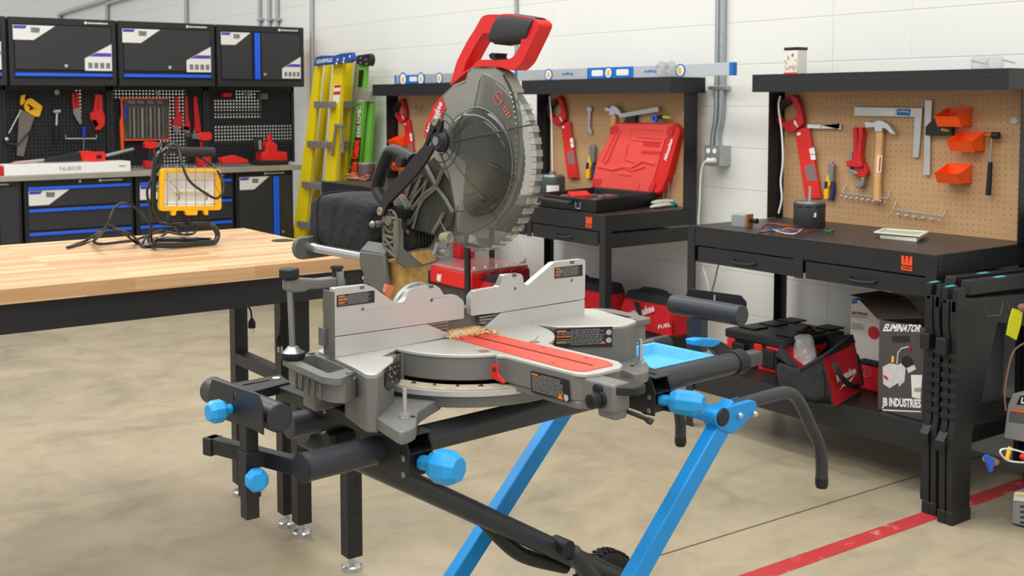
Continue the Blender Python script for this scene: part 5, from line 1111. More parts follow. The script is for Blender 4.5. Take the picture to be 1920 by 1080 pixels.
hn.tube(cr([fA + out * .0, fA + out * .035, fB + out * .035, fB + out * 0], 5), .011, 10); obj('case_handle', hn, BPL, kb_)
for t in (.03, .34):
    q = A_ + dA * t + out * .008 + ZV * .05; l = MB(); l.tube([q, q - ZV * .03, q - ZV * .03 + dA * .032, q + dA * .032], .0028, 6); obj('latch', l, STL, kb_)
cn = MB(); 
for a, b, w_, h_, mt_ in ((.25, .3, .07, .03, 0), (.5, .45, .05, .035, 1), (.62, .3, .1, .02, 1), (.45, .7, .12, .02, 1)):
    p = A_ + (B_ - A_) * a + (D_ - A_) * b + ZV * .03; cn.box(Fr(0, 0, 0), p.x - w_ / 2, p.x + w_ / 2, p.y - w_ / 3, p.y + w_ / 3, p.z, p.z + h_)
obj('case_contents', cn, mat('dull_contents', (120, 96, 92), .5, var=.4, vscale=30), kb_, bev=.004); obj('battery_charger', MB().prism([T(1064, 366, .93), T(1072, 374, .93), T(1108, 372, .93), T(1100, 364, .93)], (0, 0, .02)), RED, kb_, bev=.004)
# lid: leaning panel from the hinge line
LX = lambda px, py, t=0.: None
hl0, hl1 = D_ + ZV * .075, C_ + ZV * .075
def LP(px, py, off=0.):
    n0 = (hl1 - hl0).normalized(); upv = (ZV * 1. + Vector((.05, 0, 0))).normalized(); nn_ = n0.cross(upv).normalized(); nn_ = nn_ if nn_.x < 0 else -nn_
    return hit(px, py, hl0 + nn_ * off, nn_), nn_
L_ = lambda pts, off: [LP(*p, off)[0] for p in pts]; NN = LP(1150, 300)[1]
lid = [(1108, 352), (1118, 310), (1117, 304), (1143, 254), (1150, 232), (1160, 230), (1264, 231), (1272, 240), (1274, 250), (1268, 268), (1252, 330), (1240, 358), (1228, 366), (1112, 354)]
lo_ = obj('case_lid', MB().prism(rnd(L_(lid, .0), .008, 2), NN * -.05), RED, kc_, bev=.006)
pan = MB()
rim = L_([(1110, 350), (1119, 306), (1144, 256), (1152, 233), (1262, 233), (1262, 250), (1248, 262), (1222, 350), (1222, 362)], .0)
pan.prism(rim, NN * .004); pn = obj('lid_lining', pan, mat('moulded_red', (240, 82, 72), .55), lo_, bev=.002)
cav = MB(); REDD = mat('recess_shade_red', (214, 44, 40), .6)
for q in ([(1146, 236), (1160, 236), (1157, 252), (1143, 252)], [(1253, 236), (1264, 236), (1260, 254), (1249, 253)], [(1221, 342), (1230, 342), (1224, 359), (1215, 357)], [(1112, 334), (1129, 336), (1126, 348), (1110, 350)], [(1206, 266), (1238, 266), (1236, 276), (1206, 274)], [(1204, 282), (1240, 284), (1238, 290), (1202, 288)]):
    cav.prism(L_(q, .0045), NN * .001)  # shade of the lid recesses painted as flat darker red patches
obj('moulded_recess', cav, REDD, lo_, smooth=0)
rdg = MB()
for pts, r in ((((1184, 242), (1184, 262), (1240, 266)), .004), (((1163, 244), (1140, 300), (1134, 306)), .006), (((1156, 246), (1130, 302)), .005), (((1122, 312), (1150, 318), (1168, 312), (1184, 314), (1206, 302), (1228, 308)), .006), (((1150, 318), (1170, 314), (1186, 320), (1210, 312)), .005), (((1178, 268), (1172, 298), (1188, 304)), .005), (((1160, 326), (1184, 329)), .004), (((1200, 342), (1196, 356)), .004), (((1190, 240), (1244, 246)), .003), (((1196, 256), (1240, 260)), .005)):
    rdg.tube(L_(pts, .004), r * 1.25, 6)
obj('moulded_ridge', rdg, MATS['moulded_red'], lo_)
lt = MB(); edge = lambda px, py: hit(px, py, LP(1262, 260, 0)[0] , Vector((0, 1, 0)))
txt(lt, 'Milwaukee', LP(1250, 302, .006)[0], LP(1262, 262, .006)[0], LP(1244, 300, .006)[0], shear=.3, bold=.03); obj('brand_lettering', lt, WHT, lo_, smooth=0)
c = T(1031, 372); c = c + Vector((.06, .05, 0)); m2 = root('fan_motor', 'grey-green fan motor with white label standing behind the open case', 'motor', c)
obj('motor_shell', MB().lathe(c, ZV, [(.068, 0), (.07, .004), (.07, .11), (.066, .118), (0, .12)], 36), mat('motor_green', (70, 82, 78), .45, .3), m2); obj('end_bell', MB().lathe(c + ZV * .118, ZV, [(.062, 0), (.058, .01), (.02, .013), (.02, .025), (0, .025)], 30), STD, m2)
d = (EYE - c); d.z = 0; d.normalize(); e = Vector((-d.y, d.x, 0)); a0 = .35; lb = MB()
for k in range(6):
    b0, b1 = -.5 + k * .17, -.5 + (k + 1) * .17; f = lambda a: c + (d * math.cos(a) + e * math.sin(a)) * .0708; lb.poly([f(b0) + ZV * .035, f(b1) + ZV * .035, f(b1) + ZV * .072, f(b0) + ZV * .072])
obj('rating_label', lb, WHT, m2)
gv = root('work_gloves', 'pair of white work gloves with teal cuffs lying on the middle workbench', 'gloves', T(1250, 384))
g = MB(); 
for z, pts in ((.89, [(1222, 388), (1240, 385), (1258, 383)]), (.905, [(1224, 380), (1240, 378), (1258, 377)])): g.tube(cr([T(*p, z) for p in pts], 5), [.012, .02, .024, .026, .028, .028, .028, .028, .028, .026, .026], 12, flat=.4)
obj('glove_palm', g, mat('glove_white', (206, 204, 192), .9, bump=.4), gv); g = MB()
for z, pts in ((.89, [(1256, 384), (1270, 382), (1281, 380)]), (.905, [(1256, 377), (1268, 376), (1279, 375)])): g.tube(cr([T(*p, z) for p in pts], 5), .027, 12, flat=.4)
obj('glove_cuff', g, mat('teal_cuff', (0, 132, 136), .8), gv)
# tin with wires on the farthest bench
c = T(686, 345) + Vector((.25, .1, 0)); tn = root('wire_tin', 'clear tub of coiled coloured wire standing on the farthest workbench', 'tub', c)
c = W.X(688, 338, 3.95); c.z = .88; obj('tub_body', MB().lathe(c, ZV, [(.055, 0), (.06, .003), (.06, .10), (.056, .108)], 28), mat('dark_tub', (90, 66, 66), .4, var=.4, vscale=30), tn); obj('lid', MB().lathe(c + ZV * .105, ZV, [(0, 0), (.061, 0), (.061, .008), (.02, .012), (0, .012)], 28), GAL, tn)
wv_ = MB(); rr = random.Random(11); 
for k in range(7):
    pts = []; a0 = rr.random() * 6; 
    for j in range(9): a = a0 + j * .7; rr_ = .045 + .03 * rr.random(); pts.append(c + Vector((-.09 + rr_ * math.cos(a), -.03 + rr_ * 1.6 * math.sin(a), .006 + .035 * rr.random())))
    wv_.m = k % 3; wv_.tube(cr(pts, 4), .004, 6)
obj('loose_wire', wv_, [mat('wire_pink', (196, 120, 120), .5), mat('wire_ochre', (196, 160, 80), .5), MATS['wire_red']], tn)
# ---------------------------------------------------------------- black cabinets with blue handles, across the far end
CBK = mat('cabinet_black', (48, 48, 50), .45, bump=.15, bscale=400); CBD = mat('cabinet_dark_frame', (36, 36, 38), .45, bump=.1)
HBL = mat('handle_blue', (34, 98, 236), .35); CARD = mat('card_white', (228, 226, 220), .5); CPUR = mat('card_purple', (78, 66, 176), .5); CGR = mat('card_grey', (120, 122, 126), .5, var=.4, vscale=60)
def word(mb, x0, x1, y, z, h=.012):
    """small pale maker's strip, too small in the photo to read"""
    mb.lathe(W(x0 + .01, y, z), (0, -1, 0), [(0, .001), (.010, .001), (.010, 0)], 14); x = x0 + .024; rr = random.Random(int(x0 * 977))
    while x < x1: w_ = .006 + .006 * rr.random(); mb.box(W, x, x + w_, y - .001, y, z - h * .45, z + h * (.25 + .25 * rr.random())); x += w_ + .0025
def card_tl(par, x0, z1, y, w_, h_):
    c = MB().prism([W(x0, y, z1), W(x0 + w_, y, z1), W(x0 + w_ * .48, y, z1 - h_), W(x0, y, z1 - h_)], (0, -.0012, 0)); o = obj('hang_card', c, CARD, par, smooth=0)
    obj('card_banner', MB().prism([W(x0 + .004, y - .0014, z1 - .003), W(x0 + w_ * .33, y - .0014, z1 - .003), W(x0 + w_ * .29, y - .0014, z1 - h_ * .24), W(x0 + .004, y - .0014, z1 - h_ * .24)], (0, -.0006, 0)), CPUR, o, smooth=0)
    obj('card_picture', MB().prism([W(x0 + w_ * .42, y - .0014, z1 - h_ * .12), W(x0 + w_ * .64, y - .0014, z1 - h_ * .16), W(x0 + w_ * .62, y - .0014, z1 - h_ * .5), W(x0 + w_ * .42, y - .0014, z1 - h_ * .48)], (0, -.0006, 0)), CGR, o, smooth=0)
def card_br(par, x1, z0, y, w_, h_, full=True):
    c = MB().prism([W(x1, y, z0), W(x1, y, z0 + h_), W(x1 - w_, y, z0 + h_ * .45), W(x1 - w_, y, z0)], (0, -.0012, 0)); o = obj('hang_card', c, CARD, par, smooth=0)
    obj('card_banner', MB().prism([W(x1 - .003, y - .0014, z0 + h_ * .53), W(x1 - .003, y - .0014, z0 + h_ * .66), W(x1 - w_ * .58, y - .0014, z0 + h_ * .66), W(x1 - w_ * .84, y - .0014, z0 + h_ * .53)], (0, -.0006, 0)), CPUR, o, smooth=0)
    p = MB()
    for k in range(4): p.box(W, x1 - w_ * .88 + k * w_ * .22, x1 - w_ * .88 + k * w_ * .22 + w_ * .15, y - .002, y - .0014, z0 + h_ * .09, z0 + h_ * .30)
    obj('card_picture', p, CGR, o, smooth=0)
def wall_cab(x0, x1, label, double=False, first=False):
    r = root('wall_cabinet', label, 'wall cabinet', W((x0 + x1) / 2, 8.35, 1.535), 'black wall cabinets'); y = 8.2
    obj('cabinet_body', MB().box(W, x0, x1, y + .012, 8.5, 1.535, 2.0), CBD, r, bev=.002)
    m = MB(); m.box(W, x0 + .001, x1 - .001, y, y + .012, 1.955, 2.0); m.box(W, x0 + .001, x1 - .001, y, y + .012, 1.535, 1.58); m.box(W, x0 + .001, x0 + .032, y, y + .012, 1.58, 1.955); m.box(W, x1 - .032, x1 - .001, y, y + .012, 1.58, 1.955); fr_ = obj('front_frame', m, CBD, r, bev=.001)
    wm = MB(); word(wm, x1 - .22, x1 - .06, y - .0005, 1.975); obj('maker_strip', wm, CARD, fr_, smooth=0)
    if not double:
        d = obj('lift_door', MB().box(W, x0 + .036, x1 - .036, y - .006, y + .01, 1.645, 1.948), CBK, r, bev=.002)
        obj('handle', MB().box(W, x0 + .034, x1 - .034, y - .014, y + .006, 1.598, 1.620), HBL, d, bev=.002); obj('lock', MB().lathe(W((x0 + x1) / 2 + .01, y - .006, 1.672), (0, -1, 0), [(0, .005), (.012, .005), (.014, 0)], 16), STL, d)
        card_tl(d, x0 + .026, 1.945, y - .007, .28, .10); card_br(d, x1 - .034, 1.64, y - .007, .19, .19)
    else:
        xm = x0 + .33; d = obj('door', MB().box(W, x0 + .036, xm - .05, y - .006, y + .01, 1.59, 1.948), CBK, r, bev=.002); card_tl(d, x0 + .03, 1.945, y - .007, .24, .095)
        e = obj('door', MB().box(W, xm + .03, x1 - .036, y - .006, y + .01, 1.59, 1.948), CBK, r, bev=.002); card_br(e, x1 - .034, 1.60, y - .007, .16, .17); obj('lock', MB().lathe(W(xm + .055, y - .006, 1.63), (0, -1, 0), [(0, .005), (.011, .005), (.013, 0)], 16), STL, e)
        h = MB(); h.box(W, xm - .026, xm - .006, y - .016, y + .004, 1.59, 1.945); obj('handle', h, HBL, d, bev=.002); obj('handle', MB().box(W, xm - .003, xm + .016, y - .016, y + .004, 1.59, 1.945), HBL, e, bev=.002)
        obj('side_card', MB().box(W, x1, x1 + .004, y + .01, 8.5, 1.535, 2.0), mat('raw_card', (206, 160, 118), .7), r)
    return r
wall_cab(1.160, 1.887, 'black wall cabinet cut off by the left edge of the photo')
wall_cab(1.906, 2.633, 'black wall cabinet with lift-up door and blue handle, above the yellow hand saw')
wall_cab(2.652, 3.376, 'black wall cabinet with lift-up door and blue handle, above the tool roll')
wall_cab(3.395, 4.120, 'black wall cabinet with two doors and upright blue handles, right of the other cabinets', double=True)
for o in sc.collection.objects:
    if o.get('group') == 'black wall cabinets': pass
# countertop + base cabinets
cb = one('countertop', MB().box(W, 1.1, 3.985, 7.985, 8.5, .893, .93), mat('grey_steel_counter', (170, 164, 152), .4, .3, var=.12, vscale=6), 'long grey countertop over the black base cabinets at the far end', 'countertop', W(2.5, 8.2, .893), bev=.002)
def base_cab(x0, x1, kind, label):
    r = root('base_cabinet', label, 'cabinet', W((x0 + x1) / 2, 8.25, 0), 'black base cabinets'); y = 8.02
    obj('cabinet_body', MB().box(W, x0, x1, y + .01, 8.48, .07, .892), CBD, r, bev=.002); obj('plinth', MB().box(W, x0 + .01, x1 - .01, y + .05, 8.4, 0, .07), BLK2, r)
    wm = MB(); word(wm, x1 - .24, x1 - .08, y + .0095, .873, .01); obj('maker_strip', wm, CARD, r, smooth=0)
    if kind == 'drawers':
        obj('lock', MB().lathe(W((x0 + x1) / 2, y + .01, .873), (0, -1, 0), [(0, .005), (.011, .005), (.012, 0)], 14), STL, r)
        for z1, z0 in ((.850, .71), (.698, .55), (.538, .39), (.378, .09)):
            d = obj('drawer', MB().box(W, x0 + .02, x1 - .02, y - .004, y + .012, z0, z1), CBK, r, bev=.002); obj('handle', MB().box(W, x0 + .022, x1 - .022, y - .014, y - .002, z1 - .024, z1 - .004), HBL, d, bev=.002)
            if z1 > .8: card_tl(d, x0 + .024, z1 - .028, y - .005, .27, .10)
    else:
        xm = x0 + (.30 if kind == 'doors' else .55); d = obj('door', MB().box(W, x0 + .02, xm - .006, y - .004, y + .012, .09, .855), CBK, r, bev=.002); card_tl(d, x0 + .024, .852, y - .005, .24, .095)
        e = obj('door', MB().box(W, xm + .05, x1 - .02, y - .004, y + .012, .09, .855), CBK, r, bev=.002)
        obj('handle', MB().box(W, xm, xm + .02, y - .014, y + .004, .12, .85), HBL, d, bev=.002); obj('handle', MB().box(W, xm + .023, xm + .043, y - .014, y + .004, .12, .85), HBL, e, bev=.002)
        obj('lock', MB().lathe(W(xm + .075, y - .004, .42), (0, -1, 0), [(0, .005), (.011, .005), (.013, 0)], 14), STL, e)
base_cab(1.17, 1.915, 'door', 'black base cabinet at the left edge, left of the drawer units')
base_cab(1.935, 2.675, 'drawers', 'black drawer unit with blue handles, left of the work light')
base_cab(2.695, 3.435, 'drawers', 'black drawer unit with blue handles behind the yellow work light')
base_cab(3.455, 3.925, 'doors', 'black base cabinet with upright blue handles beside the yellow ladder')
# perforated backs
def pback(x0, x1, label, zones):
    r = root('perforated_panel', label, 'pegboard', W((x0 + x1) / 2, 8.44, .93), 'black perforated tool panels')
    obj('panel_sheet', MB().box(W, x0, x1, 8.440, 8.441, .931, 1.55), MATS['black_pegboard'], r)
    f = MB(); f.box(W, x0 - .008, x0 + .02, 8.425, 8.4395, .931, 1.535); f.box(W, x1 - .02, x1 + .004, 8.425, 8.4395, .931, 1.535); f.box(W, x0, x1, 8.425, 8.4395, 1.505, 1.5345); obj('panel_edge', f, CBD, r)
    b = MB()
    for q in zones: b.box(W, q[0], q[1], 8.45, 8.46, q[2], q[3])  # unseen backing added behind the panel so these holes stay dark
    obj('backing_sheet', b, mat('backing_black', (26, 26, 28), .6), r); return r
pback(1.165, 1.895, 'black perforated tool panel at the left edge of the photo', [(1.17, 1.89, .94, 1.52)])
pback(1.905, 2.645, 'black perforated tool panel behind the yellow hand saw', [(1.91, 2.40, .94, 1.52), (2.46, 2.64, .94, 1.52), (2.40, 2.46, .94, 1.30)])
pback(2.655, 3.385, 'black perforated tool panel behind the tool roll and red wrenches', [(2.66, 3.02, .94, 1.45), (3.24, 3.385, .94, 1.53)])
pback(3.395, 4.135, 'black perforated tool panel behind the red transfer pump', [(3.4, 3.46, .94, 1.53), (3.46, 4.13, .94, 1.10), (3.46, 4.13, 1.24, 1.29), (3.86, 4.13, 1.29, 1.53), (3.46, 3.86, 1.325, 1.35), (3.46, 3.64, 1.43, 1.53)])
# tools hanging there
QY = 8.41
def fz(pts, t=.02, y=QY, r=0, holes=()):
    P = [W.Y(*p, y) for p in pts]; P = rnd(P, r, 2) if r else P; return MB().prism(P, (0, t, 0), holes=[[W.Y(*p, y) for p in h] for h in holes])
s6 = lambda x, y: (x / 6, 160 + y / 6)                     # reading frame of the close-up of the left panel
s5 = lambda x, y: (220 + x / 5.647, 160 + y / 5.647)
F = lambda pts, s=s6: [s(*p) for p in pts]
hs = root('hand_saw', 'hand saw with yellow handle hanging on the far left tool panel', 'hand saw', W.Y(50, 215, QY))
obj('saw_blade', fz(F([(215, 260), (390, 350), (330, 520), (265, 800), (190, 790), (205, 500)]), .004), mat('dull_blade', (124, 116, 108), .5, .4), hs)
obj('saw_handle', fz(F([(270, 230), (300, 160), (350, 140), (480, 235), (445, 355), (390, 350), (290, 290)]), .025, QY - .01, r=.01, holes=[F([(315, 205), (385, 250), (375, 270), (310, 225)])]), YEL, hs, bev=.004); obj('saw_handle_nib', fz(F([(240, 110), (290, 100), (280, 160), (290, 185), (240, 230), (228, 190)]), .02, QY - .02), YEL, hs, bev=.004)
hk = root('hacksaw', 'hacksaw hanging slanted behind the yellow-handled saw', 'hacksaw', W.Y(22, 245, QY)); f_ = MB(); f_.tube([W.Y(*s6(*p), QY - .015) for p in [(235, 280), (100, 540)]], .006, 8); obj('saw_frame', f_, GAL, hk)
obj('frame_grip', MB().tube([W.Y(*s6(*p), QY - .015) for p in [(85, 590), (50, 650), (200, 670), (335, 520)]], .006, 8), BLK2, hk); obj('tension_knob', MB().ball(W.Y(*s6(75, 605), QY - .015), .018), STL, hk)
bm = root('ball_hammer', 'hammer with bright head and black grip on the far left tool panel', 'hammer', W.Y(106, 210, QY)); obj('hammer_head', MB().tube([W.Y(*s6(595, 292), QY), W.Y(*s6(610, 292), QY), W.Y(*s6(675, 288), QY)], [.010, .018, .018], 12), STL, bm)
obj('shaft', MB().tube([W.Y(*s6(640, 310), QY), W.Y(*s6(635, 450), QY)], .010, 8), STL, bm); obj('rubber_grip', MB().tube([W.Y(*s6(635, 450), QY), W.Y(*s6(632, 640), QY)], .014, 8), RUB, bm)
pl_ = root('locking_pliers', 'pliers with two red grips hanging jaws down on the far tool panel', 'pliers', W.Y(145, 190, QY))
obj('plier_handle', fz(F([(808, 90), (845, 88), (860, 255), (820, 262)]), .02, r=.004), RED2, pl_, bev=.003); obj('plier_handle', fz(F([(850, 88), (885, 90), (905, 250), (868, 258)]), .02, r=.004), RED2, pl_, bev=.003); obj('plier_jaw', fz(F([(822, 262), (900, 255), (910, 330), (925, 430), (900, 445), (860, 380), (828, 320)]), .018, r=.003), STD, pl_, bev=.003)
pc_ = root('pipe_cutter', 'red plastic pipe cutter hanging blade down on the far tool panel', 'pipe cutter', W.Y(183, 200, QY))
obj('cutter_handle', fz(F([(1075, 95), (1150, 110), (1155, 290), (1180, 340), (1180, 440), (1130, 500), (1075, 500), (1060, 450), (1020, 380), (1015, 310), (1055, 290)]), .024, r=.004, holes=[F([(1098, 180), (1106, 180), (1108, 280), (1100, 280)])]), RED, pc_, bev=.004); obj('cutter_blade', fz(F([(1030, 385), (1085, 395), (1110, 440), (1070, 478), (1055, 440)]), .028), STD, pc_)
sd = root('screwdriver', 'blue-handled screwdriver standing in the far rack', 'screwdriver', W.Y(157, 245, QY)); obj('driver_handle', MB().tube([W.Y(*s6(943, 465), QY - .02), W.Y(*s6(945, 590), QY - .02)], [.014, .012], 10), mat('dark_blue_grip', (40, 52, 176), .4), sd); obj('shaft', MB().tube([W.Y(*s6(945, 590), QY - .02), W.Y(*s6(938, 730), QY - .02)], .005, 6), STD, sd)
rk = root('hook_rack', 'bright steel rack on the far left tool panel holding the blue screwdriver', 'hook rack', W.Y(150, 260, QY)); obj('rack_bar', MB().tube([W.Y(*s6(*p), QY - .02) for p in [(738, 560), (740, 600), (1085, 600), (1085, 560)]], .006, 8), STL, rk)
# tool roll pouch
tr_ = root('tool_pouch', 'clear tool pouch with orange edging hanging on the far tool panel', 'tool pouch', W.Y(272, 220, QY - .01))
obj('pouch_sheet', fz(F([(65, 145), (540, 145), (545, 570), (75, 570)], s5), .004, QY - .02), mat('smoky_pouch', (74, 76, 74), .2, var=.35, vscale=12), tr_)
e = MB(); ed = [W.Y(*s5(*p), QY - .024) for p in [(25, 140), (545, 140), (548, 575), (75, 578), (55, 400), (45, 150)]]; e.tube(ed, .008, 6, closed=True); e.tube([W.Y(*s5(*p), QY - .03) for p in [(45, 200), (50, 300), (38, 400), (48, 560), (52, 680)]], [.014, .012, .018, .022, .020], 8, flat=.6); obj('orange_edging', e, mat('orange_tape', (238, 88, 32), .5), tr_)
for k in range(9):
    x = 130 + k * 44; obj('tool_shaft', MB().tube([W.Y(*s5(x, 225 + 10 * (k % 2)), QY - .026), W.Y(*s5(x + 6, 560), QY - .026)], .008 + .003 * (k % 3 == 0), 8), STD if k % 2 else mat('brown_steel', (110, 102, 90), .4, .5), tr_)
obj('blue_tag', fz(F([(62, 230), (98, 230), (98, 360), (70, 360)], s5), .004, QY - .03), mat('dark_blue_grip', (40, 52, 176)), tr_)
for k in range(4): obj('socket_tool', MB().tube([W.Y(*s5(100 + k * 105, 175), QY - .03), W.Y(*s5(185 + k * 95, 182), QY - .03)], .014, 8), mat('smoky_tool', (128, 130, 130), .4, .5), tr_)
# red wrenches
for k, (pts, l) in enumerate((([(615, 118), (648, 112), (655, 270), (690, 340), (685, 430), (650, 440), (590, 420), (595, 360), (622, 340)], 'red pipe wrench, left one of three on the far tool panel'), ([(722, 118), (745, 115), (752, 320), (775, 420), (770, 480), (700, 475), (698, 425), (728, 400)], 'red pipe wrench, middle one of three on the far tool panel'), ([(808, 118), (842, 112), (860, 250), (892, 520), (850, 525), (815, 480), (825, 420)], 'red pipe wrench, right one of three on the far tool panel'))):
    r = root('pipe_wrench', l, 'pipe wrench', W.Y(*s5(*pts[0]), QY), 'red pipe wrenches on the far panel'); obj('wrench_handle', fz(F(pts, s5), .026, r=.004), RED2, r, bev=.004)
    b = pts[6 if k < 2 else 5]; obj('jaw', fz(F([(b[0] - 10, b[1]), (b[0] + 60, b[1] + 10), (b[0] + 80, b[1] + 80), (b[0] + 40, b[1] + 100), (b[0] + 10, b[1] + 60)], s5), .022), STD, r, bev=.003)
# drills
def drill(cx, cy, s, flip, label, y=8.25):
    z_ = lambda q: W.Y(cx, q, y).z
    kb = ((z_(cy + 8 * s) - .931) / (z_(cy) - z_(cy + 1))) / (33 * s)
    Tq = lambda pts: [(cx + (x * flip) * s, cy + (yy if yy <= 8 else 8 + (yy - 8) * kb) * s) for x, yy in pts]
    r = root('cordless_drill', label, 'drill', W.Y(cx, cy + 26 * s, y)); g = lambda pts, t=.05, rr=.004, yy=y - .03: fz(Tq(pts), t, yy, r=rr)
    obj('motor_housing', g([(-10, -7), (12, -8), (15, -3), (14, 6), (2, 8), (-10, 6)]), RED, r, bev=.006); obj('gearbox', g([(-22, -5), (-10, -6), (-10, 5), (-22, 4)], .045, .003, y - .028), GRD, r, bev=.004); obj('chuck', MB().tube([W.Y(*Tq([(-22, -1)])[0], y), W.Y(*Tq([(-34, 0)])[0], y), W.Y(*Tq([(-38, 1)])[0], y)], [.022, .02, .008], 12), BPL, r)
    obj('pistol_grip', g([(-4, 6), (7, 7), (9, 28), (-1, 29)], .035, .003, y - .022), BPL, r, bev=.004); obj('trigger', g([(-7, 9), (-3, 9), (-3, 17), (-6, 16)], .02, .002, y - .015), RED2, r)
    obj('battery', g([(-10, 29), (13, 28), (14, 40), (-9, 41)], .07, .004, y - .04), RED2, r, bev=.005); return r
drill(383, 256, 1.0, 1, 'red and grey cordless drill standing on the far counter behind the work light handle')
drill(285, 272, .9, -1, 'dark red cordless drill on the far counter between tool roll and work light')
# items on the counter
wb_ = root('white_box', 'long white cardboard box lying on the far counter', 'box', W.Y(120, 325, 8.03))
b0, b1 = W.Y(8, 327, 8.03), W.Y(245, 318, 8.03); zt = W.Y(245, 302, 8.03).z
wo = obj('box_body', MB().box(W, b0.x, b1.x, 8.03, 8.22, .93, zt), WHT, wb_, bev=.002); t_ = MB(); txt(t_, 'NLB028', W.Y(112, 320, 8.0285), W.Y(152, 318.5, 8.0285), W.Y(112, 312.5, 8.0285), off=.0004); obj('box_lettering', t_, mat('faint_grey_print', (150, 146, 136), .6), wo, smooth=0)
obj('box_small_print', MB().box(W, W.Y(223, 312, 8.0285).x, W.Y(236, 312, 8.0285).x, 8.0285, 8.0292, zt - .036, zt - .028), MATS['faint_grey_print'], wo, smooth=0)
cg_ = root('caulking_gun', 'red and black cordless caulking gun lying on the long white box', 'caulking gun', W(2.2, 8.1, zt)); G_ = lambda pts, t, y, r=.003: fz(F(pts), t, y, r=r)
obj('tool_body', G_([(500, 830), (640, 800), (880, 750), (910, 760), (905, 850), (520, 860)], .06, 8.07, .006), BPL, cg_, bev=.008); obj('gun_handle', G_([(890, 745), (1000, 735), (1060, 750), (1180, 745), (1190, 850), (1080, 860), (930, 850)], .04, 8.08), RED, cg_, bev=.005); obj('handle_opening', G_([(1090, 785), (1145, 785), (1145, 825), (1085, 825)], .002, 8.078), BLK2, cg_)
obj('nozzle', MB().tube([W.Y(*s6(500, 840), 8.1), W.Y(*s6(180, 875), 8.1), W.Y(*s6(110, 885), 8.1)], [.010, .012, .004], 10), mat('pinkish_nozzle', (176, 150, 146), .4), cg_); obj('plunger_rod', MB().tube([W.Y(*s6(1185, 790), 8.1), W.Y(*s6(1500, 715), 8.1)], .012, 8), STD, cg_); obj('rod_hook', MB().tube([W.Y(*s6(1460, 720), 8.1), W.Y(*s6(1490, 830), 8.1), W.Y(*s6(1500, 880), 8.1)], .006, 8).tube([W.Y(*s6(1500, 700), 8.1), W.Y(*s6(1580, 770), 8.1)], .006, 6), BLK2, cg_)
rc = W.Y(5, 328, 8.0); one('red_box', MB().box(W, rc.x - .12, W.Y(10, 328, 8.0).x, 8.03, 8.13, .93, .93 + .062), RED2, 'small red tool box end at the left edge beside the long white box', 'box', W(rc.x, 8.05, .93), bev=.004)
rr_ = root('battery_pack', 'low red battery tool lying on the far counter left of the red pump', 'tool', W.Y(441, 306, 8.1)); obj('tool_body', fz(F([(1105, 770), (1250, 742), (1390, 790), (1390, 820), (1120, 832)], s5), .08, 8.1, r=.006), RED, rr_, bev=.006)
pm = root('transfer_pump', 'red transfer pump with black base standing at the right end of the far counter', 'pump', W.Y(512, 305, 8.12)); h = lambda pts, t, y, r=.006: fz(F(pts, s5), t, y, r=r)
obj('pump_body', h([(1530, 800), (1535, 720), (1580, 700), (1590, 620), (1620, 600), (1660, 600), (1695, 630), (1695, 700), (1790, 705), (1800, 720), (1800, 800)], .12, 8.1), RED, pm, bev=.008); obj('carry_lug', h([(1590, 600), (1598, 520), (1630, 518), (1640, 600)], .03, 8.13), RED, pm, bev=.004); obj('pump_base', h([(1480, 800), (1820, 800), (1815, 845), (1490, 845)], .16, 8.08), BPL, pm, bev=.006)
obj('battery', h([(1455, 590), (1490, 560), (1540, 560), (1540, 700), (1490, 705), (1460, 680)], .07, 8.11), BPL, pm, bev=.005); obj('terminal_plate', h([(1495, 580), (1525, 580), (1528, 680), (1500, 680)], .002, 8.108), GAL, pm)
for (pts, m_, l) in (([(1125, 75), (1215, 80), (1210, 120), (1130, 125)], RED2, 'small dark red gadget on the top shelf of the right far panel'), ([(1380, 70), (1420, 75), (1420, 115), (1385, 115)], STD, 'small round steel gadget on the top shelf of the right far panel'), ([(1520, 85), (1595, 85), (1600, 150), (1520, 150)], GRD, 'small grey tool hanging high on the right far panel')):
    one('small_tool', fz(F(pts, s5), .078, 8.36, r=.004), m_, l, 'tool', W.Y(*s5(*pts[0]), 8.36), bev=.004)
lz = W.Y(106, 173, QY); ku = MB().lathe(lz, (0, -1, 0), [(0, .01), (.018, .01), (.02, 0)], 16); one('panel_light', ku, STD, 'round grey puck light high on the left far tool panel', 'light', lz); lz2 = W.Y(295, 175, QY); one('panel_light', MB().lathe(lz2, (0, -1, 0), [(0, .01), (.018, .01), (.02, 0)], 16), STD, 'round grey puck light above the orange-edged tool pouch', 'light', lz2)

# ---------------------------------------------------------------- ladders leaning on the block wall
LYE = mat('ladder_yellow', (226, 202, 10), .4, var=.04, vscale=4); LGN = mat('ladder_green', (112, 180, 66), .45); LAL = mat('ladder_tread', (140, 134, 128), .45, .4)
def railp(r, px, xa, m, name='rail', t=.03, par=None):
    """rail traced on an x = const plane, t thick towards +x"""
    return obj(name, MB().prism([W.X(*p, xa) for p in px], (t, 0, 0)), m, par or r, bev=.002)
yl = root('step_ladder', 'tall yellow step ladder with blue cap leaning against the block wall', 'step ladder', W(3.85, 7.4, 0))
def lad(v0, px_top, px_bot, w0, w1, x, name='rail', m=LYE, z_to=0., par=None, root_=None, t=.028):
    (xt, yt), (xb, yb) = px_top, px_bot
    A = W.X(xt - w0 / 2, yt, x); B = W.X(xt + w0 / 2, yt, x); Cc = W.X(xb + w1 / 2, yb, x); D = W.X(xb - w1 / 2, yb, x)
    def ext(p, q): s = (z_to - q.z) / (q.z - p.z); return q + (q - p) * s
    D2, C2 = ext(A, D), ext(B, Cc); return obj(name, MB().prism([A, B, C2, D2], (t, 0, 0)), m, par or root_, bev=.002)
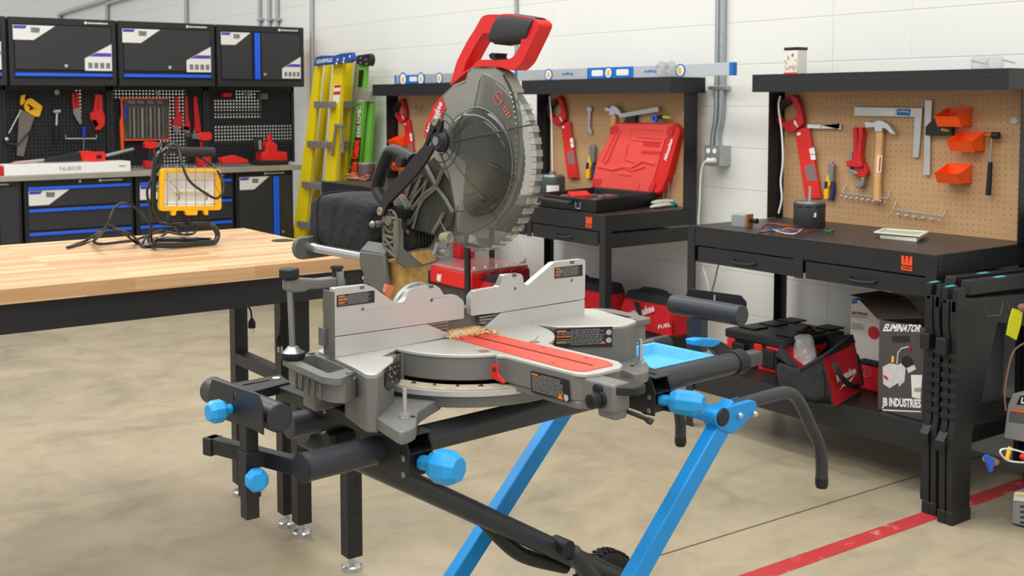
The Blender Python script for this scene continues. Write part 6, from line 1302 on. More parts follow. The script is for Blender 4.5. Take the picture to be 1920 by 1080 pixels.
lad(0, (595, 122), (560, 440), 10, 23, 3.93, root_=yl); lad(0, (613, 122), (583, 440), 8, 11, 4.06, root_=yl)
lad(0, (634, 118), (617, 360), 18, 19, 3.95, root_=yl); lad(0, (653, 116), (639, 360), 9, 9, 4.08, root_=yl)
for cy_, x0_, x1_ in ((186, 588, 618), (260, 575, 610), (336, 565, 604), (410, 556, 598)):
    a = W.X(x0_, cy_ + 4, 3.90); b = W.X(x1_, cy_ + 4, 3.90); z = a.z; obj('tread', MB().box(W, 3.90, 4.09, b.y - .01, a.y, z - .05, z), LAL, yl, bev=.003)
cp_ = MB(); cp_.prism([W.X(*p, 3.90) for p in [(591, 107), (602, 104), (626, 104), (640, 100), (659, 98), (663, 111), (657, 117), (589, 124)]], (.03, 0, 0)); co_ = obj('ladder_cap', cp_, mat('cap_blue', (42, 74, 150), .45), yl, bev=.004)
t_ = MB(); txt(t_, 'LOUISVILLE', W.X(594, 119, 3.898), W.X(623, 115.5, 3.898), W.X(594, 112, 3.898), bold=.03); t_.m = 0
for px, py in ((633, 112), (645, 110), (656, 106), (631, 119), (644, 116)): t_.lathe(W.X(px, py, 3.898), (-1, 0, 0), [(0, .002), (.009, .002), (.010, 0)], 12)
obj('cap_lettering', t_, WHT, co_, smooth=0)
wl_ = obj('warning_sticker', MB().prism([W.X(*p, 3.948) for p in [(627, 159), (639, 158), (636, 193), (624, 194)]], (-.001, 0, 0)), CARD, yl, smooth=0); obj('sticker_red_band', MB().prism([W.X(*p, 3.9465) for p in [(627, 160), (639, 159), (638, 164), (627, 165)]], (-.0006, 0, 0)).prism([W.X(*p, 3.9465) for p in [(626, 172), (638, 171), (637, 177), (625, 178)]], (-.0006, 0, 0)), RED2, wl_, smooth=0)
sp = MB(); sp.tube([W.X(*p, 3.93) for p in [(630, 236), (622, 292)]], .012, 6); sp.tube([W.X(*p, 3.93) for p in [(641, 238), (643, 286)]], .012, 6); sp.tube([W.X(*p, 3.93) for p in [(629, 235), (644, 237)]], .014, 6); obj('spreader', sp, LAL, yl)
ft_ = W.Z(605, 558, 0); obj('rubber_foot', MB().box(W, 3.94, 3.99, ft_.y - .06, ft_.y + .03, 0, .05), mat('foot_grey', (128, 130, 120), .6), yl, bev=.004)
gl = root('multi_ladder', 'green folding ladder with black hinge cap and orange lettering, beside the yellow ladder', 'ladder', W(4.1, 7.0, 0))
lad(0, (678, 122), (676, 160), 16, 16, 4.10, 'upper_section', LGN, z_to=W.X(678, 166, 4.1).z, root_=gl)
g1 = lad(0, (675, 190), (659, 340), 17, 19, 4.10, root_=gl, m=LGN); lad(0, (692, 190), (682, 320), 13, 15, 4.14, root_=gl, m=LGN); lad(0, (665, 200), (650, 340), 5, 6, 4.12, root_=gl, m=LGN)
lad(0, (668, 118), (650, 340), 7, 6, 4.16, 'aluminium_rail', GAL, root_=gl)
ck = obj('hinge_cap', MB().prism(rnd([W.X(*p, 4.08) for p in [(668, 104), (694, 100), (698, 110), (695, 124), (683, 124), (666, 120)]], .02, 3), (.03, 0, 0)), BPL, gl, bev=.004)
cs_ = MB()
for px, py in ((676, 109), (686, 112), (676, 118), (687, 120)): cs_.lathe(W.X(px, py, 4.078), (-1, 0, 0), [(0, .003), (.008, .003), (.009, 0)], 12)
obj('cap_bolt', cs_, STL, ck)
obj('aluminium_joint', MB().prism([W.X(*p, 4.09) for p in [(664, 166), (695, 170), (690, 188), (662, 186)]], (.06, 0, 0)), mat('brushed_joint', (176, 178, 170), .4, .5), gl, bev=.003)
ls = MB().prism([W.X(*p, 4.098) for p in [(670, 196), (676, 197), (674, 258), (666, 258)]], (-.001, 0, 0)); lo_ = obj('black_label', ls, BLK2, gl, smooth=0)
t_ = MB(); txt(t_, 'KING KOMBO', W.X(675.5, 257, 4.0955), W.X(677.5, 198, 4.0955), W.X(668, 257, 4.0955), bold=.03); obj('white_lettering', t_, WHT, lo_, smooth=0)
lt2 = obj('black_label', MB().prism([W.X(*p, 4.098) for p in [(665, 258), (677, 258), (670, 338), (652, 338)]], (-.001, 0, 0)), BLK2, gl, smooth=0); t_ = MB(); txt(t_, 'Little Giant', W.X(667, 336, 4.0955), W.X(675, 262, 4.0955), W.X(654, 335, 4.0955), bold=.05); obj('orange_lettering', t_, mat('lettering_orange', (255, 70, 20), .5), lt2, smooth=0)
obj('shoe_sticker', MB().prism([W.X(*p, 4.098) for p in [(673, 131), (682, 131), (679, 163), (671, 163)]], (-.001, 0, 0)), BLK2, gl, smooth=0)

# ---------------------------------------------------------------- halogen work light on the butcher block
ZB_ = .963; WL = root('work_light', 'yellow halogen work light on black tubular stand with cord draped over its handle', 'work light', W.Z(355, 460, ZB_))
LY = W.Z(340, 464, ZB_).y + .03; K2 = lambda x, y, d=0.: W.Y(x, y, LY + d)
tf = cr([K2(400, 285, 0), K2(330, 281, 0), K2(306, 283, 0), K2(292, 300, 0), K2(288, 340, 0), K2(288, 390, 0), K2(298, 412, 0), K2(320, 420, -.01), K2(385, 419, -.02), K2(402, 428, -.03), K2(408, 442, -.03), K2(400, 457, -.04), K2(380, 462, -.045), K2(290, 460, -.05)], 6)
for p in tf:
    if p.z < ZB_ + .0095: p.z = ZB_ + .0095
tf2 = [W.Z(285, 455, ZB_ + .0095), W.Z(300, 449, ZB_ + .0095), W.Z(395, 450, ZB_ + .0095)]
obj('tube_stand', MB().tube(tf, .0088, 12).tube(cr([tf[-1], tf2[0], tf2[1], tf2[2]], 5), .0088, 12), mat('gloss_black_tube', (22, 22, 24), .18, coat=.6), WL)
obj('foam_grip', MB().cyl(K2(332, 285), K2(402, 285), .0155), mat('foam_black', (46, 46, 48), .85, bump=.4), WL, bev=.003)
def quad(x0, y0, x1, y1, d=0.): return [K2(x0, y0, d), K2(x1, y0, d), K2(x1, y1, d), K2(x0, y1, d)]
ho = rnd([K2(x, y, -.03) for x, y in [(303, 316), (414, 317), (416, 394), (299, 396)]], .012, 3); hi_ = rnd([K2(x, y, -.03) for x, y in [(311, 324), (407, 324), (406, 386), (307, 387)]], .008, 3)
hs_ = MB().prism(ho, (0, .02, 0), holes=[hi_]); ho_ = obj('lamp_housing', hs_, YEL, WL, bev=.003)
obj('housing_back', MB().prism(rnd([K2(x, y, .012) for x, y in [(305, 318), (412, 319), (414, 392), (301, 394)]], .01, 3), (0, .04, 0)), BPL, WL, bev=.008)
rf = MB(); F0 = [K2(x, y, -.016) for x, y in [(309, 322), (408, 323), (408, 388), (306, 389)]]; ct = sum(F0, Vector()) / 4; F1 = [p + (ct - p) * .35 + Vector((0, .022, 0)) for p in F0]; rf.add(F0 + F1, [(i, (i + 1) % 4, 4 + (i + 1) % 4, 4 + i) for i in range(4)] + [(4, 5, 6, 7)])
obj('reflector', rf, mat('dimpled_reflector', (236, 240, 238), .45, .15, bump=1., bscale=160, var=.06, vscale=50), ho_, smooth=0)
obj('halogen_tube', MB().cyl(K2(325, 358, -.006), K2(390, 358, -.006), .006), WPL, ho_); ob2 = MB()
for x in (330, 382): ob2.tube(cr([K2(x, 363, -.02), K2(x + 6, 368, -.02), K2(x + 5, 375, -.02)], 4), .0025, 6)
obj('bulb_spring', ob2, STD, ho_)
gm_ = MB(); n = 7
for k in range(6): x = 314 + k * 17.5; gm_.tube(cr([K2(x - 4, 314, -.03), K2(x, 311, -.045), K2(x, 325, -.062), K2(x, 380, -.062), K2(x + 1, 386, -.035)], 4), .0011, 5)
for y in (323, 338, 383): gm_.tube([K2(308, y, -.05), K2(312, y, -.062), K2(400, y, -.062), K2(405, y, -.05)], .0011, 5)
gm_.tube([K2(318, 338, -.062), K2(340, 365, -.062)], .0011, 5); gm_.tube([K2(400, 338, -.062), K2(412, 365, -.04)], .0011, 5)
obj('wire_guard', gm_, STD, ho_)
obj('hinge_lug', MB().prism(rnd([K2(x, y, -.03) for x, y in [(347, 394), (372, 394), (370, 404), (349, 404)]], .004, 2), (0, .02, 0)).prism(rnd([K2(x, y, -.03) for x, y in [(322, 394), (332, 394), (330, 404), (322, 405)]], .003, 2), (0, .02, 0)).prism(rnd([K2(x, y, -.03) for x, y in [(382, 393), (391, 393), (391, 404), (383, 403)]], .003, 2), (0, .02, 0)), YEL, ho_, bev=.002)
obj('mount_bracket', MB().prism([K2(x, y, -.015) for x, y in [(318, 398), (392, 398), (392, 413), (316, 412)]], (0, .02, 0)).tube([K2(352, 412, -.035), K2(357, 424, -.035)], .006, 8), BPL, WL)
pl_ = lambda px, py, dz=0.: W.Z(px, py, ZB_ + .0045 + dz)
for k, pts in enumerate((
    [K2(310, 300, -.02), K2(318, 276, -.02), K2(328, 272, -.02), K2(336, 285, -.03), K2(342, 310, -.06), K2(356, 340, -.08), K2(385, 362, -.08), K2(406, 372, -.08), K2(418, 358, -.06), K2(416, 335, -.04), K2(400, 312, -.02), K2(375, 295, 0), K2(350, 284, .02), K2(325, 270, .01), K2(306, 282, 0), K2(300, 310, 0), K2(280, 345, 0), K2(276, 365, 0), K2(284, 400, 0), K2(283, 440, 0), pl_(285, 456), pl_(272, 463), pl_(258, 452)],
    [pl_(258, 452), K2(246, 440, .0), K2(225, 432, .02), K2(208, 424, .03), K2(195, 430, .02), pl_(176, 452), pl_(190, 457), pl_(230, 453), pl_(252, 450), pl_(282, 440, .01), pl_(305, 434, .01), pl_(340, 440, .01), pl_(352, 437)],
    [pl_(126, 464), pl_(165, 449, .004), K2(190, 432, .03), K2(205, 428, .03), K2(230, 436, .02), pl_(255, 455), pl_(282, 462), pl_(278, 450), K2(284, 425, 0), K2(262, 396, 0), K2(244, 384, 0), K2(226, 382, 0), K2(212, 395, 0), K2(202, 420, 0), pl_(178, 450), pl_(150, 458), pl_(126, 464)],
    [pl_(268, 455), pl_(275, 445, .01), pl_(300, 432, .02), pl_(312, 436, .01), pl_(300, 445), pl_(282, 458), pl_(290, 461)],
    [K2(326, 425, -.02), K2(335, 436, -.02), pl_(345, 440, .01), pl_(362, 438, .01), K2(368, 432, -.02)])):
    obj('cord', MB().tube(cr(pts, 6), .0042, 8), mat('cord_black', (40, 40, 40), .4), WL)
# ---------------------------------------------------------------- lower shelf of the nearest bench
SH = .2705
def Sh(px, py, dz=0.): return W.Z(px, py, SH + dz)
tb_ = root('tool_box', 'red and black modular tool box standing on the lower shelf left of the open bag', 'tool box', Sh(1478, 706))
c0 = Sh(1478, 706); y1_ = W.X(1358, 660, c0.x).y; H_ = W.X(1478, 640, c0.x).z; xb = c0.x; xk = 4.13; y0_ = c0.y
obj('box_core', MB().box(W, xb + .012, xk, y0_ + .012, y1_ - .012, SH + .01, H_ - .03), BPL, tb_, bev=.006)
lid_ = MB(); lid_.box(W, xb, xk + .005, y0_, y1_, H_ - .04, H_); lo_ = obj('lid', lid_, BPL, tb_, bev=.008, seg=3)
lr = MB()
for k in range(3):
    for j in range(2): lr.box(W, xb + .06 + k * .13, xb + .15 + k * .13, y0_ + .03 + j * (y1_ - y0_ - .15), y0_ + .12 + j * (y1_ - y0_ - .15), H_, H_ + .008)
obj('lid_cleat', lr, BPL, lo_, bev=.003)
fr2 = MB()
for yy in (y0_ + .03, (y0_ + y1_) / 2 - .01, y1_ - .035): fr2.box(W, xb, xb + .015, yy - .022, yy + .022, SH + .02, H_ - .04)
fr2.box(W, xb - .004, xb + .02, y0_ - .004, y0_ + .16, SH, SH + .03); fr2.box(W, xb - .002, xb + .014, y0_ - .002, y0_ + .12, H_ - .065, H_ - .04); fr2.box(W, xb, xk, y0_ - .002, y0_ + .012, H_ - .06, H_ - .04); fr2.box(W, xb, xk - .2, y0_ - .002, y0_ + .012, SH, SH + .02)
obj('red_frame', fr2, RED, tb_, bev=.004)
for a in (.28, .75): yy = y0_ + (y1_ - y0_) * a; obj('latch', MB().box(W, xb - .016, xb + .004, yy - .035, yy + .035, H_ - .13, H_ - .05), BPL, tb_, bev=.005)

# open tote bag
bg_ = root('tote_bag', 'open black and red canvas tool bag with plastic wrap inside on the lower shelf', 'tool bag', Sh(1540, 765))
B = lambda px, py, x: W.X(px, py, x)
def patch(name, quads, m, par, thick=.004, sub=0, **k):
    mb = MB(); [mb.poly(q) for q in quads]; return obj(name, mb, m, par, solid=thick, sub=sub, **k)
f1, f2, f3 = 3.64, 3.72, 3.98
GA, GB, GC_, GD = Sh(1563, 765, .002), Sh(1614, 734, .002), Sh(1453, 738, .002), Sh(1540, 712, .002); xA, xB, xC = GA.x, GB.x, GC_.x
bo_ = [B(1452, 738, 3.66), B(1562, 766, 3.62), B(1563, 766, 3.62)]
P = dict(a=B(1453, 668, xC), b=B(1456, 655, xC), c=B(1470, 680, xC), d=B(1501, 697, (xA + xC) / 2), e=B(1545, 664, xA), f=B(1560, 650, xA), bl=GC_, br=GA, g=B(1541, 672, xA), bc=Sh(1505, 752, .002))
patch('end_panel', [[P['bl'], P['bc'], P['c'], P['a']], [P['bc'], P['d'], P['c']], [P['bc'], P['br'], P['g'], P['d']], [P['g'], P['e'], P['d']]], BLF, bg_, sub=1)
sd_ = [B(1541, 674, xA), B(1602, 640, xB), B(1608, 668, xB), GB, GA, B(1552, 715, xA)]
so_ = obj('side_panel', MB().prism([sd_[0], sd_[1], sd_[2], sd_[3], sd_[4], sd_[5]], (.004, .006, 0)), REDF, bg_, bev=.002)
obj('panel_binding', MB().tube([sd_[0], sd_[5], sd_[4], sd_[3]], .004, 6), BLF, so_)
patch('rim_band', [[B(1541, 674, xA - .002), B(1548, 662, xA), B(1598, 627, xB), B(1603, 642, xB)], [B(1501, 697, (xA + xC) / 2 - .002), B(1541, 674, xA - .002), B(1548, 662, xA), B(1500, 690, (xA + xC) / 2)]], BLF, bg_, .006)
patch('rim_band', [[B(1462, 648, 3.68), B(1515, 610, 3.98), B(1524, 616, 4.0), B(1470, 655, 3.69)], [B(1515, 610, 3.98), B(1556, 642, 4.02), B(1552, 650, 4.0), B(1524, 618, 4.0)], [B(1462, 648, 3.68), B(1472, 656, 3.68), B(1502, 692, 3.64), B(1498, 700, 3.635), B(1456, 668, 3.66)]], BLF, bg_, .006)
patch('red_lining', [[B(1462, 658, 3.69), B(1522, 612, 3.99), B(1530, 690, 3.9), B(1500, 696, 3.66)], [B(1520, 614, 3.99), B(1552, 646, 4.0), B(1505, 697, 3.68), B(1520, 680, 3.9)]], mat('red_lining_cloth', (206, 30, 32), .8), bg_, .003)
patch('back_panel', [[B(1540, 600 + 30, 4.03), B(1597, 627, 3.95), B(1612, 735, 3.95), B(1550, 735, 4.03)], [B(1452, 738, 3.67), B(1455, 660, 3.67), B(1520, 614, 4.03), B(1520, 720, 4.03)]], BLF, bg_, .004)
bp_ = MB(); bp_.poly([GC_, GA, GB, GD]); obj('bag_base', bp_, BLF, bg_, solid=.006)
obj('strap_handle', MB().tube(cr([B(1565, 680, xA + .03), B(1569, 692, xA + .02), B(1580, 710, xA + .05), B(1596, 723, (xA + xB) / 2), B(1612, 724, xB - .02)], 5), .011, 8, flat=.35), BLF, bg_); obj('strap_handle', MB().tube(cr([B(1603, 662, xB), B(1609, 672, xB), B(1614, 700, xB + .01), B(1617, 722, xB)], 5), .010, 8, flat=.4), BLF, bg_)
lt = MB(); nfix = [sd_[0], sd_[1], sd_[4]]; n_ = (sd_[1] - sd_[0]).cross(sd_[4] - sd_[0]).normalized(); n_ = n_ if n_.dot(EYE - sd_[0]) > 0 else -n_
ps = lambda px, py: hit(px, py, sd_[0] + n_ * .004, n_)
txt(lt, 'Milwaukee', ps(1570, 718), ps(1606, 700), ps(1566, 704), shear=.3, bold=.03)
lt.poly([ps(*p) for p in [(1574, 732), (1584, 716), (1583, 722), (1604, 702), (1590, 722), (1582, 724)]]); obj('brand_lettering', lt, WHT, so_, smooth=0)
pb = root('plastic_wrap', 'crumpled clear plastic wrap stuffed in the open tool bag', 'plastic bag', B(1505, 690, 3.75)); m = MB(); rr = random.Random(4); rings = []
for j in range(9):
    t = j / 8; c = B(1500 + 8 * t, 684 - 56 * t, 3.80 + .06 * t); rings.append([c + Vector((0, math.cos(a), 0)) * (.085 - .045 * t) * (1 + .35 * rr.uniform(-1, 1)) + Vector((.04, 0, 0)) * math.sin(a) * (1 + .5 * rr.uniform(-1, 1)) + ZV * rr.uniform(-.006, .006) for a in [k * 2 * math.pi / 14 for k in range(14)]])
m.loft(rings); obj('wrap_sheet', m, MATS['frosted_ridge'], pb, sub=1)
# boxes
jb = root('printed_box', 'dark printed vacuum pump box with open flaps on the lower shelf', 'box', Sh(1690, 775))
xj = Sh(1645, 768).x; a_, b_ = W.X(1645, 768, xj), W.X(1745, 778, xj); zt = W.X(1645, 598, xj).z; D_B = .24
jm = mat('carton_charcoal', (74, 70, 70), .55, var=.05); jo = obj('carton', MB().box(W, xj, xj + D_B, b_.y, a_.y, SH, zt - .002), jm, jb, bev=.002); obj('carton_opening', MB().box(W, xj + .004, xj + D_B - .004, b_.y + .004, a_.y - .004, zt - .002, zt - .001), BLK2, jb)
fl_ = MB(); fl_.prism([W.X(1646, 599, xj), W.X(1733, 597, xj), W.X(1702, 561, xj + .10), W.X(1612, 563, xj + .10)], (.003, 0, .002)); obj('carton_flap', fl_, mat('flap_brown_black', (52, 40, 34), .7), jb)
obj('carton_flap', MB().prism([W.X(1594, 554, xj + .26), W.X(1650, 546, xj + .26), W.X(1700, 558, xj + .24), W.X(1645, 565, xj + .2)], (.003, 0, .003)), MATS['flap_brown_black'], jb)
J = lambda px, py: W.X(px, py, xj - .0012)
t_ = MB(); txt(t_, 'JB INDUSTRIES', J(1654, 766), J(1727, 770), J(1654, 745), bold=.04); t2_ = MB(); txt(t2_, 'ELIMINATOR', J(1655, 621), J(1724, 623), J(1661, 607), bold=.035); obj('box_lettering', t2_, WHT, jo, smooth=0)
t_.poly([J(*p) for p in [(1655, 767.5), (1727, 771), (1727, 773), (1655, 770)]]); obj('box_lettering', t_, WHT, jo, smooth=0)
pc_ = MB(); pc_.poly([J(*p) for p in [(1655, 688), (1668, 681), (1684, 684), (1684, 718), (1668, 728), (1656, 720)]]); pc_.poly([J(*p) for p in [(1684, 684), (1692, 680), (1698, 690), (1696, 715), (1686, 725), (1684, 718)]]); pc_.tube([J(*p) for p in [(1682, 682), (1684, 662), (1690, 654), (1704, 650)]], .0028, 6); pc_.poly([J(*p) for p in [(1700, 690), (1714, 684), (1718, 692), (1703, 700)]])
obj('pump_picture', pc_, mat('picture_grey', (200, 198, 196), .5, var=.12, vscale=40), jo, smooth=0)
pp_ = MB(); pp_.tube([J(*p) for p in [(1704, 650), (1708, 652), (1705, 659)]], .003, 6); pp_.poly([W.X(*p, xj - .0018) for p in [(1657, 702), (1665, 708), (1665, 714), (1657, 708)]]); obj('picture_red', pp_, RED2, jo, smooth=0)
obj('picture_dark', MB().poly([J(*p) for p in [(1691, 670), (1700, 666), (1710, 672), (1712, 682), (1698, 690), (1690, 682)]]), BLK2, jo, smooth=0); obj('picture_brass', MB().poly([J(*p) for p in [(1672, 668), (1676, 667), (1676, 679), (1671, 680)]]), YEL, jo, smooth=0)
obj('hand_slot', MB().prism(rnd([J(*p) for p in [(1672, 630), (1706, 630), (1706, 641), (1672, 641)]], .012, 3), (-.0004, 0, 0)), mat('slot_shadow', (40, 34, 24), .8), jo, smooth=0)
lb = obj('shipping_label', MB().poly([J(*p) for p in [(1708, 703), (1729, 703), (1726, 748), (1710, 745)]]), CARD, jo, smooth=0); bc_ = MB()
for k in range(8): bc_.poly([W.X(*p, xj - .0018) for p in [(1714.5 + k * 1.6, 727), (1715.2 + k * 1.6, 727), (1715.2 + k * 1.6, 735), (1714.5 + k * 1.6, 735)]])
obj('barcode', bc_, BLK2, lb, smooth=0)
jk = root('helmet_box', 'white printed helmet box standing behind the dark pump box', 'box', Sh(1620, 690)); xw = xj + .25
a_, b_ = W.X(1594, 640, xw), W.X(1665, 640, xw); zt = W.X(1594, 560, xw).z
jo2 = obj('carton', MB().box(W, xw, 4.16, b_.y, a_.y, SH, zt), mat('carton_white', (214, 210, 200), .6), jk, bev=.002); J2 = lambda px, py: W.X(px, py, xw - .0012)
t_ = MB(); txt(t_, 'JACKSON', J2(1597, 590), J2(1626, 594), J2(1597, 583), bold=.04); 
for k in range(5): t_.poly([J2(1597, 606 + k * 2.4), J2(1618 + (k % 2) * 3, 608 + k * 2.4), J2(1618 + (k % 2) * 3, 608.8 + k * 2.4), J2(1597, 606.8 + k * 2.4)])
obj('box_lettering', t_, mat('print_dark', (60, 58, 58), .5), jo2, smooth=0)
obj('red_rule', MB().poly([J2(1597, 591.5), J2(1626, 595), J2(1626, 596.5), J2(1597, 593)]), RED2, jo2, smooth=0); obj('blue_mark', MB().poly([J2(1597, 562), J2(1607, 562), J2(1607, 569), J2(1597, 570)]), MATS['sticker_blue'], jo2, smooth=0)
obj('helmet_picture', MB().lathe(J2(1638, 624), (-1, 0, 0), [(0, .0006), (.026, .0006), (.026, 0)], 20), RED2, jo2, smooth=0)
rcs = root('fan_case', 'low red and black case half hidden behind the dark pump box', 'case', Sh(1630, 712)); xr = xj + .20
a_, b_ = W.X(1604, 712, xr), W.X(1660, 712, xr); zt = W.X(1620, 683, xr).z; obj('case_body', MB().box(W, xr, xr + .12, b_.y, a_.y, SH, zt), REDF, rcs, bev=.012, seg=3); obj('case_rim', MB().box(W, xr - .003, xr + .12, b_.y, a_.y, zt, zt + .012), BLF, rcs, bev=.004)
rg2 = MB(); rg2.lathe(W.X(1624, 697, xr - .002), (-1, 0, 0), [(.019, 0), (.021, .0006), (.0225, 0), (.019, 0)], 24).lathe(W.X(1624, 697, xr - .002), (-1, 0, 0), [(.008, 0), (.0095, .0006), (.011, 0), (.008, 0)], 16); obj('case_emblem', rg2, mat('faded_pink', (220, 110, 120), .6), rcs)

# ---------------------------------------------------------------- lower shelves further along the wall
def duffel(label, p0, p1, ztop, x0, x1, letter=None, extra=None):
    a, b = W.X(*p0, x0), W.X(*p1, x0); r = root('tool_bag', label, 'tool bag', W(x0 + .1, (a.y + b.y) / 2, SH)); y0, y1 = min(a.y, b.y), max(a.y, b.y); zt = W.X(p0[0], ztop, x0).z
    rings = []
    for t in (0., .04, .5, .8, .93, 1.): 
        k = 1 - .25 * max(0, t - .4) ** 1.5; yy0, yy1 = (y0 + y1) / 2 - (y1 - y0) / 2 * (1 - .06 * t), (y0 + y1) / 2 + (y1 - y0) / 2 * (1 - .06 * t); xm = (x0 + x1) / 2; hw = (x1 - x0) / 2 * (1 - .75 * max(0, t - .5) * 2 * .6); z = SH + (zt - SH) * t
        rings.append([p + Vector((random.gauss(0, .002), random.gauss(0, .002), 0)) for p in rnd([W(xm - hw, yy0, z), W(xm + hw, yy0, z), W(xm + hw, yy1, z), W(xm - hw, yy1, z)], .03, 4)])
    m = MB(); m.loft(rings[:4], cap=True); bo = obj('bag_body', m, REDF, r, bev=.01, seg=3); m = MB(); m.loft([[p + (p - (sum(rings[3], Vector()) / len(rings[3]))) * .012 - ZV * .012 for p in rings[3]], rings[4], rings[5]]); obj('bag_top', m, BLF, r, bev=.008); fy = rings[3][0].y * .35 + rings[3][-1].y * .65; obj('side_strap', MB().prism([W(x0 - .008, fy - .02, zt - .035), W(x0 - .008, fy + .02, zt - .035), W(x0 - .008, fy - .02, zt - .10), W(x0 - .008, fy - .045, zt - .10)], (-.004, 0, 0)), BLF, r)
    h = MB(); c = sum(rings[5], Vector()) / len(rings[5]); h.tube(cr([c + Vector((-.02, .09, -.01)), c + Vector((-.03, .08, .02)), c + Vector((-.03, -.08, .022)), c + Vector((-.02, -.10, -.03)), c + Vector((-.07, -.115, -.07))], 5), .009, 8, flat=.5); obj('strap_handle', h, BLF, r)
    if letter:
        t_ = MB(); n = Vector((-1, 0, 0)); xf = x0 - .006; q = lambda px, py: W.X(px, py, xf); txt(t_, 'Milwaukee', q(*letter[0]), q(*letter[1]), q(*letter[2]), shear=.3, bold=.03); t_.poly([q(letter[0][0] + 14 + a, letter[0][1] + b) for a, b in ((0, 12), (10, 2), (9, 6), (24, -6), (12, 8), (8, 9))])
        if extra: txt(t_, 'FUEL', q(*extra[0]), q(*extra[1]), q(*extra[2]), bold=.02)
        obj('brand_lettering', t_, WHT, bo, smooth=0)
    return r
duffel('red canvas tool bag with black top on the lower shelf of the middle bench', (1158, 615), (1258, 605), 545, 3.93, 4.14, ((1180, 600), (1228, 584), (1176, 586)), ((1234, 617), (1258, 612), (1234, 610)))
duffel('long red tool bag behind the right saw fence on the middle lower shelf', (1000, 575), (1128, 590), 512, 3.84, 4.05)
duffel('red tool bag between the saw fences, partly hidden on the middle lower shelf', (893, 560), (985, 545), 516, 3.70, 3.9)
og = root('organizer_case', 'red parts organizer with clear lid stacked on a dark case in the background', 'organizer', W.X(860, 545, 3.66)); xo = 3.66
a, b = W.X(806, 520, xo), W.X(886, 540, xo); zb_, zt = W.X(870, 543, xo).z, W.X(870, 512, xo).z; y0, y1 = 5.28, a.y
y0 = min(W.X(884, 530, xo).y, a.y - .3)
obj('organizer_tray', MB().box(W, xo, xo + .42, y0, y1, zb_, zt), RED, og, bev=.008); obj('clear_lid', MB().box(W, xo + .006, xo + .41, y0 + .006, y1 - .006, zt, zt + .022), mat('smoked_red_lid', (190, 130, 126), .15, coat=.5, var=.25, vscale=10), og, bev=.006)
lk_ = MB()
for k in range(5): lk_.ball(W(xo + .06 + .08 * k, y0 + .06, zt + .024), .007)
obj('lid_stud', lk_, WHT, og); obj('tray_label', MB().prism([W.X(820, 514, xo - .001), W.X(828, 515, xo - .001), W.X(826, 528, xo - .001), W.X(819, 526, xo - .001)], (-.001, 0, 0)), CARD, og, smooth=0)
for k in range(5): obj('lid_latch', MB().box(W, xo + .04 + k * .08, xo + .08 + k * .08, y0 - .008, y0 + .004, zt - .03, zt + .006), RED, og, bev=.003)
one('dark_case', MB().box(W, xo + .02, xo + .4, y0 + .01, y1 - .01, SH, zb_ - .001), mat('case_brown_black', (76, 70, 64), .5, var=.2, vscale=10), 'dark case standing on the shelf beneath the red parts organizer', 'case', W(xo + .2, (y0 + y1) / 2, SH), bev=.01)
zl_ = zt + .023; ya_ = W.X(848, 470, 3.86).y; one('red_case', MB().box(W, 3.86, 3.98, max(ya_, y0 + .02), y1 - .02, zl_, W.X(838, 452, 3.86).z), RED2, 'red case standing on the clear lid of the parts organizer', 'case', W(3.92, (y0 + y1) / 2, zl_), bev=.01)
xx_ = 3.95; a = W.X(838, 470, xx_); one('red_case', MB().box(W, xx_, 4.15, a.y - .05, a.y + .3, W.X(838, 487, xx_).z, W.X(838, 440, xx_).z), RED2, 'red case standing upright behind the parts organizer', 'case', W(4.05, a.y, W.X(838, 487, xx_).z), bev=.01) if 0 else None

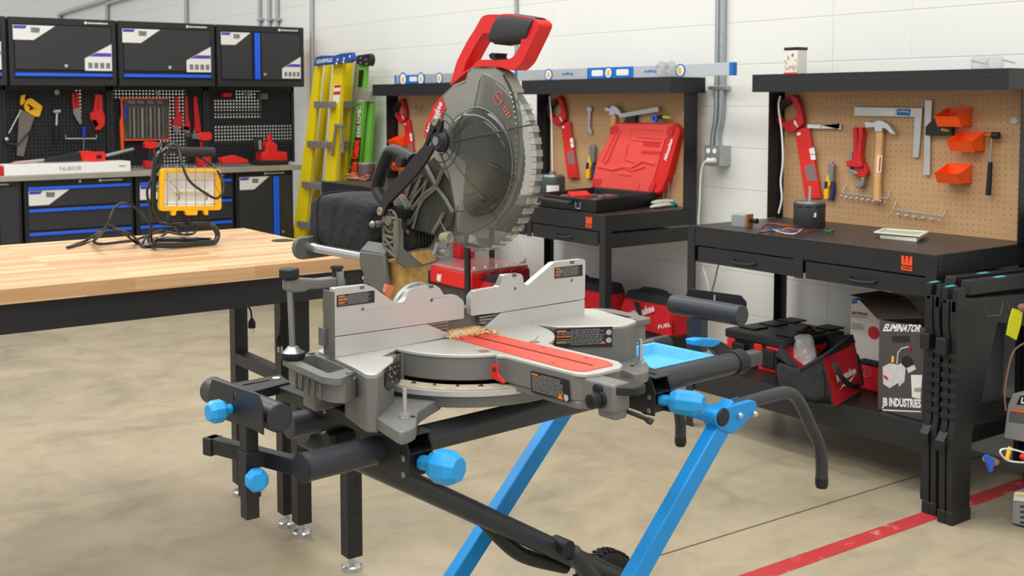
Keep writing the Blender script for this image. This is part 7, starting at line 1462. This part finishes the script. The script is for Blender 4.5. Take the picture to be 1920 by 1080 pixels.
# ---------------------------------------------------------------- folded plastic sawhorses
def sawhorse(y, px0, label, xs=3.44):
    r = root('folding_sawhorse', label, 'sawhorse', W(xs + .25, y, 0), 'folded black plastic sawhorses')
    def half(yc, wd):
        m = MB(); side = [(0, 0), (.10, 0), (.105, .30), (.12, .32), (.58, .30), (.60, .62), (.62, .70), (.62, .73), (.05, .76), (-.012, .76), (-.012, .68), (.0, .62), (0, .34), (-.012, .30)]
        hol = [(.135, .34), (.56, .32), (.55, .60), (.24, .66)]
        m.prism([W(xs + a, yc - wd / 2, b) for a, b in side], (0, wd, 0), holes=[[W(xs + a, yc - wd / 2, b) for a, b in hol]]); return m
    for s_ in (-1, 1): 
        lo = obj('leg_panel', half(y + s_ * .014, .023), BPL, r, bev=.003)
        ri = MB()
        for k in range(7): z = .36 + k * .034; ri.box(W, xs - .006, xs + .012, y + s_ * .014 - .0135, y + s_ * .014 + .0135, z, z + .016)
        obj('moulded_rib', ri, BPL, lo, bev=.001); obj('foot_pad', MB().box(W, xs - .006, xs + .105, y + s_ * .014 - .014, y + s_ * .014 + .014, 0, .045), BPL, lo, bev=.003)
    tp = MB(); tp.prism([W(xs + a, y - .012, b) for a, b in [(.09, .765), (.60, .755), (.62, .73), (.62, .80), (.10, .815)]], (0, .04, 0)); tp.box(W, xs - .012, xs + .055, y + .008, y + .03, .745, .80); tp.prism([W(xs - .012, y - .03, .72), W(xs - .012, y - .006, .72), W(xs - .012, y - .012, .80), W(xs - .012, y - .028, .80)], (.05, 0, 0)); obj('top_beam', tp, BPL, r, bev=.003)
    cl = MB(); cl.box(W, xs - .028, xs + .02, y + .0, y + .036, .575, .63); obj('side_latch', cl, BPL, r, bev=.003); cl = MB(); cl.prism([W(xs - .03, y - .005, .285), W(xs - .03, y + .028, .285), W(xs - .005, y + .028, .315), W(xs - .005, y - .005, .315)], (.004, 0, -.035)); obj('side_latch', cl, BPL, r, bev=.002)
    tl = MB(); tl.box(W, xs + .0, xs + .045, y + .012, y + .026, .8005, .802); tl.box(W, xs + .26, xs + .32, y - .005, y + .012, .8005 + .006, .8105); obj('teal_grip_pad', tl, mat('teal_rubber', (70, 190, 190), .6), r)
    ol = MB()
    for k in range(3): a = .15 + k * .14; ol.tube([W(xs + a, y - .0262, .73), W(xs + a + .02, y - .0262, .69), W(xs + a + .10, y - .0262, .685), W(xs + a + .12, y - .0262, .725)], .0018, 5)
    obj('panel_emboss', ol, GRD, r)
    return r
sh = sawhorse(2.15, 0, 'folded black plastic sawhorse, nearer one of two beside the right workbench')
dup(sh, sh.location + Vector((.035, .082, 0)), 'folded black plastic sawhorse, one tucked behind the other against the right workbench', group='folded black plastic sawhorses')

# ---------------------------------------------------------------- welding machine and bits at the right edge
wm = root('welding_machine', 'grey welding machine with orange stripe at the right edge of the photo', 'welding machine', W(3.85, 1.98, 0))
XM = 3.64; M = lambda px, py, x=XM: W.X(px, py, x)
gm1 = mat('machine_grey', (138, 140, 138), .45, var=.05)
obj('power_unit', MB().prism([M(*p) for p in [(1881, 822), (1889, 760), (1898, 738), (1960, 736), (1960, 836)]], (.26, 0, 0)), gm1, wm, bev=.004)
dk = obj('control_panel', MB().prism([M(*p) for p in [(1893, 772), (1960, 778), (1960, 800), (1892, 790)]], (-.002, 0, 0)), mat('panel_dark', (92, 94, 94), .4), wm, smooth=0); obj('orange_stripe', MB().prism([M(*p, XM - .0025) for p in [(1897, 767), (1960, 776), (1960, 780), (1896, 771)]], (-.0015, 0, 0)), ORG, wm, smooth=0)
obj('badge_plate', MB().prism([M(*p, XM - .001) for p in [(1906, 758), (1914, 742), (1960, 742), (1960, 762)]], (-.0015, 0, 0)), BLK2, wm, smooth=0); t_ = MB(); txt(t_, 'L', M(1914, 756, XM - .0035), M(1920, 757, XM - .0035), M(1916, 745, XM - .0035), bold=.06); obj('badge_lettering', t_, WHT, wm, smooth=0)
obj('lower_unit', MB().prism([M(*p, XM - .03) for p in [(1896, 982), (1899, 926), (1905, 920), (1960, 925), (1960, 995)]], (.26, 0, 0)), gm1, wm, bev=.004); obj('yellow_label', MB().prism([M(*p, XM - .0305) for p in [(1903, 922), (1960, 926), (1960, 944), (1900, 938)]], (-.001, 0, 0)), CARD, wm, smooth=0)
obj('label_stripe', MB().prism([M(*p, XM - .032) for p in [(1906, 927), (1960, 931), (1960, 934), (1905, 930)]], (-.0006, 0, 0)), YEL, wm, smooth=0)
v = MB()
for k in range(4): v.prism([M(*p, XM - .0305) for p in [(1913, 948 + k * 10), (1960, 952 + k * 10), (1960, 955 + k * 10), (1913, 951 + k * 10)]], (-.001, 0, 0))
obj('vent_slot', v, BLK2, wm, smooth=0); obj('cart_post', MB().box(W, 3.74, 3.78, 1.88, 1.92, 0, .6), GRD, wm)
M = lambda px, py, y=1.95: W.Y(px, py, y)
hz = root('valve_hose', 'black hose with blue tap handle beside the grey welding machine', 'hose', M(1860, 870, 1.99)); YH = 1.93
obj('hose', MB().tube(cr([M(1868, 868, YH), M(1885, 872, YH), M(1905, 876, YH), M(1960, 880, YH)], 5), .014, 12), RUB, hz); obj('brass_fitting', MB().tube([M(1847, 860, YH), M(1858, 864, YH), M(1870, 868, YH)], [.009, .014, .011], 10), mat('old_brass', (160, 128, 88), .4, .6, var=.2, vscale=60), hz)
obj('tap_handle', MB().prism(rnd([M(*p, YH - .015) for p in [(1846, 856), (1854, 852), (1866, 862), (1862, 884), (1857, 886), (1852, 870)]], .004, 2), (0, .008, 0)), mat('tool_blue', (20, 92, 200)), hz, bev=.002)
obj('white_wire', MB().tube(cr([M(1876, 845, YH - .02), M(1878, 855, YH - .02), M(1892, 864, YH - .02), M(1915, 868, YH - .02), M(1930, 866, YH - .02)], 5).copy() + cr([M(1876, 845, YH - .02), M(1884, 842, YH - .02), M(1900, 844, YH - .02), M(1925, 850, YH - .02)], 5), .003, 6), WHT, hz) if 0 else obj('white_wire', MB().tube(cr([M(1925, 850, YH - .02), M(1900, 843, YH - .02), M(1880, 842, YH - .02), M(1876, 850, YH - .02), M(1892, 864, YH - .02), M(1930, 868, YH - .02)], 5), .003, 6), WHT, hz)
obj('red_cap', MB().ball(M(1918, 857, YH), .011), RED, hz); obj('yellow_valve', MB().tube([M(1888, 862, YH + .02), M(1894, 838, YH + .02)], .007, 8), YEL, hz)
st = root('yellow_strap', 'bright yellow mesh strap hanging at the right edge', 'strap', M(1905, 600, 2.0)); obj('strap_web', MB().prism([M(*p, 2.02) for p in [(1900, 578), (1918, 584), (1914, 610), (1906, 638), (1888, 628), (1893, 600)]], (0, .003, 0)), mat('hi_vis_yellow', (214, 214, 20), .8, bump=1., bscale=160), st); obj('wooden_bead', MB().ball(M(1916, 577, 2.02), .014), mat('worn_wood', (140, 100, 72), .6), st)
one('grey_sheet', MB().prism([M(*p, 2.20) for p in [(1852, 610), (1868, 594), (1893, 596), (1893, 738), (1870, 745), (1858, 700)]], (0, .002, 0)), mat('sheet_steel', (128, 130, 132), .3, .6), 'curved grey sheet of metal seen through the sawhorse opening', 'metal sheet', M(1870, 740, 2.20)) if 0 else None
cw = one('copper_wire', MB().tube(cr([M(1886, 770, 1.92), M(1884, 740, 1.92), M(1888, 705, 1.92), M(1900, 660, 1.92), M(1925, 640, 1.92)], 5), .0025, 6), mat('copper_cable', (120, 84, 72), .5), 'thin brown cable rising from the grey welding machine', 'cable', M(1884, 740, 1.92))
dc = root('equipment_cabinet', 'dark equipment cabinet behind the welding machine at the right edge', 'cabinet', W(4.15, 2.12, 0)); obj('cabinet_body', MB().box(W, 4.10, 4.25, 2.0, 2.25, .0, 1.0), mat('deep_black', (22, 22, 23), .5), dc, bev=.004); obj('grey_panel', MB().box(W, 3.80, 3.99, 2.276, 2.28, .27, .70), mat('sheet_steel', (128, 130, 132), .3, .6), dc)
